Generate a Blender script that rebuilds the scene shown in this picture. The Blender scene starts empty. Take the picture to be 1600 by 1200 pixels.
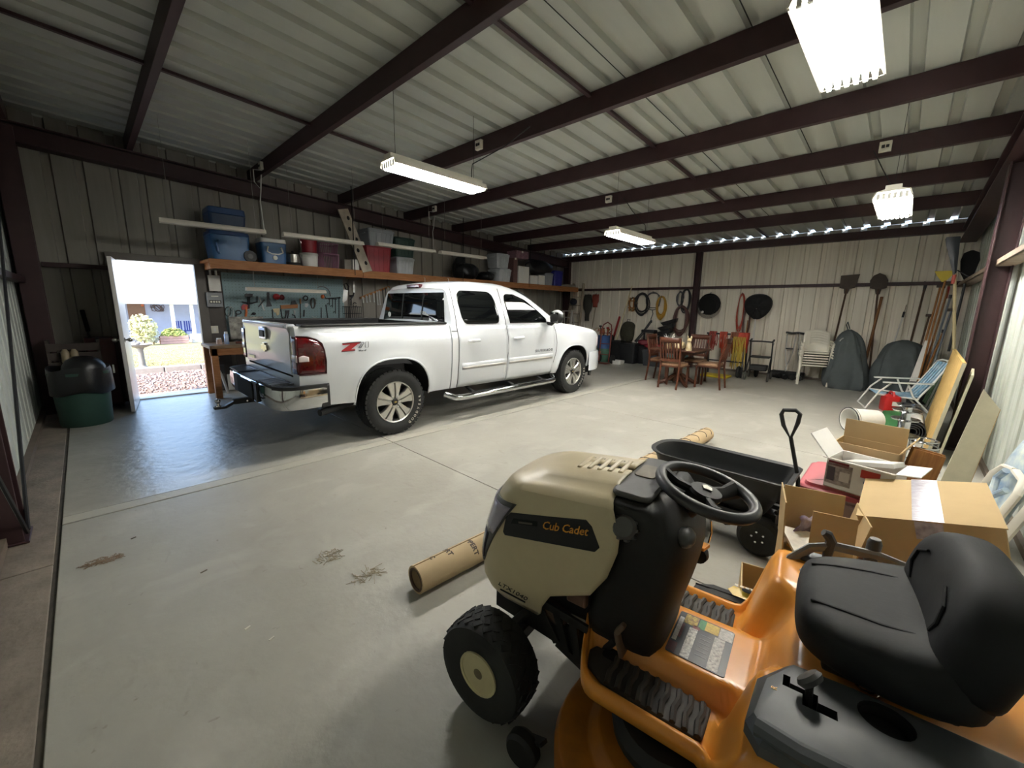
import bpy, bmesh, math, random
from mathutils import Matrix, Vector
R = math.radians
PI = math.pi
random.seed(7)
SC = bpy.context.scene
COL = SC.collection

# ------------------------------------------------------------------ camera, sky, sun, exposure
CAM_H = 1.5226
F_PX = 634.4
cam_d = bpy.data.cameras.new('camera')
cam = bpy.data.objects.new('camera', cam_d)
COL.objects.link(cam)
cam_d.sensor_width = 36.0
cam_d.sensor_fit = 'HORIZONTAL'
cam_d.lens = F_PX * 36.0 / 1600.0
cam_d.clip_start = 0.02
cam_d.clip_end = 400
yaw, pit, rol = R(43.648), R(-10.730), R(-0.974)
fw = Vector((math.cos(pit) * math.cos(yaw), math.cos(pit) * math.sin(yaw), math.sin(pit)))
rt = fw.cross(Vector((0, 0, 1))).normalized()
dn = fw.cross(rt)
r2 = rt * math.cos(rol) + dn * math.sin(rol)
d2 = -rt * math.sin(rol) + dn * math.cos(rol)
mw = Matrix((r2, -d2, -fw)).transposed().to_4x4()
mw.translation = (0, 0, CAM_H)
cam.matrix_world = mw
SC.camera = cam

def seen(px, py, axis, val):
    """where the line of sight through a photograph pixel meets the plane axis=val (used once, to survey the room)"""
    d = r2 * ((px - 800) / F_PX) + d2 * ((py - 600) / F_PX) + fw
    o = Vector((0, 0, CAM_H))
    return o + d * ((val - o[axis]) / d[axis])

SC.view_settings.view_transform = 'Standard'
SC.view_settings.look = 'None'
SC.view_settings.gamma = 1.0
SC.view_settings.use_curve_mapping = False
SC.view_settings.exposure = 1.68
SC.cycles.use_denoising = True
SC.cycles.max_bounces = 8
SC.cycles.diffuse_bounces = 5
SC.cycles.sample_clamp_indirect = 6.0
SC.cycles.caustics_reflective = False
SC.cycles.caustics_refractive = False

TUBE_POWER = 30.0
SKY_POWER = 10.0
SUN_POWER = 3.4

world = bpy.data.worlds.new('world')
SC.world = world
world.use_nodes = True
wn = world.node_tree
sky = wn.nodes.new('ShaderNodeTexSky')
sky.sky_type = 'HOSEK_WILKIE'
sky.sun_direction = (-0.7, -0.2, 0.68)
sky.turbidity = 5.0
bgn = wn.nodes['Background']
wn.links.new(sky.outputs[0], bgn.inputs[0])
bgn.inputs[1].default_value = SKY_POWER
sd = bpy.data.lights.new('sun', 'SUN')
sd.energy = SUN_POWER
sd.angle = R(0.6)
sd.color = (1.0, 0.97, 0.93)
so = bpy.data.objects.new('sun', sd)
COL.objects.link(so)
so.rotation_euler = Vector((-0.7, -0.2, 0.68)).to_track_quat('Z', 'Y').to_euler()
so.location = (4, -4, 20)

# ------------------------------------------------------------------ materials
MATS = {}

def lin(h):
    if isinstance(h, str):
        h = [int(h[i:i + 2], 16) / 255 for i in (0, 2, 4)]
        h = [c / 12.92 if c <= 0.04045 else ((c + 0.055) / 1.055) ** 2.4 for c in h]
    return (h[0], h[1], h[2], 1.0)

def mat(name, col, rough=0.5, metal=0.0, var=0.12, scale=9.0, bump=0.0, spec=0.5, stretch=(1, 1, 1), col2=None, bscale=None, coat=0.0):
    """principled material whose colour and relief vary with noise in the object's own coordinates"""
    if name in MATS:
        return MATS[name]
    m = bpy.data.materials.new(name)
    MATS[name] = m
    m.use_nodes = True
    nt = m.node_tree
    b = nt.nodes['Principled BSDF']
    b.inputs['Roughness'].default_value = rough
    b.inputs['Metallic'].default_value = metal
    b.inputs['Specular IOR Level'].default_value = spec
    if coat:
        b.inputs['Coat Weight'].default_value = coat
        b.inputs['Coat Roughness'].default_value = 0.05
    c = lin(col)
    b.inputs['Base Color'].default_value = c
    if var or bump:
        tc = nt.nodes.new('ShaderNodeTexCoord')
        mp = nt.nodes.new('ShaderNodeMapping')
        mp.inputs['Scale'].default_value = stretch
        nt.links.new(tc.outputs['Object'], mp.inputs[0])
        nz = nt.nodes.new('ShaderNodeTexNoise')
        nz.inputs['Scale'].default_value = scale
        nz.inputs['Detail'].default_value = 5
        nz.inputs['Roughness'].default_value = 0.6
        nt.links.new(mp.outputs[0], nz.inputs['Vector'])
        if var:
            rp = nt.nodes.new('ShaderNodeValToRGB')
            rp.color_ramp.elements[0].position = 0.3
            rp.color_ramp.elements[1].position = 0.7
            d = lin(col2) if col2 else tuple(x * (1 - var) for x in c[:3]) + (1,)
            e = tuple(min(1, x * (1 + var * .6)) for x in c[:3]) + (1,)
            rp.color_ramp.elements[0].color = d
            rp.color_ramp.elements[1].color = e if not col2 else c
            nt.links.new(nz.outputs[0], rp.inputs[0])
            nt.links.new(rp.outputs[0], b.inputs['Base Color'])
        if bump:
            n2 = nz
            if bscale:
                n2 = nt.nodes.new('ShaderNodeTexNoise')
                n2.inputs['Scale'].default_value = bscale
                n2.inputs['Detail'].default_value = 4
                nt.links.new(mp.outputs[0], n2.inputs['Vector'])
            bp = nt.nodes.new('ShaderNodeBump')
            bp.inputs['Strength'].default_value = bump
            bp.inputs['Distance'].default_value = 0.01
            nt.links.new(n2.outputs[0], bp.inputs['Height'])
            nt.links.new(bp.outputs[0], b.inputs['Normal'])
    return m

def wood(name, a, bcol, rough=0.6, axis=0, scale=6):
    st = [14, 14, 14]
    st[axis] = 1.0
    return mat(name, a, rough, 0, 0.3, scale, 0.15, 0.3, tuple(st), bcol)

def glass(name, col, rough=0.05, trans=1.0, ior=1.45):
    m = mat(name, col, rough, 0, 0)
    m.node_tree.nodes['Principled BSDF'].inputs['Transmission Weight'].default_value = trans
    m.node_tree.nodes['Principled BSDF'].inputs['IOR'].default_value = ior
    return m

def emit(name, col, power):
    m = mat(name, col, 0.5, 0, 0)
    b = m.node_tree.nodes['Principled BSDF']
    b.inputs['Emission Color'].default_value = lin(col)
    b.inputs['Emission Strength'].default_value = power
    return m

# ------------------------------------------------------------------ mesh builder
class MB:
    def __init__(s, m=None):
        s.v, s.f = [], []
        s.M = m or Matrix.Identity(4)

    def at(s, x=0, y=0, z=0, rx=0, ry=0, rz=0):
        s.M = Matrix.Translation((x, y, z)) @ Matrix.Rotation(rz, 4, 'Z') @ Matrix.Rotation(ry, 4, 'Y') @ Matrix.Rotation(rx, 4, 'X')
        return s

    def add(s, vs, fs):
        n = len(s.v)
        s.v += [s.M @ Vector(p) for p in vs]
        s.f += [tuple(i + n for i in f) for f in fs]
        return s

    def bx(s, x0, x1, y0, y1, z0, z1):
        return s.add([(x0, y0, z0), (x1, y0, z0), (x1, y1, z0), (x0, y1, z0), (x0, y0, z1), (x1, y0, z1), (x1, y1, z1), (x0, y1, z1)],
                     [(3, 2, 1, 0), (4, 5, 6, 7), (0, 1, 5, 4), (1, 2, 6, 5), (2, 3, 7, 6), (3, 0, 4, 7)])

    def box(s, c, d, rx=0, ry=0, rz=0):
        k = s.M
        s.M = k @ Matrix.Translation(c) @ Matrix.Rotation(rz, 4, 'Z') @ Matrix.Rotation(ry, 4, 'Y') @ Matrix.Rotation(rx, 4, 'X')
        s.bx(-d[0] / 2, d[0] / 2, -d[1] / 2, d[1] / 2, -d[2] / 2, d[2] / 2)
        s.M = k
        return s

    def bar(s, a, b, w, h, up=(0, 0, 1)):
        """rectangular bar from a to b, w wide and h high"""
        a, b = Vector(a), Vector(b)
        d = (b - a).normalized()
        u = Vector(up)
        if abs(d.dot(u)) > .98:
            u = Vector((1, 0, 0))
        x = d.cross(u).normalized() * (w / 2)
        y = x.cross(d).normalized() * (h / 2)
        ps = [p + i * x + j * y for p in (a, b) for i, j in ((-1, -1), (1, -1), (1, 1), (-1, 1))]
        return s.add(ps, [(3, 2, 1, 0), (4, 5, 6, 7), (0, 1, 5, 4), (1, 2, 6, 5), (2, 3, 7, 6), (3, 0, 4, 7)])

    def loft(s, rings, cap=True, closed=True, wrap=False):
        n = len(rings[0])
        vs = [p for r in rings for p in r]
        fs = []
        m = len(rings)
        for i in range(m if wrap else m - 1):
            for j in range(n if closed else n - 1):
                a, b = i * n + j, i * n + (j + 1) % n
                c, d = ((i + 1) % m) * n + (j + 1) % n, ((i + 1) % m) * n + j
                fs.append((a, b, c, d))
        if cap and not wrap:
            fs.append(tuple(range(n))[::-1])
            fs.append(tuple((m - 1) * n + j for j in range(n)))
        return s.add(vs, fs)

    def cyl(s, a, b, r, r2=None, n=12, cap=True):
        return s.tube([a, b], [r, r if r2 is None else r2], n, cap=cap)

    def tube(s, pts, r, n=8, closed=False, cap=True, flat=1.0):
        pts = [Vector(p) for p in pts]
        m = len(pts)
        rs = r if isinstance(r, (list, tuple)) else [r] * m
        tang = []
        for i in range(m):
            if closed:
                t = pts[(i + 1) % m] - pts[i - 1]
            else:
                t = pts[min(i + 1, m - 1)] - pts[max(i - 1, 0)]
            tang.append(t.normalized() if t.length > 1e-9 else Vector((0, 0, 1)))
        u = tang[0].orthogonal().normalized()
        rings = []
        for i in range(m):
            t = tang[i]
            u = (u - t * u.dot(t))
            u = u.normalized() if u.length > 1e-6 else t.orthogonal().normalized()
            w = t.cross(u)
            rings.append([pts[i] + (u * math.cos(2 * PI * k / n) + w * math.sin(2 * PI * k / n) * flat) * rs[i] for k in range(n)])
        return s.loft(rings, cap, True, closed)

    def lathe(s, prof, n=20, c=(0, 0, 0), axis='z', cap=True, sx=1, sy=1):
        rings = []
        for r, z in prof:
            ring = []
            for k in range(n):
                a = 2 * PI * k / n
                p = (r * math.cos(a) * sx, r * math.sin(a) * sy, z)
                if axis == 'y':
                    p = (p[0], p[2], -p[1])
                elif axis == 'x':
                    p = (p[2], p[0], p[1])
                ring.append(tuple(p[i] + c[i] for i in range(3)))
            rings.append(ring)
        return s.loft(rings, cap)

    def ball(s, c, r, n=12, m=8):
        if not isinstance(r, (tuple, list)):
            r = (r, r, r)
        prof = [(max(1e-4, math.sin(PI * i / m)), -math.cos(PI * i / m)) for i in range(m + 1)]
        rings = [[(c[0] + q * math.cos(2 * PI * k / n) * r[0], c[1] + q * math.sin(2 * PI * k / n) * r[1], c[2] + z * r[2]) for k in range(n)] for q, z in prof]
        return s.loft(rings)

    def prism(s, poly, a, b, plane='xz'):
        """extrude a 2-D polygon between a and b along the missing axis"""
        def P(p, t):
            return {'xz': (p[0], t, p[1]), 'xy': (p[0], p[1], t), 'yz': (t, p[0], p[1])}[plane]
        return s.loft([[P(p, a) for p in poly], [P(p, b) for p in poly]])

    def grid(s, f, nu, nv):
        """surface patch f(u,v), u and v in 0..1"""
        vs = [f(i / nu, j / nv) for i in range(nu + 1) for j in range(nv + 1)]
        fs = [(i * (nv + 1) + j, (i + 1) * (nv + 1) + j, (i + 1) * (nv + 1) + j + 1, i * (nv + 1) + j + 1) for i in range(nu) for j in range(nv)]
        return s.add(vs, fs)

    def mesh(s, name, m, smooth=35):
        me = bpy.data.meshes.new(name)
        me.from_pydata([tuple(p) for p in s.v], [], s.f)
        bm = bmesh.new()
        bm.from_mesh(me)
        bmesh.ops.recalc_face_normals(bm, faces=bm.faces)
        bm.to_mesh(me)
        bm.free()
        if smooth:
            me.shade_smooth()
            me.set_sharp_from_angle(angle=R(smooth))
        if m:
            me.materials.append(m)
        return me

    def build(s, name, m, parent=None, smooth=35, bev=0.0, sub=0, thick=0.0, loc=None, rot=None, segs=2):
        o = bpy.data.objects.new(name, s.mesh(name, m, smooth))
        COL.objects.link(o)
        if parent:
            o.parent = parent
        if loc:
            o.location = loc
        if rot:
            o.rotation_euler = rot
        if thick:
            k = o.modifiers.new('thick', 'SOLIDIFY')
            k.thickness = thick
            k.offset = 0
        if bev:
            k = o.modifiers.new('bevel', 'BEVEL')
            k.width = bev
            k.segments = segs
            k.limit_method = 'ANGLE'
            k.harden_normals = False
        if sub:
            k = o.modifiers.new('sub', 'SUBSURF')
            k.levels = sub
            k.render_levels = sub
        return o

def tag(o, label=None, cat=None, group=None, kind=None):
    for k, val in (('label', label), ('category', cat), ('group', group), ('kind', kind)):
        if val:
            o[k] = val
    return o

def thing(name, label, cat, loc=(0, 0, 0), rz=0, group=None, rot=None):
    o = bpy.data.objects.new(name, None)
    COL.objects.link(o)
    o.location = loc
    o.rotation_euler = rot or (0, 0, rz)
    o.empty_display_size = .1
    return tag(o, label, cat, group)

def dup(o, loc=None, rz=None, label=None, group=None, rot=None, parent=None):
    c = o.copy()
    COL.objects.link(c)
    if parent:
        c.parent = parent
    for ch in list(o.children):
        dup(ch, parent=c)
    if loc is not None:
        c.location = loc
    if rz is not None:
        c.rotation_euler = (0, 0, rz)
    if rot is not None:
        c.rotation_euler = rot
    if label:
        c['label'] = label
    if group:
        c['group'] = group
    return c

def text_mesh(body, size, ext=0.001, shear=0.0, spacing=1.0, bold=0.0):
    cu = bpy.data.curves.new('lettering', 'FONT')
    cu.body = body
    cu.size = size
    cu.extrude = ext
    cu.align_x = 'CENTER'
    cu.align_y = 'CENTER'
    cu.shear = shear
    cu.space_character = spacing
    cu.resolution_u = 2
    cu.offset = bold
    o = bpy.data.objects.new('lettering', cu)
    COL.objects.link(o)
    bpy.context.view_layer.update()
    me = bpy.data.meshes.new_from_object(o.evaluated_get(bpy.context.evaluated_depsgraph_get()))
    bpy.data.objects.remove(o)
    return me

def text(name, body, size, m, parent, loc, rot, ext=0.001, shear=0.0, spacing=1.0):
    """one word as flat raised letters"""
    me = text_mesh(body, size, ext, shear, spacing)
    me.materials.clear()
    me.materials.append(m)
    o = bpy.data.objects.new(name, me)
    COL.objects.link(o)
    o.parent = parent
    o.location = loc
    o.rotation_euler = rot
    return o

def arc(c, r, a0, a1, n, ax='xz', r2=None):
    out = []
    for i in range(n + 1):
        a = a0 + (a1 - a0) * i / n
        x, y = r * math.cos(a), (r2 or r) * math.sin(a)
        out.append({'xz': (c[0] + x, c[1], c[2] + y), 'xy': (c[0] + x, c[1] + y, c[2]), 'yz': (c[0], c[1] + x, c[2] + y)}[ax])
    return out

def ring(c, r, n=24, ax='xz', r2=None):
    return arc(c, r, 0, 2 * PI * (n - 1) / n, n - 1, ax, r2)

def rrect(w, h, r, n=3, c=(0, 0)):
    out = []
    for cx, cy, a in ((w / 2 - r, h / 2 - r, 0), (-w / 2 + r, h / 2 - r, PI / 2), (-w / 2 + r, -h / 2 + r, PI), (w / 2 - r, -h / 2 + r, 1.5 * PI)):
        for i in range(n + 1):
            t = a + PI / 2 * i / n
            out.append((c[0] + cx + r * math.cos(t), c[1] + cy + r * math.sin(t)))
    return out

def lerp(a, b, t):
    return a + (b - a) * t

def interp(x, pts):
    """piecewise linear through sorted (x, y) pairs"""
    if x <= pts[0][0]:
        return pts[0][1]
    for (a, p), (b, q) in zip(pts, pts[1:]):
        if x <= b:
            return p + (q - p) * (x - a) / (b - a)
    return pts[-1][1]

def smooth_interp(x, pts):
    """monotone-ish cubic through sorted (x, y) pairs"""
    if x <= pts[0][0]:
        return pts[0][1]
    if x >= pts[-1][0]:
        return pts[-1][1]
    n = len(pts)
    for i in range(n - 1):
        if x <= pts[i + 1][0]:
            break
    def slope(k):
        if k == 0 or k == n - 1:
            return 0 if n > 2 and False else ((pts[min(k + 1, n - 1)][1] - pts[max(k - 1, 0)][1]) / (pts[min(k + 1, n - 1)][0] - pts[max(k - 1, 0)][0]))
        a = (pts[k][1] - pts[k - 1][1]) / (pts[k][0] - pts[k - 1][0])
        b = (pts[k + 1][1] - pts[k][1]) / (pts[k + 1][0] - pts[k][0])
        return 0 if a * b <= 0 else 2 * a * b / (a + b)
    x0, y0 = pts[i]
    x1, y1 = pts[i + 1]
    h = x1 - x0
    t = (x - x0) / h
    return ((2 * t ** 3 - 3 * t * t + 1) * y0 + (t ** 3 - 2 * t * t + t) * h * slope(i) + (-2 * t ** 3 + 3 * t * t) * y1 + (t ** 3 - t * t) * h * slope(i + 1))

# ------------------------------------------------------------------ the building
XB, YD, YR, XF = 11.4, 8.5, -0.78, -0.55      # back wall, door wall, right wall, front wall

def zb(x):                                     # underside of the purlins
    return 3.05 + 0.0514 * (11.5 - x)

def zr(x):                                     # roof sheet
    return zb(x) + 0.205

CONC = mat('concrete', 'a3a198', 0.5, 0, 0.10, 1.3, 0.25, 0.35, col2='96938a', bscale=22)
nt = CONC.node_tree                            # scuffs and mottling on the slab
pb = nt.nodes['Principled BSDF']
src = pb.inputs['Base Color'].links[0].from_socket
tc = nt.nodes.new('ShaderNodeTexCoord')
def noise_mask(scale, lo, hi, stretch=(1, 1, 1), detail=6, rotz=0):
    mp = nt.nodes.new('ShaderNodeMapping')
    mp.inputs['Scale'].default_value = stretch
    mp.inputs['Rotation'].default_value = (0, 0, rotz)
    nt.links.new(tc.outputs['Object'], mp.inputs[0])
    n = nt.nodes.new('ShaderNodeTexNoise')
    n.inputs['Scale'].default_value = scale
    n.inputs['Detail'].default_value = detail
    n.inputs['Distortion'].default_value = 0.6
    nt.links.new(mp.outputs[0], n.inputs[0])
    r = nt.nodes.new('ShaderNodeMapRange')
    r.inputs[1].default_value = lo
    r.inputs[2].default_value = hi
    nt.links.new(n.outputs[0], r.inputs[0])
    return r.outputs[0]
def blend(src, col, fac, amount):
    mx = nt.nodes.new('ShaderNodeMix')
    mx.data_type = 'RGBA'
    mm = nt.nodes.new('ShaderNodeMath')
    mm.operation = 'MULTIPLY'
    mm.inputs[1].default_value = amount
    nt.links.new(fac, mm.inputs[0])
    nt.links.new(mm.outputs[0], mx.inputs[0])
    nt.links.new(src, mx.inputs[6])
    mx.inputs[7].default_value = lin(col)
    return mx.outputs[2]
src = blend(src, 'd2d0c8', noise_mask(1.8, 0.54, 0.74, (1, 1.4, 1), 9, .5), 0.22)
src = blend(src, '8d897e', noise_mask(5.0, 0.62, 0.74, (2.5, 1, 1), 8, .9), 0.45)
src = blend(src, '6d6455', noise_mask(16, 0.70, 0.76, (1, 1, 1), 3), 0.5)
nt.links.new(src, pb.inputs['Base Color'])
EDGE = mat('edge concrete', '7d7369', 0.75, 0, 0.3, 4, 0.5, 0.2, bscale=30)
PALEC = mat('pale concrete band', 'a9a69b', 0.5, 0, 0.1, 3, 0.2, 0.35, bscale=22)
BAY = CONC.copy()                              # the truck bay is trowelled smoother
BAY.name = 'trowelled concrete'
bp_ = BAY.node_tree.nodes['Principled BSDF']
bp_.inputs['Roughness'].default_value = 0.33
bp_.inputs['Specular IOR Level'].default_value = 0.5
for n_ in BAY.node_tree.nodes:
    if n_.type == 'BUMP':
        n_.inputs['Strength'].default_value = 0.6
        tn = n_.inputs['Height'].links[0].from_node
        tn.inputs['Scale'].default_value = 9
JOINT = mat('dirt in joint', '4a443c', 0.9, 0, 0.3, 20)
STEEL = mat('red oxide steel', '382224', 0.5, 0, 0.18, 6, 0.05, 0.4)
CEIL = mat('ceiling sheet', 'b4b6ae', 0.5, 0, 0.07, 2.0, 0, 0.4, (0.3, 3, 1))
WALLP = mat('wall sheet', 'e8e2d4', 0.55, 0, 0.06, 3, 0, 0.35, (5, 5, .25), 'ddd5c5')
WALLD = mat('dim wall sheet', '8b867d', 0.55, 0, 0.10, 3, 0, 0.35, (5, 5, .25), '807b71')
WALLR = mat('right wall sheet', 'ccd1c9', 0.5, 0, 0.10, 4, 0, 0.4, (6, 6, .3), 'b4b9b0')
# rust streaks running down from the eave of the back wall
nt = WALLP.node_tree
pb = nt.nodes['Principled BSDF']
tc = nt.nodes.new('ShaderNodeTexCoord')
src = pb.inputs['Base Color'].links[0].from_socket
src = blend(src, '8a6a5c', noise_mask(2.5, 0.52, 0.75, (1, 5, .2), 4), 0.3)
nt.links.new(src, pb.inputs['Base Color'])

floor = tag(bpy.data.objects.new('floor', MB().bx(XF - .2, XB + .2, YR - .2, YD + .12, -.25, -.012).mesh('floor', JOINT)), 'grey concrete floor of the metal garage with saw cut joints', None, None, 'structure')
COL.objects.link(floor)
xs = [-.28, 2.25, 5.35, 8.4, XB + .1]
ys = [YR - .1, 3.98, 4.13, YD + .1]
for i in range(4):
    for j in range(3):
        g = .0035
        MB().bx(xs[i] + g, xs[i + 1] - g, ys[j] + (.014 if j == 1 else .001 if j == 2 else g), ys[j + 1] - (g if j != 1 else .001), -.1, 0).build('slab', (CONC, PALEC, BAY)[j], floor, bev=.004)
for y0, y1 in ((YR - .1, 3.4), (3.41, YD + .1)):
    MB().bx(XF - .1, -.30, y0, y1, -.1, -.004).build('edge_strip', EDGE, floor, bev=.004)

def profile(w, depth, ribs=3):
    """cross section of one ribbed sheet: (distance along, depth outward)"""
    p = [(0, 0)]
    for k in range(ribs):
        c = w * (k + .5) / ribs
        p += [(c - .05, 0), (c - .038, depth), (c + .038, depth), (c + .05, 0)]
    p.append((w, 0))
    return p

def sheet(fn, w, depth, m, parent, nt_=1):
    pr_ = profile(w, depth)
    mb = MB()
    mb.grid(lambda u, v: fn(pr_[round(u * (len(pr_) - 1))], v), len(pr_) - 1, nt_)
    o = mb.build('panel', m, parent, smooth=0)
    return o

PW = .914
walls = {}
for nm, lb in (('wall_left', 'ribbed metal wall with the open side door and the tool board'), ('wall_back', 'far ribbed metal wall hung with hoses and nets'),
               ('wall_right', 'pale ribbed metal wall behind the boxes and plywood'), ('wall_front', 'ribbed metal wall at the left edge of the picture')):
    walls[nm] = tag(thing(nm, lb, None), kind='structure')
OX0, OX1, OZ = .42, 1.34, 2.11
x = XF
while x < XB - .01:
    x1 = min(x + PW, XB)
    spans = [(x, x1, 0)]
    if x < OX1 and x1 > OX0:
        spans = []
        if x < OX0: spans.append((x, OX0, 0))
        spans.append((max(x, OX0), min(x1, OX1), OZ))
        if x1 > OX1: spans.append((OX1, x1, 0))
    for a, b, z0 in spans:
        if b - a < .3:
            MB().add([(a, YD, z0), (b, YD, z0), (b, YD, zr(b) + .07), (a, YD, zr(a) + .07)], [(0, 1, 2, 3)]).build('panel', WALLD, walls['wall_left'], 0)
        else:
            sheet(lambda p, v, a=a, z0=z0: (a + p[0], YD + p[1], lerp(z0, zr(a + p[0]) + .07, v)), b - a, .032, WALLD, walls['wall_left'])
    x = x1
y = YR
while y < YD - .01:
    w = min(PW, YD - y)
    sheet(lambda p, v, y=y: (XB + p[1], y + p[0], lerp(0, zr(XB) - .003, v)), w, .042, WALLP, walls['wall_back'])
    sheet(lambda p, v, y=y: (XF - p[1], y + p[0], lerp(0, zr(XF) + .07, v)), w, .032, WALLR, walls['wall_front'])
    y += PW
x = XF
while x < XB - .01:
    w = min(PW, XB - x)
    sheet(lambda p, v, x=x: (x + p[0], YR - p[1], lerp(0, zr(x + p[0]) + .07, v)), w, .032, WALLR, walls['wall_right'])
    x += PW
ceiling = tag(thing('ceiling', 'pale ribbed metal roof sheets over dark red purlins', None), kind='structure')
y = YR - .05
while y < YD + .05:
    sheet(lambda p, v, y=y: (lerp(XF - .1, XB + .012, v), y + p[0], zr(lerp(XF - .1, XB + .012, v)) + p[1]), PW, .05, CEIL, ceiling)
    y += PW

def beam(name, mb, label, m=STEEL):
    o = mb.build(name, m, None, smooth=0, bev=.004)
    return tag(o, label, None, None, 'structure')

purl = [('purlin', .74), ('purlin', 2.27), ('purlin', 3.82), ('purlin', 5.3), ('purlin', 6.66), ('purlin', 8.08), ('purlin', 9.5)]
for k, (n, x) in enumerate(purl):
    z = zb(x)
    cs = [(-.035, 0), (.035, 0), (.035, .02), (.028, .02), (.028, .008), (-.027, .008), (-.027, .192), (.028, .192), (.028, .18), (.035, .18), (.035, .2), (-.035, .2)]
    beam('roof_beam', MB().prism([(x + a, z + b) for a, b in cs], YR + .02, YD - .02), 'dark red steel purlin running across the roof, number %d from the front wall' % (k + 1))
beam('roof_beam', MB().bx(11.18, 11.34, YR + .02, YD - .02, 3.0, 3.155), 'dark red eave beam along the top of the back wall')
def rafter(y0, y1, drop, label):
    xa, xb_ = XF + .02, XB - .06
    mb = MB()
    for (a, b) in ((0, .02), (drop - .02, drop)):
        mb.add([(xx, yy, zb(xx) + .0 - zz) for xx in (xa, xb_) for yy in (y0, y1) for zz in (a, b)], [(0, 1, 3, 2), (4, 6, 7, 5), (0, 4, 5, 1), (2, 3, 7, 6), (0, 2, 6, 4), (1, 5, 7, 3)])
    c = (y0 + y1) / 2
    mb.add([(xx, yy, zb(xx) - zz) for xx in (xa, xb_) for yy in (c - .012, c + .012) for zz in (.01, drop - .01)], [(0, 1, 3, 2), (4, 6, 7, 5), (0, 4, 5, 1), (2, 3, 7, 6), (0, 2, 6, 4), (1, 5, 7, 3)])
    return beam('rafter_beam', mb, label)
rafter(8.22, 8.44, .24, 'dark red sloping rafter along the top of the door wall')
rafter(-.72, -.5, .24, 'dark red sloping rafter along the top of the right wall')
beam('rafter_beam', MB().bx(XF + .02, XF + .2, YR + .05, YD - .05, zb(XF) - .02, zb(XF) + .18), 'dark red beam along the top of the front wall')
def column(x0, x1, y0, y1, z1, label):
    mb = MB().bx(x0, x1, y0, y0 + .014, 0, z1).bx(x0, x1, y1 - .014, y1, 0, z1).bx((x0 + x1) / 2 - .01, (x0 + x1) / 2 + .01, y0 + .01, y1 - .01, 0, z1).bx(x0 - .02, x1 + .02, y0 - .02, y1 + .02, 0, .012)
    beam('column', mb, label)
column(11.2, 11.34, 4.03, 4.17, 3.0, 'dark red steel post in the middle of the back wall')
column(11.2, 11.34, 8.2, 8.4, 3.0, 'dark red corner post behind the long shelf')
column(6.68, 6.86, -.72, -.54, zb(6.8) - .24, 'dark red steel post on the right wall by the plywood')
column(XF + .04, XF + .24, 8.12, 8.4, zb(XF) - .1, 'dark red corner post beside the trash can')
column(XF + .02, XF + .12, 3.84, 4.06, zb(XF) - .02, 'dark steel post on the front wall at the left edge')
beam('girt', MB().bx(11.3, 11.39, YR, YD, 2.07, 2.135), 'dark red rail along the back wall')
beam('girt', MB().bx(-.3, .36, 8.38, 8.48, 1.95, 2.01), 'dark red rail left of the side door')
beam('girt', MB().bx(XF + .01, XF + .1, YR, YD, 1.72, 1.79), 'dark rail along the front wall')
GIRT = mat('lit brown girt', '93806e', 0.6, 0, 0.3, 8)  # light falling on the rail from above is put into this paler brown
beam('girt', MB().bx(XF, XB, -.72, -.60, 2.03, 2.05).bx(XF, XB, -.74, -.72, 2.03, 2.13).bx(XF, XB, -.615, -.60, 2.03, 2.10), 'long rail along the right wall, coloured light brown as if lit from above', GIRT)
for y in (2.6, 5.65):
    mb = MB()
    mb.bar((XF, y, zb(XF) + .17), (XB - .1, y, zb(XB) + .17), .045, .03)
    beam('bridging_angle', mb, 'thin dark brace running up the roof, %s' % ('nearer the lamps' if y < 4 else 'nearer the door wall'))
WIRE = mat('black wire', '1a1918', 0.6, 0, 0)
for y in (2.2, 1.15):
    beam('guy_wire', MB().tube([(XF, y, zr(XF) - .02), (XB, y, zr(XB) - .02)], .005, 5), 'thin wire under the roof sheets, %s' % ('beside the brace' if y > 2 else 'by the nearest lamp'), WIRE)
for y0, y1, z1 in ((3.95, 6.2, 2.4), (3.9, 1.8, 2.2)):
    tag(MB().tube([(XF + .13, y0, .04), (XF + .13, y1, z1)], .011, 6).build('brace_rod', mat('dark rod', '2b2c30', .5, .3, .1)), 'thin diagonal brace rod on the front wall%s' % (' running toward the trash can' if y1 > 4 else ' running toward the camera'), None, None, 'structure')
for nm, d in (('baseboard_left', (XF, XB, YD - .03, YD + .0, 0, .05)), ('baseboard_back', (XB - .03, XB, YR, YD, 0, .05)), ('baseboard_right', (XF, XB, YR, YR + .03, 0, .05)), ('baseboard_front', (XF, XF + .05, YR, YD, 0, .06))):
    a = d
    if nm == 'baseboard_left':
        mb = MB().bx(XF, OX0 - .05, a[2], a[3], 0, .05).bx(OX1 + .05, XB, a[2], a[3], 0, .05)
    else:
        mb = MB().bx(*a)
    tag(mb.build(nm, mat('base angle', '6b5f54', .7, 0, .2)), 'dull metal base angle under the wall sheets', None, None, 'structure')

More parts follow.
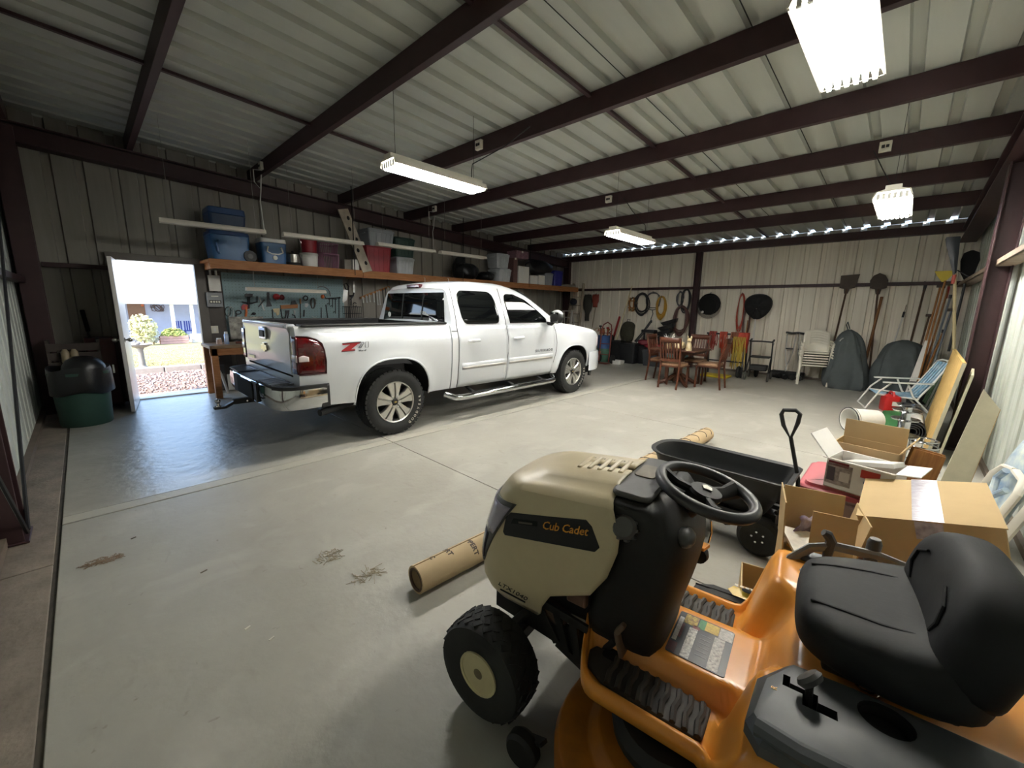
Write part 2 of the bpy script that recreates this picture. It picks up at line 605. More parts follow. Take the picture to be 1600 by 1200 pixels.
# ------------------------------------------------------------------ side door
JAMB = mat('door jamb', '5c554d', 0.5, 0, 0.12, 8)
door = tag(thing('door_1', 'white metal side door standing open into the garage', None), kind='structure')
MB().bx(OX1, OX1 + .13, YD - .07, YD + .05, 0, OZ + .1).build('door_jamb', JAMB, door, bev=.004)
MB().bx(OX0 - .1, OX0, YD - .07, YD + .05, 0, OZ + .1).build('door_jamb', JAMB, door, bev=.004)
MB().bx(OX0 - .1, OX1 + .13, YD - .075, YD + .055, OZ, OZ + .1).build('door_head', JAMB, door, bev=.004)
MB().bx(OX0, OX1, YD - .06, YD + .16, -.02, .018).build('threshold', mat('threshold', 'cfcac4', .5, 0, .1), door)
LEAF = mat('door paint', 'd9d4cf', 0.32, 0, 0.05, 3)
lf = MB()
lf.M = Matrix.Translation((.43, 8.41, 0)) @ Matrix.Rotation(R(-97), 4, 'Z')
leaf = lf.bx(0, .9, -.022, .022, .012, 2.08).build('door_leaf', LEAF, door, bev=.003)
KN = mat('satin nickel', 'b8b2a8', .3, 1, 0)
kb = MB()
kb.M = lf.M
for s in (1, -1):
    kb.cyl((.84, s * .022, 1.0), (.84, s * .03, 1.0), .032, n=14).cyl((.84, s * .03, 1.0), (.84, s * .055, 1.0), .012)
    kb.ball((.84, s * .075, 1.0), .029)
kb.build('door_knob', KN, leaf)
# ------------------------------------------------------------------ lamps
LAMPW = mat('lamp housing', 'd8d2c2', .4, 0, .05)
TUBE = emit('lit tube', 'fdfcf8', TUBE_POWER)
CHROME = mat('chrome', 'd0d0d0', .12, 1, 0)
PLATE = mat('outlet plate', 'd9d5c4', .5, 0, .05)

def high_bay(x0, x1, y, z, label, boxat, w=.30):
    t = thing('ceiling_light', label, 'lamp', ((x0 + x1) / 2, y, z))
    L = (x1 - x0) / 2
    sec = [(-w / 2, 0), (-w / 2 + .025, .06), (-.06, .075), (-.06, .11), (.06, .11), (.06, .075), (w / 2 - .025, .06), (w / 2, 0), (w / 2 - .012, 0), (w / 2 - .034, .052), (-w / 2 + .034, .052), (-w / 2 + .012, 0)]
    MB().prism(sec, -L, L, 'yz').build('housing', LAMPW, t, smooth=0)
    for k in range(6):
        yy = (k - 2.5) * w / 7.2
        MB().cyl((-L + .03, yy, -.006), (L - .03, yy, -.006), .0135, n=8).build('tube', TUBE, t)
    for s in (-1, 1):
        for k in range(6):
            yy = (k - 2.5) * w / 7.2
            MB().box((s * (L - .012), yy, .012), (.022, .026, .055)).build('lamp_holder', mat('lamp holder', 'efece4', .5, 0, 0), t)
        MB().tube([(s * L * .97, -w / 2, -.004), (s * L * .97, w / 2, -.004)], .003, 5).build('guard_wire', CHROME, t)
    hz = zr((x0 + x1) / 2) - z
    for s in (-.85, .85):
        MB().tube([(s * L, 0, .11), (s * L, 0, zr((x0 + x1) / 2 + s * L) - z)], .0025, 4).build('hanging_wire', WIRE, t)
    if boxat:
        bx_, by_, bz_ = boxat[0] - t.location.x, boxat[1] - t.location.y, boxat[2] - z
        MB().tube([(L * .8, 0, .1), (L * .8 + .02, .02, .22), (L * .8 + .06, .05, .3), lerp_p((L * .8, 0, .3), (bx_, by_, bz_), .6, -.05), (bx_, by_, bz_)], .006, 6).build('power_cord', WIRE, t)
    return t
def lerp_p(a, b, t, dz=0):
    return tuple(a[i] + (b[i] - a[i]) * t + (dz if i == 2 else 0) for i in range(3))
def outlet(x, y, label, col=PLATE):
    t = thing('outlet_box', label, 'outlet', (x - .036, y, zb(x) + .1))
    MB().box((-.02, 0, 0), (.045, .11, .11)).build('box', col, t, bev=.004)
    MB().box((-.045, .018, 0), (.012, .03, .034)).box((-.045, -.02, 0), (.01, .028, .03)).build('socket', WIRE, t, bev=.002)
    return t
LIGHTS = [(2.92, 4.14, .535, 3.18, 'large lit tube lamp hanging nearest the camera over the mower', None),
          (2.27, 3.48, 3.92, 2.88, 'lit tube lamp hanging above the white pickup', (3.7, 3.32, 3.5)),
          (5.74, 6.95, 3.42, 2.645, 'lit tube lamp hanging low in the middle of the back roof', (6.6, 3.75, 3.38)),
          (5.61, 6.83, .27, 2.645, 'lit tube lamp hanging above the right wall clutter', (6.6, .55, 3.38))]
for a in LIGHTS:
    high_bay(*a, w=.38 if a[2] == .535 else .3)
def at_purlin(px, py, x):
    p = seen(px, py, 0, x - .04)
    return p.y
for px_, py_, xk, lb in ((750, 237, 3.82, 'small outlet box with a black cord on the purlin above the pickup'), (951, 326, 6.66, 'small outlet box on the purlin over the far middle lamp'),
                         (1381, 245, 6.66, 'cream outlet box on the purlin above the right hand lamp'), (410, 268, 2.27, 'grey outlet box above the bench lamps with conduit loop'),
                         (680, 338, 5.3, 'grey outlet box feeding the third unlit bench lamp')):
    outlet(xk, at_purlin(px_, py_, xk), lb)

SHOPW = mat('shop light shade', 'c9c2b4', .45, 0, .08)
SHOPT = mat('unlit tube', 'e6e2d8', .3, 0, 0)
def shop_light(a, b, label, hang):
    a, b = Vector(a), Vector(b)
    c = (a + b) / 2
    L = (b - a).length / 2
    t = thing('shop_light', label, 'lamp', c, math.atan2(b.y - a.y, b.x - a.x), 'unlit bench lamps')
    MB().prism([(-.07, -.03), (-.055, .005), (-.025, .03), (.025, .03), (.055, .005), (.07, -.03), (.064, -.03), (.05, 0), (.022, .022), (-.022, .022), (-.05, 0), (-.064, -.03)], -L, L, 'yz').build('shade', SHOPW, t, 0)
    for yy in (-.025, .025):
        MB().cyl((-L + .02, yy, -.012), (L - .02, yy, -.012), .0125, n=8).build('tube', SHOPT, t)
    lit = hang < .4
    for s in (-1, 1):
        if not lit: hang = zr(c.x + s * L * .8) - c.z - .006
        MB().box((s * (L - .006), 0, -.005), (.012, .1, .05)).build('end_cap', SHOPW, t, bev=.003)
        MB().tube([(s * L * .8, 0, .03), (s * L * .8, 0, hang)], .003, 4).build('chain', mat('lamp chain', '8d8a84', .5, .6, 0), t)
    return t
shop_light((.82, 7.05, 2.54), (2.0, 6.95, 2.54), 'unlit twin tube bench lamp nearest the open door', .9)
shop_light((2.2, 6.85, 2.53), (3.41, 6.78, 2.53), 'unlit twin tube bench lamp, second from the open door', .9)
shop_light((3.68, 6.8, 2.56), (4.88, 6.8, 2.56), 'unlit twin tube bench lamp in front of the red tote', .85)
shop_light((5.0, 6.78, 2.56), (6.2, 6.78, 2.56), 'unlit twin tube bench lamp farthest from the open door', .8)
shop_light((1.90, 7.86, 1.744), (3.17, 7.86, 1.744), 'unlit tube lamp hung under the shelf over the tool board', .391)
CONDUIT = mat('flex conduit', 'b5b2ac', .4, .3, .1)
for px_, py_, xk, z1, lb in ((410, 268, 2.27, 2.6, 'flexible grey conduit looping from the outlet box to the first bench lamp'), (680, 338, 5.3, 2.6, 'flexible grey conduit dropping to the third bench lamp')):
    yk = at_purlin(px_, py_, xk)
    xx = xk - .09
    z0 = zb(xk) + .06
    tag(MB().tube([(xx + .012, yk + .02, z0 - .02), (xx - .06, yk + .06, z0 - .02), (xx - .06, yk + .06, z0 - .2), (xx, yk, z0 - .3), (xx + .02, yk - .03, z0 - .1), (xx, yk - .02, z0 - .3), (xx - .02, yk, (z0 + z1) / 2), (xx, yk, z1 + .05)], .009, 6).build('conduit', CONDUIT), lb, 'cord')
# ------------------------------------------------------------------ white pickup
WHITE = mat('white car paint', 'd2d5d8', .25, 0, .015, 2, 0, .5, coat=.6)
BLACKP = mat('black plastic', '141414', .55, 0, .15, 20)
MATTE = mat('wheel well black', '0b0b0b', .9, 0, 0)
TGLASS = mat('dark tinted glass', '0a0c0d', .04, 0, 0, spec=.35)
REDL = mat('red lamp lens', '4c070b', .1, 0, .35, 9, 0, .6, coat=.5)
CLEAR = mat('clear lamp lens', 'd9cfd0', .1, 0, 0, spec=.6)
CHR = mat('bumper chrome', 'cfd0d2', .09, 1, 0)
RUBBER = mat('tyre rubber', '1b1b1a', .75, 0, .2, 25, .25)
ALLOY = mat('alloy wheel', 'c2c0ba', .28, .85, .05)
SEAM = mat('panel gap', '26282a', .8, 0, 0)

def apply_cut(o, cutters):
    for c in cutters:
        k = o.modifiers.new('cut', 'BOOLEAN')
        k.object = c
        k.operation = 'DIFFERENCE'
        k.solver = 'EXACT'
        k.material_mode = 'TRANSFER'
    bpy.context.view_layer.update()
    dg = bpy.context.evaluated_depsgraph_get()
    me = bpy.data.meshes.new_from_object(o.evaluated_get(dg))
    o.modifiers.clear()
    o.data = me
    me.shade_smooth()
    me.set_sharp_from_angle(angle=R(32))
    for c in cutters:
        bpy.data.objects.remove(c)

def wheel(parent, x, y, side, letters=True):
    """pickup wheel: tyre with tread, five split spokes; side=-1 shows its face to -y"""
    rt_, w = .39, .265
    prof = [(.245, -w * .42), (.30, -w * .5), (.35, -w * .5), (.378, -w * .44), (rt_, -w * .34)]
    for k in range(5):
        a = -w * .34 + k * w * .136
        prof += [(rt_, a + w * .1), (rt_ - .012, a + w * .108), (rt_ - .012, a + w * .13), (rt_, a + w * .136)]
    prof += [(.378, w * .44), (.35, w * .5), (.30, w * .5), (.245, w * .42)]
    t = MB().lathe(prof, 48, axis='y', cap=False).build('tyre', RUBBER, parent, 30, loc=(x, y, rt_))
    blocks = MB()
    for k in range(40):
        a = 2 * PI * k / 40
        for s in (-1, 1):
            blocks.M = Matrix.Rotation(a + s * .02, 4, 'Y')
            blocks.bx(-.022, .022, s * w * .36, s * w * .47, .368, .389)
    tag(blocks.build('tread_blocks', RUBBER, t, 0), kind='stuff')
    s = side
    rim = MB()
    rim.lathe([(.246, -s * .11), (.254, s * .105), (.245, s * .12), (.234, s * .114), (.226, s * .09), (.215, -s * .05), (.05, -s * .06)], 40, axis='y', cap=False)
    rm = rim.build('rim', ALLOY, parent, 35, loc=(x, y, rt_))
    MB().lathe([(.2, -s * .02), (.03, -s * .02)], 24, axis='y', cap=False).build('brake_disc', BLACKP, rm)
    sp = MB()
    for k in range(5):
        a = 2 * PI * k / 5 + PI / 2
        for d in (-1, 1):
            pts = []
            for r, hw_, yy in ((.03, .045, .097), (.09, .054, .112), (.16, .072, .112), (.236, .108, .104)):
                pts.append((r, hw_, yy))
            rings = []
            for r, hw_, yy in pts:
                c0, c1 = d * .005, d * hw_
                q = [(r, c0, yy - .05), (r, c0, yy - .012), (r, c0 + d * .006, yy), (r, c1 - d * .008, yy), (r, c1, yy - .012), (r, c1, yy - .05)]
                rings.append([(p[0] * math.cos(a) - p[1] * math.sin(a), s * p[2], p[0] * math.sin(a) + p[1] * math.cos(a)) for p in q])
            sp.loft(rings)
        sp.box((.1 * math.cos(a), s * .07, .1 * math.sin(a)), (.22, .03, .03), ry=-a)
    sp.build('spokes', ALLOY, rm, 30)
    MB().lathe([(.001, s * .112), (.034, s * .11), (.042, s * .1), (.046, s * .06)], 20, axis='y').build('centre_cap', BLACKP, rm)
    MB().prism([(-.02, -.005), (-.006, -.005), (-.006, -.01), (.006, -.01), (.006, -.005), (.02, -.005), (.017, .005), (.006, .005), (.006, .01), (-.006, .01), (-.006, .005), (-.017, .005)], s * .11, s * .114).build('emblem', mat('gold emblem', 'b9a25a', .3, .7, 0), rm, 0)
    lug = MB()
    for k in range(6):
        a = 2 * PI * k / 6
        lug.cyl((.068 * math.cos(a), s * .08, .068 * math.sin(a)), (.068 * math.cos(a), s * .108, .068 * math.sin(a)), .011, n=6)
    tag(lug.build('lug_nuts', CHROME, rm, 0), kind='stuff')
    if letters:
        mb = MB()
        for i, ch in enumerate('GOODYEAR'):
            a = R(-58 + i * 9)
            me = text_mesh(ch, .046, .0005)
            mb.M = Matrix.Translation((.322 * math.cos(a), s * w * .505, .322 * math.sin(a))) @ Matrix.Rotation(-(a + PI / 2), 4, 'Y') @ Matrix.Rotation(PI / 2, 4, 'X')
            mb.add([v.co for v in me.vertices], [tuple(p.vertices) for p in me.polygons])
        tag(mb.build('tyre_lettering', mat('tyre lettering', 'cfcabd', .6, 0, 0), t, 0), kind='stuff')
    return t

def build_truck():
    X0, Y0 = 2.45, 5.22
    t = thing('pickup_truck', 'white crew cab pickup truck parked along the tool wall', 'truck', (X0, Y0, 0))
    SIDE = [(.40, .90), (.44, .935), (.55, .965), (.70, .985), (.86, .998), (1.0, 1.0), (1.08, .998), (1.15, .985), (1.2, .968), (1.27, .952), (1.32, .945)]
    def hw(x, z):
        k = interp(x, [(-1.06, .965), (-.9, .99), (-.6, 1.0), (3.7, 1.0), (4.05, .985), (4.3, .95), (4.48, .9), (4.58, .84)])
        bul = .022 * max(0, 1 - abs(math.hypot(x, z - .42) - .5) / .1) + .022 * max(0, 1 - abs(math.hypot(x - 3.6, z - .42) - .5) / .1)
        return smooth_interp(z, SIDE) * k + bul
    def top(x):
        if x < .83:
            return 1.30
        return smooth_interp(x, [(.83, 1.285), (2.95, 1.28), (3.2, 1.265), (3.6, 1.225), (4.1, 1.15), (4.35, 1.10), (4.5, 1.03), (4.58, .95)])
    def bot(x):
        return interp(x, [(-1.06, .55), (-.9, .48), (-.5, .46), (.5, .44), (3.1, .41), (4.1, .44), (4.58, .5)])
    def shell(x0, x1, n, name):
        rings = []
        for i in range(n + 1):
            x = lerp(x0, x1, i / n)
            zt, zb_ = top(x), bot(x)
            half = [(0, zb_), (hw(x, zb_) * .8, zb_)]
            for j in range(15):
                z = lerp(zb_, zt - .03, j / 14)
                half.append((hw(x, z), z))
            w = hw(x, zt)
            half += [(w - .006, zt - .012), (w - .022, zt), (w * .6, zt + (.0 if x < .83 else .03)), (0, zt + (.0 if x < .83 else .042))]
            rings.append([(x, -y, z) for y, z in half] + [(x, y, z) for y, z in half[-2:0:-1]])
        return MB().loft(rings).build(name, WHITE, t, 32)
    def sq(v):
        return math.copysign(abs(v) ** .8, v)
    def cutter(poly, y0, y1):
        return MB().prism(poly, y0, y1).build('cut', MATTE, t, 0)
    def archpoly(cx, cz, r):
        return [(cx - r, .1), (cx + r, .1)] + [(cx + r * sq(math.cos(a)), cz + r * sq(math.sin(a))) for a in [PI * k / 24 for k in range(25)]]
    bed = shell(-1.04, .825, 34, 'bed')
    cs = [cutter(archpoly(0, .43, .485), s * .55, s * 1.2) for s in (-1, 1)]
    cs.append(MB().bx(-1.2, .77, -.79, .79, .78, 1.6).build('cut', MATTE, t, 0))
    apply_cut(bed, cs)
    body = shell(.842, 4.58, 50, 'body')
    apply_cut(body, [cutter(archpoly(3.6, .41, .465), s * .55, s * 1.2) for s in (-1, 1)])
    for cx, r, cz in ((0, .487, .43), (3.6, .467, .41)):
        for s in (-1, 1):
            pts = []
            for k in range(25):
                a = PI * k / 24
                px_, pz_ = cx + r * sq(math.cos(a)), cz + r * sq(math.sin(a))
                pts.append((px_, s * (hw(px_, pz_) - .004), pz_))
            pts = [(cx + r, s * (hw(cx + r, .46) - .006), .46)] + pts + [(cx - r, s * (hw(cx - r, .46) - .006), .46)]
            MB().tube(pts, .012, 6).build('arch_lip', WHITE, t)
    # cab greenhouse
    ROOF = [(.87, 1.74), (.93, 1.80), (1.1, 1.84), (1.45, 1.872), (1.9, 1.872), (2.2, 1.83), (2.45, 1.75), (2.7, 1.61), (2.9, 1.475), (3.08, 1.34), (3.14, 1.29)]
    def cy(x, z):
        return .952 - .235 * max(0, (z - 1.27) / .53) ** 1.15
    def rear_x(z):
        return .868 + (z - 1.27) * .13
    rings = []
    xsn = [.868, .88, .93, 1.0, 1.1, 1.25, 1.45, 1.7, 1.9, 2.05, 2.2, 2.35, 2.5, 2.6, 2.7, 2.8, 2.9, 3.0, 3.08, 3.14]
    for i, x in enumerate(xsn):
        zt = smooth_interp(x, ROOF)
        rad = min(.09, (zt - 1.25) * .5)
        half = []
        for j in range(9):
            z = lerp(1.25, zt - rad, j / 8)
            half.append((cy(x, z), z))
        ye = cy(x, zt - rad)
        for j in range(1, 5):
            a = PI / 2 * j / 4
            half.append((ye - rad * 1.5 * (1 - math.cos(a)) - rad * .25 * math.sin(a), zt - rad + rad * math.sin(a)))
        yl = half[-1][0]
        half += [(yl * .6, zt + .012), (0, zt + .02)]
        def sh(z):
            return x if i > 3 else x + (z - 1.27) * .13 * (1 - i / 4)
        rings.append([(sh(z), -y, z) for y, z in half] + [(sh(z), y, z) for y, z in half[-2::-1]])
    MB().loft(rings).build('cab', WHITE, t, 40)
    def patch(name, x0, x1, low, up, surf, off, m, parent, side=-1, nu=16, nv=6, loc=None):
        def f(u, v):
            x = lerp(x0, x1, u)
            z = lerp(low(x), up(x), v)
            return (x, side * (surf(x, z) + off), z)
        return MB().grid(f, nu, nv).build(name, m, parent, 60, thick=.004)
    def seam(name, pts, surf, parent, side=-1, r=.0045):
        out = []
        for (a, b), (c, d) in zip(pts, pts[1:]):
            n = max(2, int(math.hypot(c - a, d - b) / .06))
            for k in range(n):
                x, z = lerp(a, c, k / n), lerp(b, d, k / n)
                out.append((x, side * (surf(x, z) + .001), z))
        x, z = pts[-1]
        out.append((x, side * (surf(x, z) + .001), z))
        MB().tube(out, r, 5).build(name, SEAM, parent)
    def allsurf(x, z):
        return hw(x, z) if z < 1.27 else cy(x, z)
    def corner(x0, x1, r, a, b):
        """height limit with rounded ends"""
        def f(x):
            d = min(x - x0, x1 - x)
            return a if d >= r else b(a, r - math.sqrt(max(0, r * r - (r - d) ** 2)))
        return f
    for s in (-1, 1):
        # doors with handle, moulding, window
        rear_door = patch('door', .95, 1.868, lambda x: .445 - .008 * x, lambda x: 1.262, hw, .003, WHITE, t, s, 18, 14)
        front_door = patch('door', 1.882, 3.0, lambda x: .435 - .008 * x, lambda x: 1.262, hw, .003, WHITE, t, s, 22, 14)
        for d, hx, m0, m1 in ((rear_door, 1.2, 1.0, 1.85), (front_door, 2.1, 1.9, 2.96)):
            h = MB()
            pts = [(hx - .1, s * (hw(hx, 1.07) + .012), 1.065), (hx - .08, s * (hw(hx, 1.07) + .04), 1.068), (hx + .08, s * (hw(hx, 1.07) + .04), 1.07), (hx + .1, s * (hw(hx, 1.07) + .012), 1.07)]
            h.tube(pts, [.018, .024, .024, .016], 8, flat=.8)
            h.build('handle', WHITE, d)
            MB().ball((hx + .01, s * (hw(hx, 1.03) - .012), 1.05), (.07, .018, .052)).build('handle_cup', mat('handle cup', 'c4c6c6', .3, 0, 0), d)
            patch('moulding', m0, m1, lambda x: .675 + .003 * x, lambda x: .765 + .003 * x, hw, .012, WHITE, d, s, 8, 2)
            patch('moulding_trim', m0 + .01, m1 - .01, lambda x: .68 + .003 * x, lambda x: .715 + .003 * x, hw, .0165, mat('moulding grey', 'b6b3ad', .3, .3, 0), d, s, 8, 1)
        seam('door_gap', [(.945, .44), (.945, 1.27), (1.0, 1.78)], allsurf, t, s)
        seam('door_gap', [(1.83, .43), (1.89, .9), (1.872, 1.27), (1.9, 1.79)], allsurf, t, s)
        seam('door_gap', [(2.95, .42), (3.06, .8), (3.06, .95), (3.005, 1.25)], allsurf, t, s)
        seam('belt_gap', [(.85, 1.2), (3.0, 1.195)], hw, t, s, .0035)
        w1 = patch('side_window', 1.06, 1.76, corner(1.06, 1.76, .09, 1.285, lambda a, d: a + d), corner(1.06, 1.76, .13, 1.735, lambda a, d: a - d), cy, .004, TGLASS, t, s, 30, 6)
        def up2(x):
            base = interp(x, [(1.96, 1.715), (2.2, 1.715), (2.42, 1.64), (2.6, 1.53), (2.8, 1.36), (2.86, 1.30)])
            d = x - 1.96
            return base if d > .1 else base - (.1 - math.sqrt(max(0, .01 - (.1 - d) ** 2)))
        patch('side_window', 1.96, 2.82, lambda x: 1.285, up2, cy, .004, TGLASS, t, s, 34, 6)
        # mirror
        m = MB().lathe([(.001, -.07), (.07, -.06), (.095, -.02), (.1, .03), (.095, .05), (.001, .05)], 16, axis='x', sx=1.25, sy=1.05)
        mir = m.build('mirror', BLACKP, t, loc=(2.86, s * 1.12, 1.37), sub=1)
        MB().ball((.02, 0, .05), (.08, .105, .07)).build('mirror_cap', WHITE, mir)
        MB().tube([(0, -s * .03, -.06), (-.01, -s * .08, -.11), (0, -s * .2, -.1)], .03, 8).build('mirror_arm', BLACKP, mir)
        MB().bx(-.052, -.05, -.08, .08, -.08, .08).build('mirror_glass', CHROME, mir)
        # running board
        st = MB().tube([(.78, s * .9, .36), (.86, s * 1.02, .32), (.95, s * 1.06, .32), (2.9, s * 1.06, .32), (3.0, s * 1.02, .32), (3.08, s * .9, .36)], .042, 12).build('side_step', CHR, t)
        for a, b in ((1.1, 1.75), (2.05, 2.7)):
            MB().box(((a + b) / 2, s * 1.055, .36), (b - a, .07, .012)).build('step_pad', BLACKP, st, bev=.004)
        for xx in (1.2, 2.0, 2.7):
            MB().bar((xx, s * .8, .42), (xx, s * 1.05, .33), .05, .02).build('step_bracket', BLACKP, st)
        # tail lamp
        def tup(x):
            return interp(x, [(-1.05, 1.2), (-.94, 1.192), (-.86, 1.165), (-.82, 1.13), (-.80, 1.06), (-.79, .95)])
        tl = patch('tail_lamp', -1.045, -.79, lambda x: .825, tup, hw, .012, REDL, t, s, 14, 8)
        MB().grid(lambda u, v: (-1.052, s * lerp(.83, .985, u), lerp(.83, 1.2, v)), 4, 6).build('rear_lens', REDL, tl, thick=.008)
        MB().tube([(x_, s * (hw(x_, z_) + .012), z_) for x_, z_ in ((-1.045, .822), (-.92, .822), (-.79, .822), (-.785, .95), (-.797, 1.06), (-.815, 1.13), (-.86, 1.17), (-.94, 1.197), (-1.045, 1.205))], .007, 6).build('lamp_border', mat('lamp border', '2a0608', .3, 0, 0), tl)
        patch('reverse_lens', -1.04, -.95, lambda x: .955, lambda x: 1.02 - .02 * abs((x + 1) / .05), hw, .019, CLEAR, tl, s, 6, 4)
        MB().grid(lambda u, v: (-1.058, s * lerp(.84, .985, u), lerp(.95, 1.02, v)), 3, 2).build('reverse_lens', CLEAR, tl, thick=.004)
        # head lamp, fog surround
        patch('head_lamp', 4.43, 4.57, lambda x: .80, lambda x: .98, hw, .006, CLEAR, t, s, 8, 4)
        MB().bx(-.98, .79, s * .80 - .0, s * .955, 1.295, 1.318).build('bed_rail_cap', BLACKP, t, bev=.008)
        MB().bx(3.05, 4.4, s * .3, s * .86, .3, .75).build('inner_fender', MATTE, t)
    # tailgate
    tg = MB()
    prof = [(-1.045, .80), (-1.055, .82), (-1.058, 1.05), (-1.05, 1.22), (-1.075, 1.28), (-1.07, 1.315), (-1.0, 1.318), (-.985, 1.3), (-.985, .80)]
    tg = MB().prism(prof, -.795, .795).build('tailgate', WHITE, t, 30, bev=.006)
    MB().box((-1.07, 0, 1.19), (.02, .24, .14)).build('handle_bezel', CHR, tg, bev=.01)
    MB().box((-1.082, 0, 1.185), (.014, .15, .075)).build('handle', BLACKP, tg, bev=.006)
    MB().prism([(-.11, -.028), (-.036, -.028), (-.036, -.05), (.036, -.05), (.036, -.028), (.11, -.028), (.095, .028), (.036, .028), (.036, .05), (-.036, .05), (-.036, .028), (-.095, .028)], -1.075, -1.055, 'yz').build('emblem', mat('chrome emblem', 'c9bfa5', .2, .9, 0), tg, 0, loc=(0, 0, 1.03), bev=.003)
    text('badge', 'SILVERADO', .05, CHROME, tg, (-1.062, .57, .87), (PI / 2, 0, -PI / 2), .002)
    MB().bx(-1.078, -1.07, -.74, .74, 1.285, 1.305).build('spoiler_lip', mat('pale lip', 'd8d0d4', .2, 0, 0), tg)
    # rear bumper swept round the corners
    path = [(-.80, -1.0), (-1.0, -1.005), (-1.12, -.985), (-1.2, -.93), (-1.245, -.82), (-1.265, -.5), (-1.275, -.3), (-1.275, .3), (-1.265, .5), (-1.245, .82), (-1.2, .93), (-1.12, .985), (-1.0, 1.005), (-.80, 1.0)]
    sec = [(-.03, .47), (.0, .48), (.014, .53), (.018, .62), (.01, .69), (-.02, .71), (-.07, .71), (-.07, .47)]
    rings = []
    for i, (x, y) in enumerate(path):
        a = Vector(path[max(i - 1, 0)])
        b = Vector(path[min(i + 1, len(path) - 1)])
        d = (b - a).normalized()
        n = Vector((-d.y, d.x)) * -1
        n = n if n.dot(Vector((x + .3, y))) > 0 else -n
        rings.append([(x + n.x * o, y + n.y * o, z) for o, z in sec])
    bp = MB().loft(rings).build('rear_bumper', CHR, t, 40)
    MB().prism([(-1.05, -.82), (-1.25, -.8), (-1.27, -.35), (-1.05, -.35)], .705, .722, 'xy').prism([(-1.05, .82), (-1.25, .8), (-1.27, .35), (-1.05, .35)], .705, .722, 'xy').prism([(-1.05, -.35), (-1.27, -.35), (-1.27, .35), (-1.05, .35)], .70, .712, 'xy').build('step_pad', mat('step grey', '4a4d53', .45, .2, .1), bp, 0)
    rb = MB()
    for s in (-1, 1):
        for k in range(7):
            rb.bx(-1.26 + .02 * abs(0), -1.07, s * (.4 + k * .06), s * (.4 + k * .06) + .02, .72, .729)
    tag(rb.build('step_ridges', mat('grey ridges', '8b8f97', .35, .5, 0), bp, 0), kind='stuff')
    MB().bx(-1.302, -1.272, -.3, .3, .5, .685).build('plate_recess', MATTE, bp, bev=.01)
    for s in (-1, 1):
        MB().prism([(-1.3, s * .45), (-1.285, s * .22), (-1.28, s * .22), (-1.27, s * .45)], .5, .7, 'xy').build('bumper_insert', BLACKP, bp, 0)
        MB().bx(-.86, -.77, s * .985, s * 1.012, .475, .70).build('bumper_end', BLACKP, bp, bev=.006)
    for s in (-1, 1):
        cp = [(x, y) for x, y in path if y * s > .7] if s > 0 else [(x, y) for x, y in path if y * s > .7]
        cp = sorted(cp, key=lambda q: abs(q[1]) - q[0] * 0)
        MB().loft([[(x * 1.0 + (-.016 if abs(y) < .99 else 0), y * 1.016, z) for z in (.682, .716)] + [(x + .05, y * .97, z) for z in (.716, .682)] for x, y in (path[:5] if s < 0 else path[-5:])]).build('corner_trim', BLACKP, bp, 40)
    # hitch
    h = MB().bx(-1.42, -1.0, -.03, .03, .42, .48).bar((-1.4, 0, .45), (-1.5, 0, .40), .06, .03).bar((-1.49, 0, .40), (-1.6, 0, .40), .07, .025).build('hitch_mount', BLACKP, t, bev=.004)
    MB().cyl((-1.56, 0, .41), (-1.56, 0, .45), .016).ball((-1.56, 0, .475), .028).cyl((-1.56, 0, .415), (-1.56, 0, .425), .03, n=6).build('hitch_ball', CHROME, h)
    MB().cyl((-1.3, -.06, .45), (-1.3, .06, .45), .009).build('hitch_pin', CHROME, h)
    MB().tube([(-.2, -.62, .42), (-.6, -.8, .40), (-.84, -.88, .385)], .036, 12).build('exhaust_pipe', BLACKP, t)
    # underside: frame rails, axle, floor
    MB().bx(-1.0, 4.3, -.5, -.38, .42, .56).bx(-1.0, 4.3, .38, .5, .42, .56).build('frame_rails', MATTE, t, 0)
    MB().cyl((0, -.85, .39), (0, .85, .39), .05).ball((0, 0, .39), (.16, .17, .15)).cyl((3.6, -.85, .39), (3.6, .85, .39), .04).build('axles', MATTE, t)
    # rear glass
    rg = MB().grid(lambda u, v: (rear_x(lerp(1.285, 1.70, v)) - .006, lerp(-.80, .80, u) * (1 - .1 * v), lerp(1.285, 1.70, v)), 8, 3).build('rear_window', TGLASS, t, thick=.004)
    MB().box((rear_x(1.49) - .01, .26, 1.49), (.01, .02, .41), ry=R(7.4)).box((rear_x(1.49) - .01, -.26, 1.49), (.01, .02, .41), ry=R(7.4)).build('slider_frame', BLACKP, rg)
    MB().cyl((rear_x(1.38) - .013, .62, 1.38), (rear_x(1.38) - .01, .62, 1.38), .04, n=16).build('sticker', mat('white sticker', 'dcdcd8', .6, 0, .1, 30), rg)
    pp = MB().grid(lambda u, v: (rear_x(1.3 + .12 * v) - .012 - .008 * math.sin(7 * u + 5 * v), -.42 - .2 * u - .04 * math.sin(4 * v), 1.3 + .09 * v - .03 * u * v), 7, 5)
    pp.build('window_decal', mat('pale decal', 'cfd2da', .4, 0, .5, 25, col2='6e7078'), rg)
    MB().grid(lambda u, v: (rear_x(1.4 + .06 * v) - .011, -.22 - .34 * u, 1.41 + .045 * v - .05 * u), 4, 2).build('window_decal', mat('silver decal', 'b4b6b4', .3, 0, .4, 40, col2='5a5b58'), rg)
    MB().box((rear_x(1.79) + .0, 0, 1.795), (.06, .34, .05)).build('brake_lamp', REDL, t, bev=.012)
    MB().box((rear_x(1.79) - .012, -.1, 1.795), (.04, .07, .03)).build('cargo_lamp_lens', CLEAR, t, bev=.006)
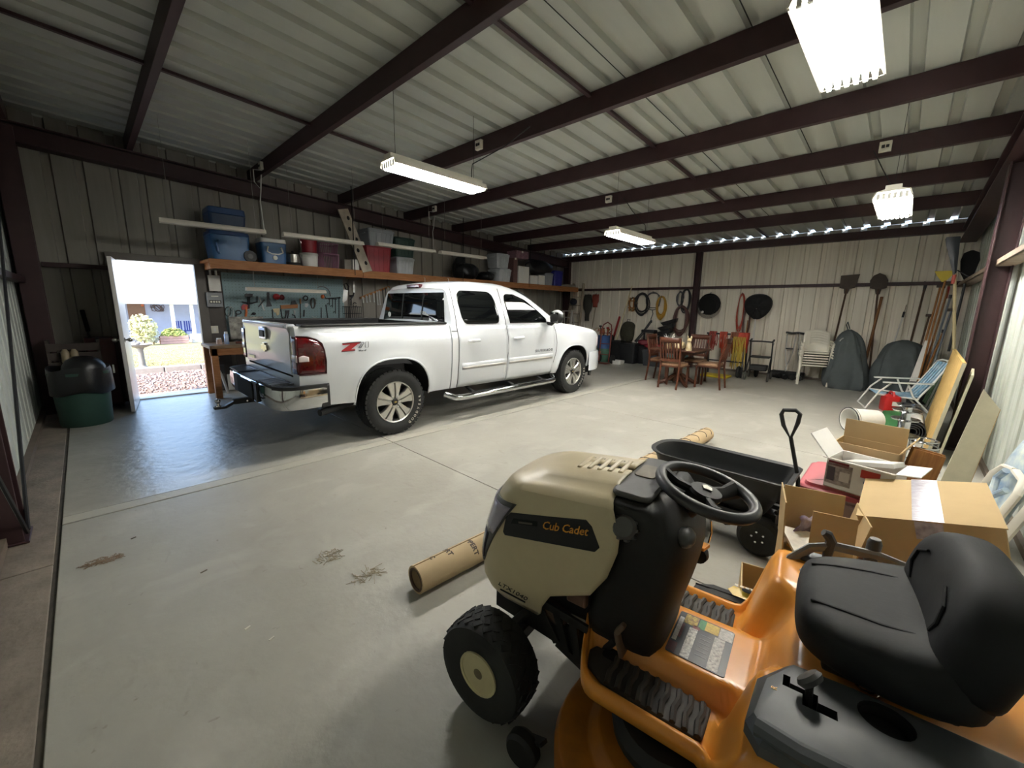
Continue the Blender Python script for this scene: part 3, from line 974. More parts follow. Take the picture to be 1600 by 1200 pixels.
    # windscreen
    MB().grid(lambda u, v: (lerp(2.42, 3.1, u), lerp(-.66, .66, v) * (1 + .22 * u), smooth_interp(lerp(2.42, 3.1, u), ROOF) + .024), 10, 6).build('windscreen', TGLASS, t, thick=.004)
    # nose
    fb = MB().loft([[(x, y, z) for x, y, z in ((4.30, s * 1.0, zz), (4.5, s * .97, zz), (4.62, s * .8, zz), (4.68, s * .4, zz))] for s in (-1, ) for zz in (.42, .44, .7, .72)], cap=False, closed=False)
    path = [(4.14, -1.005), (4.3, -.99), (4.45, -.95), (4.56, -.85), (4.63, -.5), (4.66, 0), (4.63, .5), (4.56, .85), (4.45, .95), (4.3, .99), (4.14, 1.005)]
    rings = [[(x + dx, y * (1 + dx * .2), z) for dx, z in ((-.06, .36), (-.01, .36), (.015, .45), (.02, .6), (.0, .72), (-.06, .72))] for x, y in path]
    MB().loft(rings).build('front_bumper', WHITE, t, 40)
    MB().bx(4.5, 4.6, -.6, .6, .78, 1.0).build('grille', BLACKP, t, bev=.01)
    MB().tube([(4.16, -.97, .40), (4.14, -.97, .26)], .03, 6).build('mud_flap', BLACKP, t)
    for s in (-1, 1):
        wheel(t, 0, s * .865, s, True)
        wheel(t, 3.6, s * .865, s, True)
    # lettering and decals on the side toward the camera
    d = text('badge', 'SILVERADO', .062, mat('badge grey', '3b4046', .3, .6, 0), t, (2.72, -1.0035 - .006, .835), (PI / 2, 0, 0), .002, spacing=1.5)
    ox, oz, yy = -.615, 1.035, -1.0
    def DP(pts):
        return [(ox + u, oz + v + u * .03) for u, v in pts]
    dz = MB().prism(DP([(.01, .082), (.21, .082), (.19, .066), (.175, .066), (.095, .013), (.145, .013), (.135, 0), (-.005, 0), (-.002, .012), (.09, .066), (.005, .066)]), yy - .004, yy, 'xz').build('decal', mat('decal red', '9d1219', .4, 0, 0), t, 0)
    OUT = mat('decal outline', '3c3e42', .4, 0, 0)
    for nm, pts in (('decal_bar', [(.005, .085), (.21, .085)]), ('decal_bar', [(-.008, -.003), (.14, -.003)])):
        q = DP(pts)
        MB().bar((q[0][0], yy - .003, q[0][1]), (q[1][0], yy - .003, q[1][1]), .006, .007).build(nm, OUT, dz, 0)
    for nm, pts in (('seven_outline', [(.19, .078), (.245, .078), (.24, .066), (.205, .02), (.18, .02), (.215, .064)]), ('one_outline', [(.262, .08), (.295, .08), (.292, .02), (.255, .02)])):
        MB().tube([(u, yy - .003, v) for u, v in DP(pts)], .003, 5, True).build(nm, OUT, dz)
    text('decal_lettering', '4x4', .034, OUT, dz, (ox + .215, yy - .004, oz - .004), (PI / 2, 0, 0), .001, shear=.3, spacing=1.1).scale = (1.7, .8, 1)
    return t
truck = build_truck()
# ------------------------------------------------------------------ riding mower
CREAM = mat('mower cream paint', 'c6b896', .38, 0, .06, 5, .02, .45, col2='baab8a', bscale=60)
ORANGE = mat('mower orange paint', 'e0973c', .3, 0, .08, 4, .02, .5, col2='d68d36', bscale=40)
DECKOR = mat('worn orange deck', 'a8640f', .5, 0, .25, 7, .1, .4, col2='7d4b10')
DASH = mat('black grained plastic', '1d1c1b', .6, 0, .12, 30, .08, .4)
DGREY = mat('dark grey plastic', '4b4a48', .5, 0, .1, 18, .05)
LGREY = mat('light grey plastic', '85888a', .45, 0, .1, 18, .04)
MGREY = mat('mid grey plastic', '4b4e51', .48, 0, .1, 18, .04)
PAD = mat('ribbed foot pad', '3d3934', .7, 0, .12, 25, .05)
SEATM = mat('black seat vinyl', '111214', .68, 0, .12, 30, .06, .4)
TANRIM = mat('tan wheel rim', 'c3b88f', .45, 0, .12, 8)
ORLET = mat('orange lettering', 'd9942f', .4, 0, 0)

def turf_wheel(parent, x, y, r, w, rim_r, s):
    t = MB().lathe([(rim_r, -w * .42), (r * .8, -w * .5), (r * .93, -w * .47), (r * .985, -w * .34), (r, 0), (r * .985, w * .34), (r * .93, w * .47), (r * .8, w * .5), (rim_r, w * .42)], 40, axis='y', cap=False).build('tyre', RUBBER, parent, 30, loc=(x, y, r))
    n = 26
    b = MB()
    for k in range(n):
        for j in range(4):
            a = 2 * PI * (k + (j % 2) * .5) / n
            yy = (j - 1.5) * w * .19
            rr = r * (.998 if abs(j - 1.5) < 1 else .984)
            b.M = Matrix.Rotation(a, 4, 'Y') @ Matrix.Translation((0, yy, rr)) @ Matrix.Rotation((-1 if j % 2 else 1) * .6, 4, 'Z')
            b.bx(-.011, .011, -w * .11, w * .11, -.006, .002)
    tag(b.build('tread_lugs', RUBBER, t, 0), kind='stuff')
    rim = MB().lathe([(rim_r * 1.03, s * w * .44), (rim_r * 1.02, s * w * .48), (rim_r * .93, s * w * .46), (rim_r * .88, s * w * .3), (rim_r * .6, s * w * .26), (rim_r * .35, s * w * .36), (rim_r * .2, s * w * .36), (.001, s * w * .36)], 28, axis='y').build('rim', TANRIM, parent, 35, loc=(x, y, r))
    MB().lathe([(.02, s * w * .3), (.02, s * w * .45), (.001, s * w * .46)], 12, axis='y').build('hub_cap', mat('hub brown', '6d6248', .6, .2, .2), rim)
    return t

def build_mower():
    t = thing('riding_mower', 'orange and cream riding mower with a black seat parked nearest the camera', 'mower', (1.421, -.204, 0), R(97.5))
    # ---- hood: horizontal outlines stacked upward
    LV = [(.35, .195, 1.355), (.39, .222, 1.385), (.43, .236, 1.402), (.50, .243, 1.405), (.58, .247, 1.392), (.66, .249, 1.372), (.74, .249, 1.345), (.79, .250, 1.325), (.825, .247, 1.305), (.85, .236, 1.285), (.865, .215, 1.265), (.872, .19, 1.24), (.874, .165, 1.215), (.884, .145, 1.18), (.89, .125, 1.15), (.893, .06, 1.05), (.893, .012, .97)]
    def xr(z):
        return interp(z, [(.35, 1.11), (.375, 1.085), (.47, 1.06), (.49, 1.05), (.595, .848), (.70, .808), (.772, .783), (.83, .81), (.87, .835), (.9, .85)])
    LV = [(a, b, c + .022) for a, b, c in LV]
    def lv(z):
        return interp(z, [(a, b) for a, b, c in LV]), interp(z, [(a, c) for a, b, c in LV])
    def rise(x, z):
        return max(0, z - .62) * .2 * (1.32 - x) / .45
    def outline(z, w, xn, s):
        """s 0 rear left, .5 nose, 1 rear right"""
        u = s * 2 if s <= .5 else (1 - s) * 2
        sg = 1 if s <= .5 else -1
        x0 = xr(z)
        xs_ = xn - w * .62
        if u < .55:
            x, y = lerp(min(x0, xs_), xs_, u / .55), w
        else:
            a = (u - .55) / .45 * PI / 2
            x = xs_ + (xn - xs_) * math.sin(a) ** .9
            y = w * max(0, math.cos(a)) ** .7
        return (x, sg * y, z + rise(x, z))
    NS = 64
    rings = [[outline(z, w, xn, i / NS) for i in range(NS + 1)] for z, w, xn in LV]
    hood = MB().loft(rings, cap=False, closed=False).build('hood', CREAM, t, 28, thick=.006)
    def hpt(z, s, off):
        w, xn = lv(z)
        p = Vector(outline(z, w, xn, s))
        q = Vector(outline(z, w, xn, s + .004)) - Vector(outline(z, w, xn, s - .004))
        n = Vector((q.y, -q.x, 0)).normalized()
        c = Vector((.9, 0, 0))
        if n.dot(p - c) < 0:
            n = -n
        return p + n * off
    for sd in (0, 1):
        f = (lambda s: s) if not sd else (lambda s: 1 - s)
        fr = MB().grid(lambda u, v: hpt(lerp(.50, .80, v), f(lerp(.272 + .075 * (1 - v) ** 1.0, .47, u)), .006), 10, 8).build('lamp_frame', DGREY, hood, 60, thick=.006)
        MB().grid(lambda u, v: hpt(lerp(.655, .785, v), f(lerp(.282 + .03 * (1 - v), .46, u)), .012), 10, 6).build('head_lamp', mat('smoky lamp lens', '8d8796', .12, 0, .1, 10, 0, .6, coat=.4), fr, 60, thick=.006)
        MB().grid(lambda u, v: hpt(lerp(.52, .635, v), f(lerp(.345, .455, u)), .011), 8, 4).build('lower_lamp', mat('dark lamp lens', '3a3640', .12, 0, 0), fr, 60, thick=.006)
        sg = -1 if sd else 1
        k = sg
        pan = MB().prism([(1.232, .742), (1.21, .772), (.905, .846), (.882, .83), (.852, .766), (.868, .744), (1.235, .668), (1.245, .68)], k * .245, k * .2545).build('side_panel', DASH, hood, 0, bev=.004)
        MB().prism([(1.195, .752), (1.09, .777), (1.09, .758), (1.205, .73)], k * .254, k * .256).build('panel_slot', MATTE, pan, 0)
        MB().prism([(1.17, .75), (1.11, .764), (1.11, .757), (1.17, .743)], k * .256, k * .2575).build('slot_mesh', mat('slot mesh', '4e463a', .6, 0, .2), pan, 0)
        text('lettering', 'Cub Cadet', .042, ORLET, pan, (.985, k * .256, .788), (PI / 2, R(-12.0 if k > 0 else 12), PI if k > 0 else 0), .0015, shear=.4, spacing=.95)
        text('lettering', 'LTX1040', .032, DASH, hood, (1.205, k * .2405, .437), (PI / 2, R(3), PI if k > 0 else 0), .001, shear=.3).scale = (1.15, .8, 1)
        MB().box((1.205, k * .2365, .413), (.12, .004, .004)).build('pinstripe', DASH, hood, 0)
    def topz(x):
        return .893 + .1213 * (1.32 - x)
    for i in range(5):
        x = 1.045 - i * .04
        MB().bar((x, -.085, topz(x) - .002), (x - .01, .055, topz(x) + .001), .02, .018).build('louver', CREAM, hood, 40, bev=.006)
        if i < 4:
            MB().bar((x - .02, -.08, topz(x - .02) - .002), (x - .03, .03, topz(x - .02) - .001), .012, .008).build('louver_gap', MATTE, hood, 0)
    # ---- dash tower
    D = [(.34, .665, .97, .175), (.40, .66, .95, .175), (.47, .655, .93, .178), (.60, .62, .90, .192), (.72, .60, .88, .205), (.80, .61, .875, .222), (.86, .64, .87, .228), (.91, .68, .865, .226), (.93, .70, .862, .222)]
    rings = []
    for z, xa, xb_, w in D:
        rings.append([((xa + xb_) / 2 + (xb_ - xa) / 2 * a, b * w, z) for a, b in [(math.copysign(abs(math.cos(k)) ** .45, math.cos(k)), math.copysign(abs(math.sin(k)) ** .45, math.sin(k))) for k in [2 * PI * i / 28 for i in range(28)]]])
    dash = MB().loft(rings).build('dash_tower', DASH, t, 50, sub=1)
    MB().prism(rrect(.13, .38, .03, 3, (.79, 0)), .925, .945, 'xy').build('dash_top', DGREY, dash, bev=.008)
    MB().prism(rrect(.07, .12, .015, 3, (.80, -.03)), .943, .949, 'xy').build('battery_bracket', mat('dull bracket', '6d675c', .5, .5, .2), dash, bev=.002)
    cap = MB()
    cap.M = Matrix.Translation((.782, .215, .845)) @ Matrix.Rotation(R(-62), 4, 'X')
    cap.lathe([(.001, -.02), (.036, -.02), (.038, .0), (.038, .03), (.03, .042), (.001, .044)], 20).build('fuel_cap', DGREY, dash, 30)
    cg = MB()
    cg.M = cap.M
    for k in range(10):
        a = 2 * PI * k / 10
        cg.cyl((.038 * math.cos(a), .038 * math.sin(a), -.005), (.038 * math.cos(a), .038 * math.sin(a), .028), .006, n=6)
    tag(cg.build('cap_grips', DGREY, dash, 30), kind='stuff')
    ig = MB().ball((.625, .13, .83), (.03, .045, .03)).build('switch_housing', DGREY, dash)
    MB().bar((.60, -.14, .665), (.655, -.155, .66), .05, .014).build('throttle_tab', ORANGE, dash, 0, bev=.004)
    MB().lathe([(.001, -.02), (.03, -.018), (.034, 0), (.03, .02), (.001, .022)], 16, axis='y', c=(.63, -.18, .61)).build('pto_knob', DASH, dash)
    MB().tube([(.60, -.15, .77), (.595, -.16, .72), (.6, -.155, .68)], .004, 6).build('key_wire', CHROME, dash)
    # ---- steering wheel
    sw = thing('steering_wheel', None, None)
    sw.parent = t
    sw.location = (.602, .0, .945)
    sw.rotation_euler = (0, R(-13), 0)
    MB().tube([(.146 * math.cos(a), .146 * math.sin(a), 0) for a in [2 * PI * k / 48 for k in range(48)]], .0185, 12, closed=True).build('rim', mat('steering rim', '2b2b2d', .42, 0, .1, 30), sw)
    for a in (0, PI * .68, -PI * .68):
        c, s_ = math.cos(a), math.sin(a)
        MB().tube([(.03 * c, .03 * s_, -.02), (.09 * c, .09 * s_, -.018), (.14 * c, .14 * s_, -.003)], [.026, .024, .03], 8, flat=.55).build('spoke', DASH, sw)
    MB().lathe([(.001, -.04), (.04, -.04), (.052, -.012), (.048, .0), (.001, .006)], 24).build('hub', DASH, sw)
    em = MB()
    em.M = Matrix.Translation((0, 0, .006)) @ Matrix.Rotation(R(-60), 4, 'Z')
    em.prism([(-.016, -.01), (.004, -.016), (.017, -.004), (.013, .012), (-.008, .015)], 0, .004, 'xy').build('emblem', mat('silver badge', 'b9b6ac', .3, .8, 0), sw, 0)
    MB().cyl((.72, 0, .78), (.62, 0, .92), .034, .04, n=14).build('steering_column', DASH, t)
    # ---- orange body: height field with skirts
    def ss(a, b, x):
        v = min(1, max(0, (x - a) / (b - a)))
        return v * v * (3 - 2 * v)
    def halfw(x):
        f = ss(.50, .40, x)
        b = lerp(.342, .485, f)
        if x > .80:
            b -= .22 * ((x - .80) / .13) ** 2.4
        if x < -.15:
            b -= .14 * ((-.15 - x) / .28) ** 2
        return b
    def zt(x, y):
        ay = abs(y)
        tun = lerp(.392, .322, ss(.135, .17, ay))
        rim = .028 * ss(halfw(x) - .035, halfw(x) - .012, ay) + .028 * ss(.875, .90, x)
        low = tun + rim
        fen = .592 - .03 * ss(.24, .12, ay) - .09 * ss(-.2, -.43, x) - .02 * ss(halfw(x) - .06, halfw(x), ay)
        edge = lerp(.37, .45, ss(.12, .25, ay))
        return lerp(low, fen, ss(edge + .03, edge - .075, x))
    rings = []
    NX, NY = 70, 56
    for i in range(NX + 1):
        x = lerp(.93, -.43, i / NX)
        b = halfw(x)
        zs = [zt(x, b * (2 * j / NY - 1)) for j in range(NY + 1)]
        row = [(x, b * (2 * j / NY - 1), zs[j]) for j in range(NY + 1)]
        f = ss(.44, .36, x)
        dn_ = lerp(.045, .26, f)
        L0 = [(x, -(b + .008), zs[0] - dn_), (x, -(b + .008), zs[0] - .012)]
        rings.append(L0 + row + [(x, b + .008, zs[-1] - .012), (x, b + .008, zs[-1] - dn_)])
    body = MB().loft(rings, cap=False, closed=False).build('fender_body', ORANGE, t, 60, thick=.006)
    MB().grid(lambda u, v: (.93 + .004, lerp(-.12, .12, u), lerp(.30, .36, v)), 4, 1).build('front_lip', ORANGE, body, thick=.005)
    for s in (1, -1):
        pd = MB().prism([(.492, s * .185), (.495, s * .30), (.52, s * .312), (.80, s * .305), (.86, s * .275), (.885, s * .21), (.87, s * .178), (.6, s * .178)], .325, .338, 'xy').build('foot_pad', PAD, t, bev=.006)
        for k in range(9):
            x = .51 + k * .034
            MB().tube([(x + .006, s * .19, .343), (x, s * .225, .345), (x + .006, s * .26, .345), (x - .002, s * .305, .342)], .0095, 6).build('pad_rib', PAD, pd)
    # pedals
    p = MB().bar((.775, .17, .352), (.80, .17, .44), .062, .016, up=(1, 0, 0)).bar((.80, .17, .435), (.775, .17, .478), .062, .018, up=(1, 0, 0))
    p.build('clutch_pedal', mat('brown rubber pedal', '6a5848', .8, 0, .15, 20), t, bev=.006)
    MB().tube([(.86, .165, .30), (.81, .165, .38)], .012, 8).build('pedal_arm', DASH, t)
    MB().prism(rrect(.05, .1, .01, 3, (.815, .16)), .338, .341, 'xy').build('pedal_slot', MATTE, t, 0)
    MB().bar((.76, -.2, .34), (.80, -.2, .42), .06, .014, up=(1, 0, 0)).build('drive_pedal', PAD, t, bev=.006)
    # instruction sticker on the tunnel
    st = MB().prism(rrect(.182, .222, .008, 2, (.566, .004)), .3935, .3975, 'xy').build('safety_label', mat('label black', '23242a', .35, 0, .1, 60), t, 0)
    def lab(u0, u1, v0, v1, col, dark, nm='label_block', z=.3975):
        MB().bx(.657 - u1 * .182, .657 - u0 * .182, -.107 + v0 * .222, -.107 + v1 * .222, z, z + .0006).build(nm, mat('label ' + col, col, .4, 0, .55, 110, col2=dark), st, 0)
    lab(.03, .11, .14, .72, 'dddbd4', 'a9a7a2')
    lab(.11, .16, .28, .62, '6a2426', '471a1c')
    lab(.01, .16, .76, .98, '5a2024', '33181a')
    lab(.12, .36, .02, .25, 'd9bd4a', '6f4a28')
    lab(.30, .42, .22, .30, '8a3230', '5c2020')
    lab(.38, .50, .02, .25, '4f9a5b', '2f7040')
    lab(.50, .74, .02, .24, 'dcc044', 'a98a28')
    lab(.75, .99, .02, .27, 'cfcdc6', '8a8882')
    lab(.25, .40, .30, .98, 'd6d4cc', '6a6864')
    lab(.70, .88, .28, .98, 'd6d4cc', '6a6864')
    for k in range(6):
        lab(.47, .66, .36 + k * .09, .375 + k * .09, '77787a', '5a5b5e', 'label_line')
    # discharge chute with round caution sticker
    ch = MB().loft([[(x, y, z) for x, y, z in ((xx, -.40, za), (xx, -.62, zb2), (xx, -.66, zb2 - .05), (xx, -.66, .07), (xx, -.40, .12))] for xx, za, zb2 in ((.70, .24, .19), (.62, .27, .22), (.42, .27, .22), (.34, .25, .20))]).build('discharge_chute', DASH, t, 30, bev=.006)
    for k in range(3):
        MB().tube([(.69, -.42 - k * .07, .262 - k * .016), (.36, -.44 - k * .07, .268 - k * .016)], .004, 5).build('chute_rib', DASH, ch)
    cs = MB().prism([(.405, -.47), (.43, -.445), (.53, -.445), (.555, -.47), (.535, -.50), (.425, -.50)], 0, .002, 'xy')
    cs.build('caution_label', mat('caution yellow', 'd8b73a', .4, 0, .1), ch, 0, loc=(0, -.105, .162), rot=(R(-12), 0, 0))
    MB().ball((.48, -.575, .277), (.022, .016, .003), 10, 6).build('caution_symbol', MATTE, ch)
    for k in range(5):
        MB().box((.525 - k * .022, -.592, .2785), (.014, .01, .0015), rx=R(-12)).build('caution_print', PLATE, ch, 0)
    # deck
    dk = MB()
    for s in (1, -1):
        dk.M = Matrix.Translation((.60, s * .26, 0))
        dk.lathe([(.335, .075), (.338, .15), (.325, .185), (.29, .2), (.235, .195), (.225, .205), (.2, .228), (.16, .23), (.001, .23)], 44)
    dk.M = Matrix.Identity(4)
    dk.bx(.30, .92, -.26, .26, .08, .19)
    deck = dk.build('cutting_deck', DECKOR, t, 35, bev=.004)
    for s in (1, -1):
        MB().lathe([(.16, .225), (.165, .26), (.14, .285), (.001, .29)], 30, c=(.60, s * .25, 0)).build('spindle_cover', DASH, deck)
    for s in (1, -1):
        MB().lathe([(.001, -.035), (.018, -.035), (.02, -.03), (.05, -.028), (.06, -.015), (.06, .015), (.05, .028), (.001, .03)], 24, axis='y', c=(1.0, s * .445, .062)).build('deck_wheel', DASH, t)
        MB().bar((.93, s * .43, .12), (1.0, s * .41, .07), .03, .012).build('deck_wheel_bracket', DASH, t)
    # front axle, frame, engine
    MB().bar((1.22, -.3, .2), (1.22, .3, .2), .07, .06).bar((1.2, -.02, .2), (1.2, .02, .34), .1, .1).build('front_axle', DASH, t, bev=.006)
    for s in (1, -1):
        rail = [(1.34, .26), (1.34, .33), (.95, .34), (.60, .30), (-.3, .34), (-.3, .28), (.60, .25), (.95, .23)]
        MB().prism(rail, s * .155, s * .165).build('frame_rail', DASH, t, 0)
        MB().tube([(1.22, s * .32, .19), (1.20, s * .30, .30), (1.16, s * .2, .34)], .018, 8).build('king_pin', DASH, t)
        br = MB()
        for (a, b) in (((.90, .40), (1.12, .42)), ((1.12, .42), (1.02, .28)), ((1.02, .28), (.86, .22)), ((.96, .41), (.93, .25)), ((1.03, .415), (.98, .27))):
            br.bar((a[0], s * .2, a[1]), (b[0], s * .2, b[1]), .012, .03)
        br.build('side_bracket', DASH, t, 0)
        turf_wheel(t, 1.225, s * .352, .19, .15, .083, s)
        turf_wheel(t, 0, s * .37, .25, .20, .115, s)
    MB().bx(.92, 1.24, -.15, .15, .38, .74).cyl((1.06, 0, .5), (1.06, 0, .78), .14, n=18).build('engine', MATTE, t, bev=.01)
    MB().cyl((1.13, .17, .40), (1.0, .17, .36), .035, n=12).build('muffler', mat('rusty muffler', '4b3a30', .8, .3, .3), t)
    MB().box((.95, .19, .5), (.08, .03, .05)).build('fuel_filter', mat('rust brown', '5a3f30', .7, 0, .3), t, bev=.01)
    # ---- seat
    def sup(cx, cz, w, h, x, n=26, e=.55, tilt=0, bolster=0):
        out = []
        for i in range(n):
            a = 2 * PI * i / n
            c, s_ = math.cos(a), math.sin(a)
            y = w * math.copysign(abs(c) ** e, c)
            dz = h * math.copysign(abs(s_) ** e, s_)
            if s_ > 0:
                dz += bolster * (abs(y) / max(w, .01)) ** 2 * (s_ ** .5)
            out.append((x + tilt * dz, y, cz + dz))
        return out
    seat = thing('seat', None, None)
    seat.parent = t
    rings = []
    for x, w, h, cz, bo in ((.33, .07, .02, .685, 0), (.322, .14, .045, .688, 0), (.305, .178, .058, .69, .006), (.27, .208, .066, .69, .012), (.21, .232, .07, .69, .02), (.14, .243, .072, .69, .032), (.08, .243, .076, .692, .042), (.03, .235, .082, .70, .045), (-.02, .21, .09, .71, .03), (-.05, .15, .08, .715, 0)):
        rings.append(sup(0, cz, w, h, x, bolster=bo))
    MB().loft(rings).build('cushion', SEATM, seat, 80, sub=1)
    rings = []
    for z, w, th, xc in ((.67, .20, .05, -.005), (.72, .232, .062, .008), (.77, .242, .068, .004), (.82, .242, .07, -.006), (.87, .23, .07, -.013), (.915, .20, .064, -.018), (.945, .155, .05, -.02), (.958, .075, .024, -.02)):
        ring_ = []
        for i in range(26):
            a = 2 * PI * i / 26
            c, s_ = math.cos(a), math.sin(a)
            y = w * math.copysign(abs(c) ** .6, c)
            dx = th * math.copysign(abs(s_) ** .6, s_)
            if s_ > 0:
                dx += .055 * (abs(y) / .24) ** 2.2 * s_
            ring_.append((xc + dx, y, z))
        rings.append(ring_)
    MB().loft(rings).build('backrest', SEATM, seat, 80, sub=1)
    for s in (1, -1):
        MB().tube([(.30, s * .10, .7515), (.24, s * .115, .7605), (.16, s * .13, .767), (.10, s * .13, .7715)], .004, 6).build('seam', SEATM, seat)
        MB().tube([(.079, s * .12, .79), (.078, s * .15, .83), (.07, s * .14, .87), (.062, s * .09, .895)], .004, 6).build('seam', SEATM, seat)
    MB().bx(.0, .26, -.15, .15, .59, .63).build('seat_pan', DASH, seat, bev=.01)
    for s in (1, -1):
        MB().tube([(.16 + .022 * math.cos(a), s * .12 + .022 * math.sin(a), .555 + .0022 * k) for k, a in [(k, k * .8) for k in range(34)]], .004, 5).build('spring', CHROME, seat)
    # ---- left console with gear lever and cup holder
    con = MB().loft([[(x, y, z) for x, y in pl] for z, pl in (
        (.575, [(.335, .212), (.392, .30), (.402, .44), (.37, .482), (.25, .478), (.05, .462), (-.1, .43), (-.19, .36), (-.2, .25), (-.1, .205), (.2, .205)]),
        (.605, [(.335, .212), (.392, .30), (.402, .44), (.37, .485), (.25, .482), (.05, .466), (-.1, .434), (-.19, .36), (-.2, .25), (-.1, .205), (.2, .205)]),
        (.628, [(.32, .222), (.372, .31), (.388, .43), (.36, .465), (.25, .46), (.05, .44), (-.1, .41), (-.17, .35), (-.18, .26), (-.1, .22), (.2, .215)]),
        (.632, [(.31, .232), (.36, .315), (.378, .42), (.35, .45), (.25, .445), (.05, .425), (-.1, .40), (-.16, .35), (-.17, .27), (-.1, .23), (.2, .225)]))]).build('control_console', MGREY, t, 65)
    cutc = MB().lathe([(.04, .56), (.047, .70)], 24, c=(.148, .275, 0), sx=1.15).build('cut', MATTE, t, 0)
    cut2 = [MB().prism([(.34, .275), (.34, .312), (.30, .312), (.30, .345), (.235, .345), (.235, .318), (.27, .318), (.27, .296), (.325, .296), (.325, .275)], .60, .70, 'xy').build('cut', MATTE, t, 0)]
    apply_cut(con, [cutc] + cut2)
    MB().lathe([(.001, .598), (.041, .598), (.041, .625), (.039, .625), (.039, .6), (.001, .6)], 24, c=(.148, .275, 0), sx=1.15).build('cup_well', MATTE, con)
    MB().tube([(.38, .455, .622), (.30, .472, .627), (.15, .462, .627), (.02, .445, .62)], .02, 8).build('console_lip', MGREY, con)
    MB().tube([(.285, .312, .60), (.29, .31, .66)], .008, 8).build('gear_lever', DASH, t)
    kn = MB()
    kn.M = Matrix.Translation((.292, .31, .678)) @ Matrix.Rotation(R(50), 4, 'Y') @ Matrix.Rotation(R(15), 4, 'X')
    kn.lathe([(.001, -.012), (.022, -.011), (.027, 0), (.022, .009), (.001, .011)], 20, sx=1.15).build('gear_knob', DGREY, t)
    text('shift_mark', 'R', .018, ORLET, con, (.355, .335, .6325), (0, 0, R(-90)), .0006)
    # ---- right hand grip and levers
    MB().tube([(.39, -.31, .44), (.375, -.36, .52), (.345, -.40, .59), (.29, -.425, .645), (.22, -.435, .672), (.1, -.44, .678), (-.05, -.43, .66)], [.012, .02, .022, .022, .022, .022, .015], 8, flat=.6).build('grab_rail', LGREY, t)
    MB().loft([[(.385, -.31, .44), (.34, -.40, .555), (.34, -.36, .565)], [(.375, -.22, .50), (.30, -.33, .61), (.30, -.30, .62)]]).build('rail_foot', LGREY, t, 0, bev=.004)
    MB().tube([(.24, -.43, .62), (.235, -.43, .69), (.25, -.425, .715), (.262, -.42, .722)], [.014, .018, .018, .012], 8).build('deck_lever', DGREY, t)
    MB().tube([(.12, -.45, .60), (.115, -.45, .72), (.115, -.45, .735)], [.018, .022, .016], 12).build('lift_handle', DGREY, t)
    MB().bx(-.15, .32, -.47, -.40, .575, .612).build('right_console', MGREY, t, bev=.012)
    MB().bx(-.42, -.38, -.2, .2, .34, .52).build('hitch_plate', DASH, t, bev=.004)
    return t
mower = build_mower()
# ------------------------------------------------------------------ tool wall: shelf and what is on it
PINE = wood('old pine', 'a9744a', '86562f', .6, 0)
PLANKW = wood('raw plank', '8d7c68', '6b5a48', .8, 2)
def solid(name, mb, m, label, cat, group=None, loc=None, rot=None, smooth=35, bev=0, sub=0, thick=0, kind=None):
    return tag(mb.build(name, m, None, smooth, bev, sub, thick, loc, rot), label, cat, group, kind)

SZ = 2.17                                                # top of the long shelf
sh = thing('long_shelf', 'long wooden wall shelf running above the tool board', 'shelf', (0, 0, 0))
for k, (a, b) in enumerate(((1.42, 3.86), (3.865, 6.3), (6.305, 8.74), (8.745, 11.1))):
    MB().bx(a, b, 7.72, 7.76, SZ - .14, SZ + .002).build('face_board', PINE, sh, bev=.004)
    for j in range(3):
        MB().bx(a, b, 7.765 + j * .225, 7.985 + j * .225, SZ - .035, SZ).build('board', PINE, sh, bev=.003)
for x in (1.5, 3.86, 6.3, 8.74, 11.0):
    MB().bx(x - .02, x + .02, 7.76, 8.44, SZ - .13, SZ - .036).build('joist', PINE, sh)
for x in (3.7, 6.35, 8.72):
    beam('hanger_rod', MB().cyl((x, 7.725, SZ - .1), (x, 7.7, zr(x)), .01, n=6), 'thin dark rod hanging the long shelf from the roof', MATTE)

BLUE = mat('cooler blue', '2f5a86', .4, 0, .08, 6)
NAVY = mat('dark blue lid', '22406b', .45, 0, .08, 6)
WPL = mat('white plastic', 'dedcd6', .45, 0, .06, 8)
def cooler(x0, x1, y0, y1, z0, z1, label, lid, lidm, wheels=False, front_handle=False, body=BLUE):
    cx, cy_ = (x0 + x1) / 2, (y0 + y1) / 2
    t = thing('cooler', label, 'cooler', (cx, cy_, z0), 0, 'coolers on the shelf')
    w, d, h = x1 - x0, y1 - y0, z1 - z0
    MB().loft([[(p[0], p[1], 0) for p in rrect(w * .9, d * .9, .05, 3)], [(p[0], p[1], h - lid) for p in rrect(w, d, .05, 3)]]).build('body', body, t, bev=.008)
    MB().loft([[(p[0], p[1], h - lid + .002) for p in rrect(w * 1.01, d * 1.01, .05, 3)], [(p[0], p[1], h) for p in rrect(w * .97, d * .97, .05, 3)]]).build('lid', lidm, t, bev=.012)
    if wheels:
        MB().cyl((w * .5 - .02, -d * .46, .09), (w * .5 - .02, -d * .52, .09), .09, n=20).build('wheel', BLACKP, t)
        MB().cyl((w * .5 - .02, -d * .52, .09), (w * .5 - .02, -d * .53, .09), .04, n=12).build('wheel_hub', DGREY, t)
        MB().tube([(-w * .3, -d * .46, .1), (-w * .34, -d * .53, .12), (-w * .36, -d * .53, h * .6), (-w * .3, -d * .5, h * .66)], .014, 6).build('tow_handle', body, t)
    if front_handle:
        MB().tube([(-.1, -d * .48, h * .64), (-.1, -d * .53, h * .66), (-.12, -d * .55, h * .46), (-.05, -d * .55, h * .38), (.05, -d * .55, h * .38), (.12, -d * .55, h * .46), (.1, -d * .53, h * .66), (.1, -d * .48, h * .64)], .012, 6).build('handle', WPL, t)
        MB().cyl((0, -d * .47, .1), (0, -d * .52, .1), .035, n=12).build('drain_plug', WPL, t)
    return t
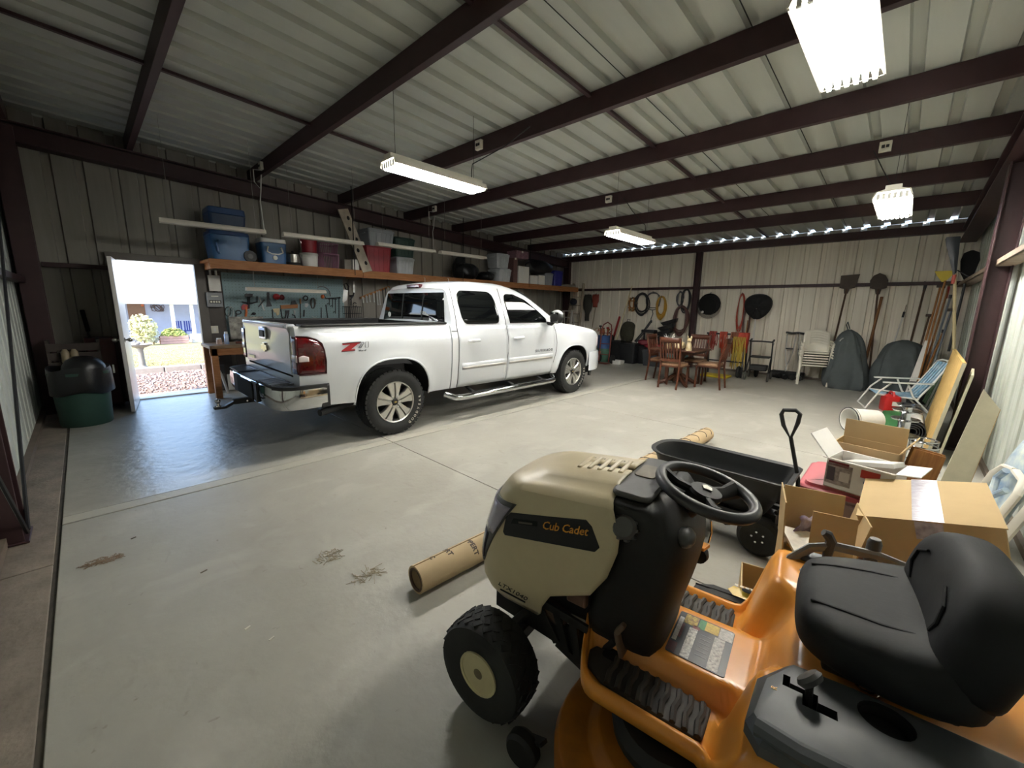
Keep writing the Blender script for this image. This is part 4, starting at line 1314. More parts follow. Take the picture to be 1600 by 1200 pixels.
cooler(1.48, 2.02, 7.82, 8.3, SZ, SZ + .44, 'large blue wheeled cooler at the door end of the shelf', .06, NAVY, True)
cooler(1.5, 2.0, 7.84, 8.3, SZ + .445, SZ + .79, 'dark blue cooler stacked on top of the large wheeled one', .1, NAVY, False, False, mat('deep blue', '1d3352', .5, 0, .1))
cooler(2.16, 2.56, 7.8, 8.15, SZ, SZ + .41, 'small blue cooler with a white lid and swing handle', .07, WPL, False, True)
STEELP = mat('steel pot', 'a5a29a', .22, .95, .05)
p = thing('stock_pot', 'shiny steel pot beside the small blue cooler', 'pot', (2.71, 8.02, SZ))
MB().lathe([(.001, 0), (.115, 0), (.12, .02), (.12, .20), (.125, .205), (.118, .206), (.112, .03), (.001, .02)], 24).build('bowl', STEELP, p)
MB().lathe([(.124, .207), (.1, .225), (.02, .235), (.018, .26), (.001, .262)], 20).build('lid', BLACKP, p)
MB().lathe([(.122, .001), (.123, .06)], 24).build('base_band', BLACKP, p, thick=.004)
def bucket(x, y, z, r, h, m, label, cat='bucket', group='buckets on the shelf'):
    t = thing('bucket', label, cat, (x, y, z), 0, group)
    MB().lathe([(.001, 0), (r * .86, 0), (r * .98, h * .86), (r * 1.03, h * .87), (r * 1.03, h * .92), (r, h * .93), (r * 1.02, h), (r * .97, h), (r * .84, .01), (.001, .008)], 24).build('body', m, t)
    MB().lathe([(r * .9, h * .6), (r * .96, h * .61), (r * .96, h * .65), (r * .9, h * .66)], 24, cap=False).build('rib', m, t)
    MB().tube(arc((0, -r * .1, h * .8), r * 1.02, PI, 2 * PI, 14, 'xz', h * .35), .004, 5).build('bail', CHROME, t)
    return t
bucket(2.99, 8.02, SZ, .15, .25, WPL, 'white bucket on the shelf under a red tub')
REDP = mat('red plastic', '8f1d2a', .45, 0, .08, 6)
bucket(3.0, 8.02, SZ + .25, .14, .24, REDP, 'red tub stacked in the white bucket')
PINK = mat('dusty pink plastic', 'b07a94', .45, 0, .08)
def basket(x, y, z, w, d, h, m, label, n=9):
    t = thing('basket', label, 'basket', (x, y, z), 0, 'baskets on the shelf')
    MB().tube([(p[0], p[1], h) for p in rrect(w, d, .04, 3)], .011, 6, True).build('rim', m, t)
    MB().prism(rrect(w * .84, d * .84, .03), 0, .008, 'xy').build('floor', m, t)
    sl = MB()
    for side in range(4):
        L, o = (w, d) if side % 2 == 0 else (d, w)
        for k in range(n):
            f = (k + .5) / n - .5
            a = (f * L * .84, o * .42, .004)
            b = (f * L * .97, o * .5, h)
            if side % 2:
                a, b = (a[1], a[0], a[2]), (b[1], b[0], b[2])
            sg = -1 if side < 2 else 1
            sl.bar((a[0] * (1 if side % 2 == 0 else sg), a[1] * (sg if side % 2 == 0 else 1), a[2]), (b[0] * (1 if side % 2 == 0 else sg), b[1] * (sg if side % 2 == 0 else 1), b[2]), .012, .006)
    tag(sl.build('lattice', m, t, 0), kind='stuff')
    return t
basket(3.33, 8.02, SZ, .30, .32, .26, PINK, 'dusty pink slatted basket standing on the shelf')
basket(3.3, 8.02, SZ + .27, .34, .34, .17, mat('plum plastic', '7d4a63', .5, 0, .1), 'plum basket stacked on the pink one')
solid('carton', MB().bx(3.55, 3.68, 7.82, 8.0, SZ, SZ + .19), mat('grey card', '8b857b', .8, 0, .15), 'grey carton beside the small white box', 'box', bev=.003)
solid('carton', MB().bx(3.70, 3.83, 7.8, 7.96, SZ, SZ + .2), WPL, 'small white box at the foot of the spotted plank', 'box', bev=.003)
pk = thing('spotted_plank', 'pale plank with dark round spots leaning over the shelf', 'plank', (0, 0, 0))
d = MB().bar((3.95, 7.72, SZ - .02), (3.68, 8.05, 3.3), .2, .03, up=(0, 1, 0)).build('plank', mat('pale weathered wood', 'b3a695', .75, 0, .2, 10, 0, .3, (1, 1, 1)), pk)
for k, f in enumerate((.14, .34, .52, .68, .86)):
    c = Vector((3.95, 7.72, SZ - .02)).lerp(Vector((3.68, 8.05, 3.3)), f)
    m = MB()
    m.M = Matrix.Translation(c + Vector((.03 * (-1) ** k, 0, 0))) @ Matrix.Rotation(R(-16), 4, 'X')
    m.lathe([(.001, -.021), (.03, -.021), (.028, -.016), (.001, -.014)], 12, axis='y', sx=1, sy=1.4).build('knot', MATTE, d)
b = thing('brass_bell', 'small brass ornament at the foot of the spotted plank', 'ornament', (3.98, 7.83, SZ))
MB().lathe([(.001, 0), (.05, 0), (.035, .03), (.03, .07), (.012, .09), (.012, .12), (.001, .125)], 16).build('bell', mat('brass', 'a8803a', .3, .8, .1), b)
MB().box((.05, 0, .05), (.012, .05, .1), ry=.3).build('stand', PINE, b)

def tote(x0, x1, y0, y1, z0, z1, m, lidm, label, lid=True, group='storage totes', clear=False, ribs=True, rz=0):
    cx, cy_ = (x0 + x1) / 2, (y0 + y1) / 2
    t = thing('storage_tote', label, 'tote', (cx, cy_, z0), rz, group)
    w, d, h = x1 - x0, y1 - y0, z1 - z0
    hb = h - (.05 if lid else 0)
    o = [(w * .86, d * .86, 0), (w * .98, d * .98, hb - .03), (w * 1.0, d * 1.0, hb - .025), (w * 1.0, d * 1.0, hb), (w * .96, d * .96, hb), (w * .83, d * .83, .012)]
    MB().loft([[(p[0], p[1], z) for p in rrect(a, b_, .035, 3)] for a, b_, z in o]).build('tub', m, t, 35)
    if ribs:
        for k in range(5):
            xx = (k - 2) * w * .17
            MB().bar((xx, -d * .435, .03), (xx * 1.1, -d * .49, hb - .05), .025, .012, up=(0, 1, 0)).build('rib', m, t)
    for s in (-1, 1):
        MB().box((s * w * .5, 0, hb - .05), (.03, d * .4, .02)).build('handle', m, t, bev=.004)
    if lid:
        MB().loft([[(p[0], p[1], z) for p in rrect(w * a, d * a, .045, 3)] for a, z in ((1.03, hb - .012), (1.03, hb + .012), (1.0, hb + .02), (.93, hb + .02), (.91, hb + .04), (.001, hb + .042))]).build('lid', lidm, t, 35)
    return t
GREYT = mat('grey tote', '8f9296', .5, 0, .06)
GREENT = mat('dark green tote', '1e3a31', .5, 0, .08)
FROST = mat('frosted clear plastic', 'b4b7ba', .3, 0, .12, 8)
tote(4.0, 4.56, 7.82, 8.3, SZ, SZ + .5, REDP, REDP, 'deep red tote on the shelf, open at the top', False)
tote(4.08, 4.66, 7.86, 8.34, SZ + .5, SZ + .86, GREYT, GREYT, 'grey tote stacked on the deep red one', True)
tote(4.66, 5.10, 7.82, 8.28, SZ, SZ + .36, FROST, FROST, 'pale grey clear tote on the shelf under a green one')
tote(4.66, 5.14, 7.84, 8.3, SZ + .36, SZ + .76, GREENT, GREENT, 'dark green tote stacked on the pale clear one')

def lumpy(name, c, r, m, label, cat, seed=1, amp=.16, sub=0, extra=(), group=None):
    """a soft bag: rounded lump with folds"""
    rnd = random.Random(seed)
    ph = [rnd.uniform(0, 6.28) for _ in range(8)]
    def f(u, v):
        a, b_ = 2 * PI * u, PI * (v - .5)
        k = 1 + amp * (math.sin(3 * a + ph[0] + 2 * b_) * .5 + math.sin(5 * a + ph[1] - 3 * b_) * .35 + math.sin(9 * a + 4 * b_ + ph[2]) * .2)
        cb = abs(math.cos(b_)) ** .7
        z = math.copysign(abs(math.sin(b_)) ** .8, math.sin(b_))
        for (aa, hgt, wd) in extra:
            z += hgt * math.exp(-((math.cos(a - aa) - 1) / wd) ** 2) * max(0, z)
        return (c[0] + r[0] * cb * k * math.cos(a), c[1] + r[1] * cb * k * math.sin(a), max(c[2] - r[2] + .001, c[2] + r[2] * z))
    mb = MB()
    n, q = 40, 18
    mb.loft([[f(i / n, j / q) for i in range(n)] for j in range(q + 1)])
    return solid(name, mb, m, label, cat, group, smooth=80)
BAG = mat('black bag film', '151618', .38, 0, .2, 8, .3, .5)
lumpy('bin_bag', (6.72, 8.08, SZ + .2), (.36, .26, .2), BAG, 'black bag with a pointed ear lying on the shelf', 'bag', 3, .12, extra=((2.8, .9, .12),))
lumpy('bin_bag', (7.38, 8.08, SZ + .12), (.24, .25, .12), BAG, 'low black bag between the eared bag and the clear totes', 'bag', 8, .1)
tote(7.68, 8.14, 7.84, 8.3, SZ, SZ + .36, FROST, FROST, 'clear tote of crumpled things, lower of two by the post')
tote(7.62, 8.08, 7.86, 8.3, SZ + .36, SZ + .74, FROST, FROST, 'clear tote stacked on another at the right of the bags')
CARD = mat('cardboard', 'a8875f', .8, 0, .08, 6, 0, .2)
CARDD = mat('dark card', '6d4f4a', .75, 0, .2, 8)
def shelf_box(x0, x1, y0, y1, z0, z1, m, label, flap=True):
    t = thing('carton', label, 'box', ((x0 + x1) / 2, (y0 + y1) / 2, z0), 0, 'cartons at the far end of the shelf')
    w, d, h = x1 - x0, y1 - y0, z1 - z0
    MB().bx(-w / 2, w / 2, -d / 2, d / 2, 0, h).build('box', m, t, bev=.004)
    MB().bx(-.03, .03, -d / 2 - .001, d / 2 + .001, h - .05, h + .001).build('tape', PLATE, t)
    return t
shelf_box(8.2, 8.36, 7.84, 8.2, SZ, SZ + .66, CARDD, 'tall brown carton standing beside the clear totes')
shelf_box(8.4, 8.84, 7.84, 8.22, SZ, SZ + .46, WPL, 'tall white carton under a pink printed box')
shelf_box(8.3, 8.8, 7.84, 8.2, SZ + .665, SZ + .86, mat('pink print', '8a6670', .6, 0, .4, 20), 'pink printed box on top of the tall cartons')
shelf_box(8.9, 9.2, 7.82, 8.1, SZ, SZ + .24, WPL, 'white carton with a round mark at the far end of the shelf')
shelf_box(9.24, 9.52, 7.82, 8.1, SZ, SZ + .27, WPL, 'small white carton beside the grey tote at the shelf end')
tote(9.56, 9.96, 7.84, 8.24, SZ, SZ + .38, GREYT, GREYT, 'grey tote at the far end of the shelf')
lumpy('bin_bag', (9.45, 8.0, SZ + .5), (.55, .2, .2), BAG, 'black bag lying across the cartons at the shelf end', 'bag', 5, .14)
tote(10.02, 10.44, 7.84, 8.24, SZ, SZ + .46, mat('violet blue tote', '2c2f86', .45, 0, .06), GREYT, 'violet blue tote, last on the long shelf', False)
for k in range(3):
    solid('flat_board', MB().bx(10.5 + .03 * k, 11.05, 7.78 + .01 * k, 8.2, SZ + .001 + .03 * k, SZ + .026 + .03 * k), mat('grey board %d' % k, ('8c8578', '9b9589', '7d776c')[k], .7, 0, .15), '%s flat grey board lying at the corner end of the shelf' % ('bottom', 'middle', 'top')[k], 'board', 'boards at the shelf end')

# ------------------------------------------------------------------ tool board, panels and bench
PEG = mat('pegboard', '7f9698', .6, 0, .06, 4)
pb_ = thing('pegboard', 'pale blue pegboard full of hand tools under the shelf', 'pegboard', (0, YD - .03, 0))
MB().bx(1.70, 3.78, -.012, 0, .93, 2.02).build('board', PEG, pb_)
hs = MB()
for i in range(40):
    for j in range(21):
        x, z = 1.74 + i * .0515, .98 + j * .05
        hs.add([(x - .004, -.0125, z - .004), (x + .004, -.0125, z - .004), (x + .004, -.0125, z + .004), (x - .004, -.0125, z + .004)], [(0, 1, 2, 3)])
tag(hs.build('peg_holes', MATTE, pb_, 0), kind='stuff')
WYP = YD - .045                                         # face of the board
IRON = mat('dark tool steel', '2f2f31', .45, .5, .2, 20)
BRIGHT = mat('bright tool steel', 'a9aaa8', .3, .9, .1)
HAND = wood('tool handle wood', 'a8743f', '83552c', .5, 2)
ORH = mat('orange handle', 'c9662c', .5, 0, .1)
REDT = mat('tool red', '9d1f22', .45, 0, .1)
def PG(x, y, off=0):
    """a spot on the tool board read from the survey crop"""
    p = seen(300 + x / 6.1538, 420 + y / 6.1538, 1, WYP)
    return Vector((p.x, WYP - off, p.z))
def tool(name, label, cat, parts, group='hand tools on the pegboard'):
    t = thing(name, label, cat, (0, 0, 0), 0, group)
    for nm, m, mb in parts:
        mb.build(nm, m, t)
    return t
def bars(*seg, r=.008, off=.012):
    mb = MB()
    for a in seg:
        mb.tube([PG(x, y, off) for x, y in a], r, 6)
    return mb
def flat(pts, th=.008, off=.0):
    P = [PG(x, y) for x, y in pts]
    return MB().prism([(p.x, p.z) for p in P], WYP - off - th, WYP - off)
tool('hand_drill', 'black breast drill with a flat top hanging at the left of the pegboard', 'drill', [('handle', IRON, flat([(508, 240), (580, 240), (578, 272), (508, 272)], .03)), ('shaft', IRON, bars([(542, 270), (540, 380)], r=.02, off=.02)), ('crank', IRON, bars([(475, 318), (560, 335), (622, 318), (622, 265)], r=.012, off=.03))])
tool('hatchet', 'hatchet with a red head and orange handle at the left of the pegboard', 'hatchet', [('head', REDT, flat([(470, 365), (490, 340), (540, 345), (545, 385), (500, 392), (478, 395)], .03)), ('handle', ORH, bars([(515, 360), (520, 420), (508, 505)], r=.018, off=.02))])
tool('wire_loops', 'grey wire loops hanging beside the breaker box', 'wire', [('loop', IRON, MB().tube([PG(345 + 28 * math.cos(a), 410 + 45 * math.sin(a), .01) for a in [2 * PI * k / 18 for k in range(18)]], .006, 5, True)), ('loop', BRIGHT, MB().tube([PG(372 + 22 * math.cos(a), 420 + 55 * math.sin(a), .016) for a in [2 * PI * k / 18 for k in range(18)]], .006, 5, True))])
tool('snips', 'black handled snips with ring grips left of the hatchet', 'snips', [('grips', IRON, MB().tube([PG(445 + 26 * math.cos(a), 418 + 18 * math.sin(a), .012) for a in [2 * PI * k / 14 for k in range(14)]], .009, 6, True)), ('blade', IRON, flat([(420, 425), (436, 430), (424, 500), (410, 470)], .01))])
tool('oil_can', 'small dark oval oil can below the hand drill', 'can', [('body', IRON, MB().ball(PG(594, 430, .02), (.03, .02, .022))), ('spout', IRON, bars([(594, 430), (560, 445)], r=.005, off=.02))])
tool('tin_shears', 'long thin metal shears right of the hand drill', 'shears', [('blade', BRIGHT, flat([(640, 275), (652, 275), (700, 400), (690, 405)], .008)), ('blade', IRON, flat([(690, 290), (700, 300), (640, 370), (632, 365)], .008, .008))])
tool('curved_saw', 'dark curved pruning saw hanging left of the red bag', 'saw', [('blade', IRON, flat([(718, 225), (742, 225), (742, 300), (770, 360), (712, 366), (722, 300)], .01))])
tool('tool_pouch', 'red cloth pouch hanging under the tube lamp', 'pouch', [('pouch', REDT, MB().ball(PG(806, 268, .04), (.06, .04, .055))), ('flap', mat('dull red flap', '7d2a2e', .7, 0, .2), MB().ball(PG(860, 275, .03), (.045, .025, .05))), ('buckle', BRIGHT, MB().ball(PG(800, 300, .085), .012))])
tool('wooden_level', 'short orange brown wooden level hanging in the middle of the board', 'level', [('level', PINE, flat([(848, 350), (1015, 342), (1012, 378), (852, 386)], .03)), ('plane', IRON, flat([(945, 345), (955, 312), (985, 305), (1005, 342)], .04))])
tool('caliper', 'pale caliper hanging below the red pouch', 'caliper', [('jaw', mat('cream tool', 'c4b48c', .5, 0, .1), flat([(775, 385), (840, 380), (835, 440), (815, 450), (805, 420), (790, 420)], .02)), ('leg', IRON, bars([(770, 390), (775, 460), (790, 500)], [(850, 385), (868, 480)], r=.008))])
tool('pliers', 'dark handled pliers hanging below the level, left one', 'pliers', [('jaw', IRON, flat([(895, 400), (935, 398), (930, 430), (900, 432)], .02)), ('grips', IRON, bars([(905, 430), (890, 495)], [(925, 430), (912, 498)], r=.011))])
tool('pliers', 'bright jawed pliers hanging below the level, right one', 'pliers', [('jaw', BRIGHT, flat([(975, 400), (992, 400), (990, 440), (978, 440)], .02)), ('grips', IRON, bars([(960, 440), (985, 450), (1000, 495)], r=.011))])
tool('rasp', 'long upright rasp right of the level', 'rasp', [('blade', IRON, bars([(1040, 330), (1042, 488)], r=.009)), ('handle', HAND, bars([(1038, 288), (1040, 335)], r=.015, off=.016))])
tool('tape_roll', 'black ring of tape near the top of the board', 'tape', [('roll', IRON, MB().tube([PG(1090 + 20 * math.cos(a), 282 + 20 * math.sin(a), .02) for a in [2 * PI * k / 16 for k in range(16)]], .013, 6, True))])
tool('adjustable_wrench', 'bright adjustable wrench below the tape ring', 'wrench', [('head', BRIGHT, flat([(1085, 335), (1112, 330), (1120, 350), (1100, 372), (1082, 365)], .014)), ('handle', IRON, flat([(1070, 395), (1084, 395), (1080, 460), (1066, 460)], .014))])
tool('cord_bundle', 'dull coiled cord bundle on the board right of the wrench', 'cord', [('coil', mat('dull cord', '4e4a44', .8, 0, .2), MB().tube([PG(1160 + (20 + 6 * math.sin(k)) * math.cos(k * .7), 330 + 52 * math.sin(k * .7), .012 + .002 * (k % 5)) for k in range(40)], .008, 6))])
tool('chalk_reel', 'orange reel hanging at the right end of the tube lamp', 'reel', [('reel', ORH, MB().ball(PG(1250, 268, .03), (.034, .03, .04))), ('tip', IRON, bars([(1262, 250), (1285, 290)], r=.01, off=.03))])
tool('bow_saw', 'bow saw frame arching above the orange reel', 'saw', [('frame', mat('grey frame', '6d7072', .5, .3, .1), MB().tube([PG(x, y, .012) for x, y in ((1205, 185), (1225, 170), (1265, 172), (1300, 190), (1322, 220), (1332, 265))], .011, 6)), ('blade', BRIGHT, bars([(1205, 185), (1325, 265)], r=.004))])
for k, (x, y0, y1) in enumerate(((1318, 282, 350), (1350, 282, 372), (1378, 285, 430), (1412, 275, 505))):
    tool('bar_clamp', ('short bar clamp, leftmost of the row right of the bow saw', 'bar clamp second in the row right of the bow saw', 'bar clamp third in the row right of the bow saw', 'longest bar clamp at the right end of the row')[k], 'clamp', [('bar', IRON, bars([(x, y0), (x, y1)], r=.008)), ('jaw', IRON, bars([(x - 14, y0 + 6), (x + 12, y0 + 6)], r=.01)), ('screw', IRON, bars([(x - 8, y1 - 20), (x - 22, y1 - 10)], r=.008))], 'bar clamps on the pegboard')
tool('tool_rail', 'thin dark rail that the bar clamps hang from', 'rail', [('rail', IRON, bars([(1290, 285), (1425, 275)], r=.01, off=.006))])
tool('pry_bar', 'thin straight pry bar below the bow saw', 'bar', [('bar', IRON, bars([(1240, 372), (1242, 500)], r=.009))])
tool('pry_bar', 'long slanted pry bar left of the bar clamps', 'bar', [('bar', IRON, bars([(1285, 345), (1306, 500)], r=.011))])
tool('try_square', 'small metal square lying near the tailgate edge', 'square', [('arm', BRIGHT, bars([(1148, 455), (1180, 470), (1195, 458)], [(1165, 470), (1150, 490)], r=.007))])
tool('hand_saw', 'handsaw with a black looped handle at the right of the board', 'saw', [('blade', BRIGHT, flat([(1458, 200), (1500, 205), (1488, 300), (1450, 330), (1445, 300)], .006)), ('handle', IRON, MB().tube([PG(x, y, .012) for x, y in ((1460, 150), (1480, 138), (1505, 170), (1500, 205), (1475, 195))], .012, 6, True))])
tool('key_saw', 'narrow upright saw beside the black handled handsaw', 'saw', [('blade', BRIGHT, flat([(1545, 120), (1562, 120), (1566, 230), (1548, 230)], .006)), ('handle', IRON, bars([(1556, 230), (1545, 265), (1520, 300)], r=.014))])
tool('hammer', 'dark hammer hanging above the wire basket', 'hammer', [('handle', IRON, bars([(1530, 262), (1528, 355)], r=.012)), ('head', IRON, bars([(1515, 262), (1552, 258)], r=.018))])
tool('c_clamp', 'dark round clamp hanging right of the hammer', 'clamp', [('frame', IRON, MB().tube([PG(1562 + 16 * math.cos(a), 345 + 20 * math.sin(a), .015) for a in [.4 + 5.4 * k / 12 for k in range(13)]], .009, 6))])
def PQ(x, y, off=0, yy=None):
    """a spot on the wall read from the second survey crop"""
    yy = yy or YD - .03
    p = seen(430 + x / 4.848, 280 + y / 4.848, 1, yy)
    return Vector((p.x, yy - off, p.z))
wb_ = thing('wire_basket', 'grey wire basket hanging right of the pegboard', 'basket')
a, b = PQ(508, 965), PQ(628, 1065)
fr = MB()
for k in range(9):
    x = lerp(a.x, b.x, k / 8)
    fr.tube([(x, YD - .04, a.z), (x, YD - .04, b.z), (x, YD - .2, b.z), (x, YD - .2, a.z)], .004, 5)
tag(fr.build('wire_grid', IRON, wb_), kind='stuff')
for z in (a.z, (a.z + b.z) / 2, b.z):
    MB().tube([(a.x, YD - .04, z), (a.x, YD - .2, z), (b.x, YD - .2, z), (b.x, YD - .04, z)], .006, 5, True).build('hoop', IRON, wb_)
wr = thing('wrench_rack', 'slanted wooden strip of wrenches hung on the wall behind the cab', 'rack')
a, b = PQ(640, 900, .02), PQ(860, 815, .02)
MB().bar(a, b, .03, .045).build('strip', HAND, wr)
for k, (f, ln) in enumerate(((.06, .09), (.18, .12), (.28, .13), (.42, .17), (.54, .26), (.62, .28), (.74, .3), (.84, .36), (.93, .38))):
    p = a.lerp(b, f) + Vector((0, -.03, -.01))
    ww = tool('wrench', 'steel wrench %s in the row on the slanted strip' % ('first', 'second', 'third', 'fourth', 'fifth', 'sixth', 'seventh', 'eighth', 'ninth')[k], 'wrench', [('shank', BRIGHT if k not in (6, 7) else IRON, MB().bar(p, p + Vector((.012, 0, -ln)), .02, .008, up=(0, 1, 0))), ('ring', BRIGHT if k not in (6, 7) else IRON, MB().tube([p + Vector((.016 * math.cos(q), 0, .016 * math.sin(q))) for q in [2 * PI * j / 10 for j in range(10)]], .007, 5, True)), ('jaw', BRIGHT if k not in (6, 7) else IRON, MB().box(p + Vector((.013, 0, -ln)), (.03, .01, .03)))], 'wrenches on the slanted strip')
solid('wall_panel_sheet', MB().bx(3.86, 4.9, YD - .03, YD - .01, .92, 1.16), mat('white sheet', 'b5b3ab', .6, 0, .1), 'pale panel on the wall below the wrench strip', 'panel', bev=.002)
for k, (x, y) in enumerate(((1130, 760), (1308, 765))):
    q = seen(430 + x / 4.848, 280 + y / 4.848, 1, 7.71)
    solid('hook', MB().tube([(q.x, 7.725, q.z + .04), (q.x, 7.69, q.z + .03), (q.x, 7.69, q.z - .05), (q.x, 7.71, q.z - .06)], .006, 5), PLATE, ('white hook on the shelf edge above the cab, nearer the door', 'white hook on the shelf edge above the middle of the cab')[k], 'hook', 'hooks on the shelf edge')
# electrical
PANELG = mat('panel grey', '7c7d7e', .45, .2, .1)
bk = thing('breaker_box', 'grey breaker box on the wall beside the door', 'electrical box', (1.56, YD - .07, 1.44))
MB().bx(-.11, .11, -.06, .06, 0, .24).build('case', PANELG, bk, bev=.006)
MB().bx(-.08, .08, -.066, -.06, .06, .11).build('breaker_window', MATTE, bk)
for k in range(4):
    MB().bx(-.07 + k * .037, -.045 + k * .037, -.075, -.066, .07, .10).build('breaker', PLATE, bk)
MB().bx(-.05, .05, -.064, -.06, .17, .185).build('nameplate', PLATE, bk)
mp_ = thing('wireway', 'pale metal wireway above the breaker box', 'electrical box', (1.59, YD - .04, 1.70))
MB().bx(-.085, .085, -.03, .03, 0, .26).build('case', mat('pale metal', 'a5a29a', .4, .3, .08), mp_, bev=.004)
for s in (-1, 1):
    MB().cyl((s * .04, 0, .26), (s * .04, 0, .34), .018, n=10).build('conduit', CONDUIT, mp_)
MB().cyl((0, -.02, 0), (0, -.02, -.02), .03, n=10).build('connector', IRON, mp_)
tag(MB().bx(1.40, 1.72, YD - .028, YD - .012, 0, 2.03).build('grey_panel_board', mat('dark board', '57504a', .7, 0, .12), None, bev=.002), 'dark board on the wall behind the electrical boxes', 'board')
op = thing('outlet_plate', 'cream outlet plate on the wall above the bench end', 'outlet', (1.49, YD - .03, 1.0))
MB().bx(-.085, .085, -.008, 0, 0, .125).build('plate', PLATE, op, bev=.003)
for s in (-1, 1):
    MB().bx(s * .035 - .016, s * .035 + .016, -.011, -.008, .03, .095).build('socket', WPL, op)
# bench
BENCH = wood('bench top', '8b7358', '6b5641', .6, 0)
wbn = thing('workbench', 'wooden workbench along the wall behind the pickup', 'workbench', (0, 0, 0))
MB().bx(1.30, 6.2, 7.74, 8.42, .80, .85).build('top', BENCH, wbn, bev=.004)
MB().bx(1.30, 6.2, 7.76, 7.80, .69, .80).build('apron', PINE, wbn)
for x in (1.36, 3.0, 4.6, 6.1):
    for y in (7.8, 8.36):
        MB().bx(x - .045, x + .045, y - .04, y + .04, 0, .80).build('leg', PINE, wbn, bev=.004)
dt = thing('drain_tube', 'pale curved drain tube under the bench end', 'tube', (0, 0, 0))
MB().tube([(1.46, 8.1, .62), (1.42, 8.0, .66), (1.40, 7.98, .5), (1.48, 8.05, .3), (1.55, 8.15, .0)], .02, 8).build('tube', CONDUIT, dt)
MB().bx(1.45, 1.52, 8.05, 8.09, .36, .5).build('clip', BLACKP, dt)
sp_ = thing('spray_can', 'blue and white spray can on the bench end', 'spray can', (1.58, 7.98, .85))
MB().lathe([(.001, 0), (.033, 0), (.033, .15), (.025, .165), (.001, .166)], 16).build('can', mat('spray blue', '6f8fc4', .35, .2, .3, 12, col2='c9d2e0'), sp_)
MB().lathe([(.024, .166), (.024, .2), (.001, .202)], 14).build('cap', WPL, sp_)
jr = thing('jar', 'small pinkish jar beside the spray can', 'jar', (1.48, 8.0, .85))
MB().lathe([(.001, 0), (.04, 0), (.04, .07), (.03, .08), (.001, .081)], 14).build('body', mat('pink jar', 'b79a8c', .4, 0, .1), jr)
MB().lathe([(.033, .081), (.033, .1), (.001, .101)], 14).build('lid', WPL, jr)
# poster / paper sheet leaning on the bench with clutter
pp = solid('tool_sheet', MB().bx(1.72, 2.24, 8.36, 8.37, .9, 1.28), mat('printed tool sheet', 'c9c5b8', .7, 0, .7, 9, col2='55534f'), 'pale printed sheet of tool pictures behind the bench clutter', 'poster', rot=(R(0), 0, 0))
rnd = random.Random(4)
for k, (x, w, h, c, lb) in enumerate(((1.75, .1, .05, '6e3a2a', 'rusty red tool lying on the bench beside the spray can'), (1.98, .08, .1, '8e8a80', 'grey metal clamp part on the bench'), (2.12, .09, .12, '50341f', 'brown box of screws on the bench'), (2.26, .07, .1, '3b3c3e', 'black battery charger on the bench'), (1.88, .06, .09, 'a2432a', 'orange can on the bench'))):
    t = thing('bench_clutter', lb, 'clutter', (x, 7.98 + .03 * (k % 2), .85), rnd.uniform(-.4, .4), 'small things on the bench end')
    MB().bx(-w / 2, w / 2, -.04, .04, 0, h * .7).build('body', mat('clutter ' + c, c, .5, 0, .3, 30), t, bev=.008)
    MB().cyl((0, 0, h * .7), (0, 0, h), w * .25, n=10).build('cap', IRON, t)
solid('bench_backing', MB().bx(1.9, 4.2, 8.37, 8.395, .30, .69), mat('stained panel', '8b8278', .7, 0, .35, 3, 0, .3, (6, 1, .5), '5a4a3c'), 'stained boards closing the space under the bench', 'panel')
solid('floor_sheet', MB().bx(1.6, 4.2, 8.32, 8.36, .02, .295), mat('pale panel', 'b8b5ad', .6, 0, .12), 'pale sheet along the floor under the bench', 'panel', bev=.003)

# ------------------------------------------------------------------ left corner by the door
GREEN = mat('bin green', '26443a', .55, 0, .1, 8)
tb_ = thing('trash_can', 'green trash can with a black bag in the left corner', 'trash can', (-.12, 7.25, 0))
MB().lathe([(.001, 0), (.225, 0), (.235, .02), (.262, .62), (.275, .63), (.275, .66), (.255, .66), (.225, .03), (.001, .02)], 32).build('body', GREEN, tb_)
rr = []
for k in range(41):
    a = 2 * PI * k / 40
    rr.append(a)
MB().loft([[((.262 + .018 * q) * math.cos(a) * (1 + .04 * math.sin(5 * a + q)), (.262 + .018 * q) * math.sin(a) * (1 + .04 * math.sin(5 * a + q)), z + .02 * math.sin(3 * a)) for a in rr[:-1]] for q, z in ((0, .40), (1.4, .42), (1.2, .55), (1, .66), (.6, .71), (-1, .70), (-2, .6))], cap=False).build('bag_liner', BAG, tb_, 80)
hp = MB()
hp.lathe([(.20, 0), (.19, .05), (.15, .12), (.08, .16), (.001, .17)], 24)
hp.build('bag_of_rubbish', BAG, tb_, 60, loc=(.05, -.02, .68))
DRED = mat('dark red paint', '4a1518', .45, 0, .15, 6)
dc = thing('red_cabinet', 'dark red metal locker behind the door leaf', 'cabinet', (.12, 8.25, 0))
MB().bx(-.15, .15, -.15, .15, .04, 1.0).build('case', DRED, dc, bev=.01)
MB().bx(-.14, .14, -.158, -.15, .08, .96).build('door', DRED, dc, bev=.004)
MB().bx(.08, .1, -.175, -.158, .5, .62).build('handle', CHROME, dc)
for s in (-1, 1):
    MB().bx(s * .12 - .02, s * .12 + .02, -.14, .14, 0, .04).build('foot', BLACKP, dc)
cr = thing('crate', 'dark slatted crate behind the trash can', 'crate', (-.2, 8.0, 0))
for k in range(4):
    MB().bx(-.18, .3, -.18, -.16, .5 + k * .12, .6 + k * .12).build('slat', mat('dark crate wood', '3a312b', .8, 0, .2), cr)
for x in (-.18, .28):
    MB().bx(x, x + .03, -.16, .14, 0, 1.0).build('post', mat('dark crate wood', '3a312b', .8, 0, .2), cr)
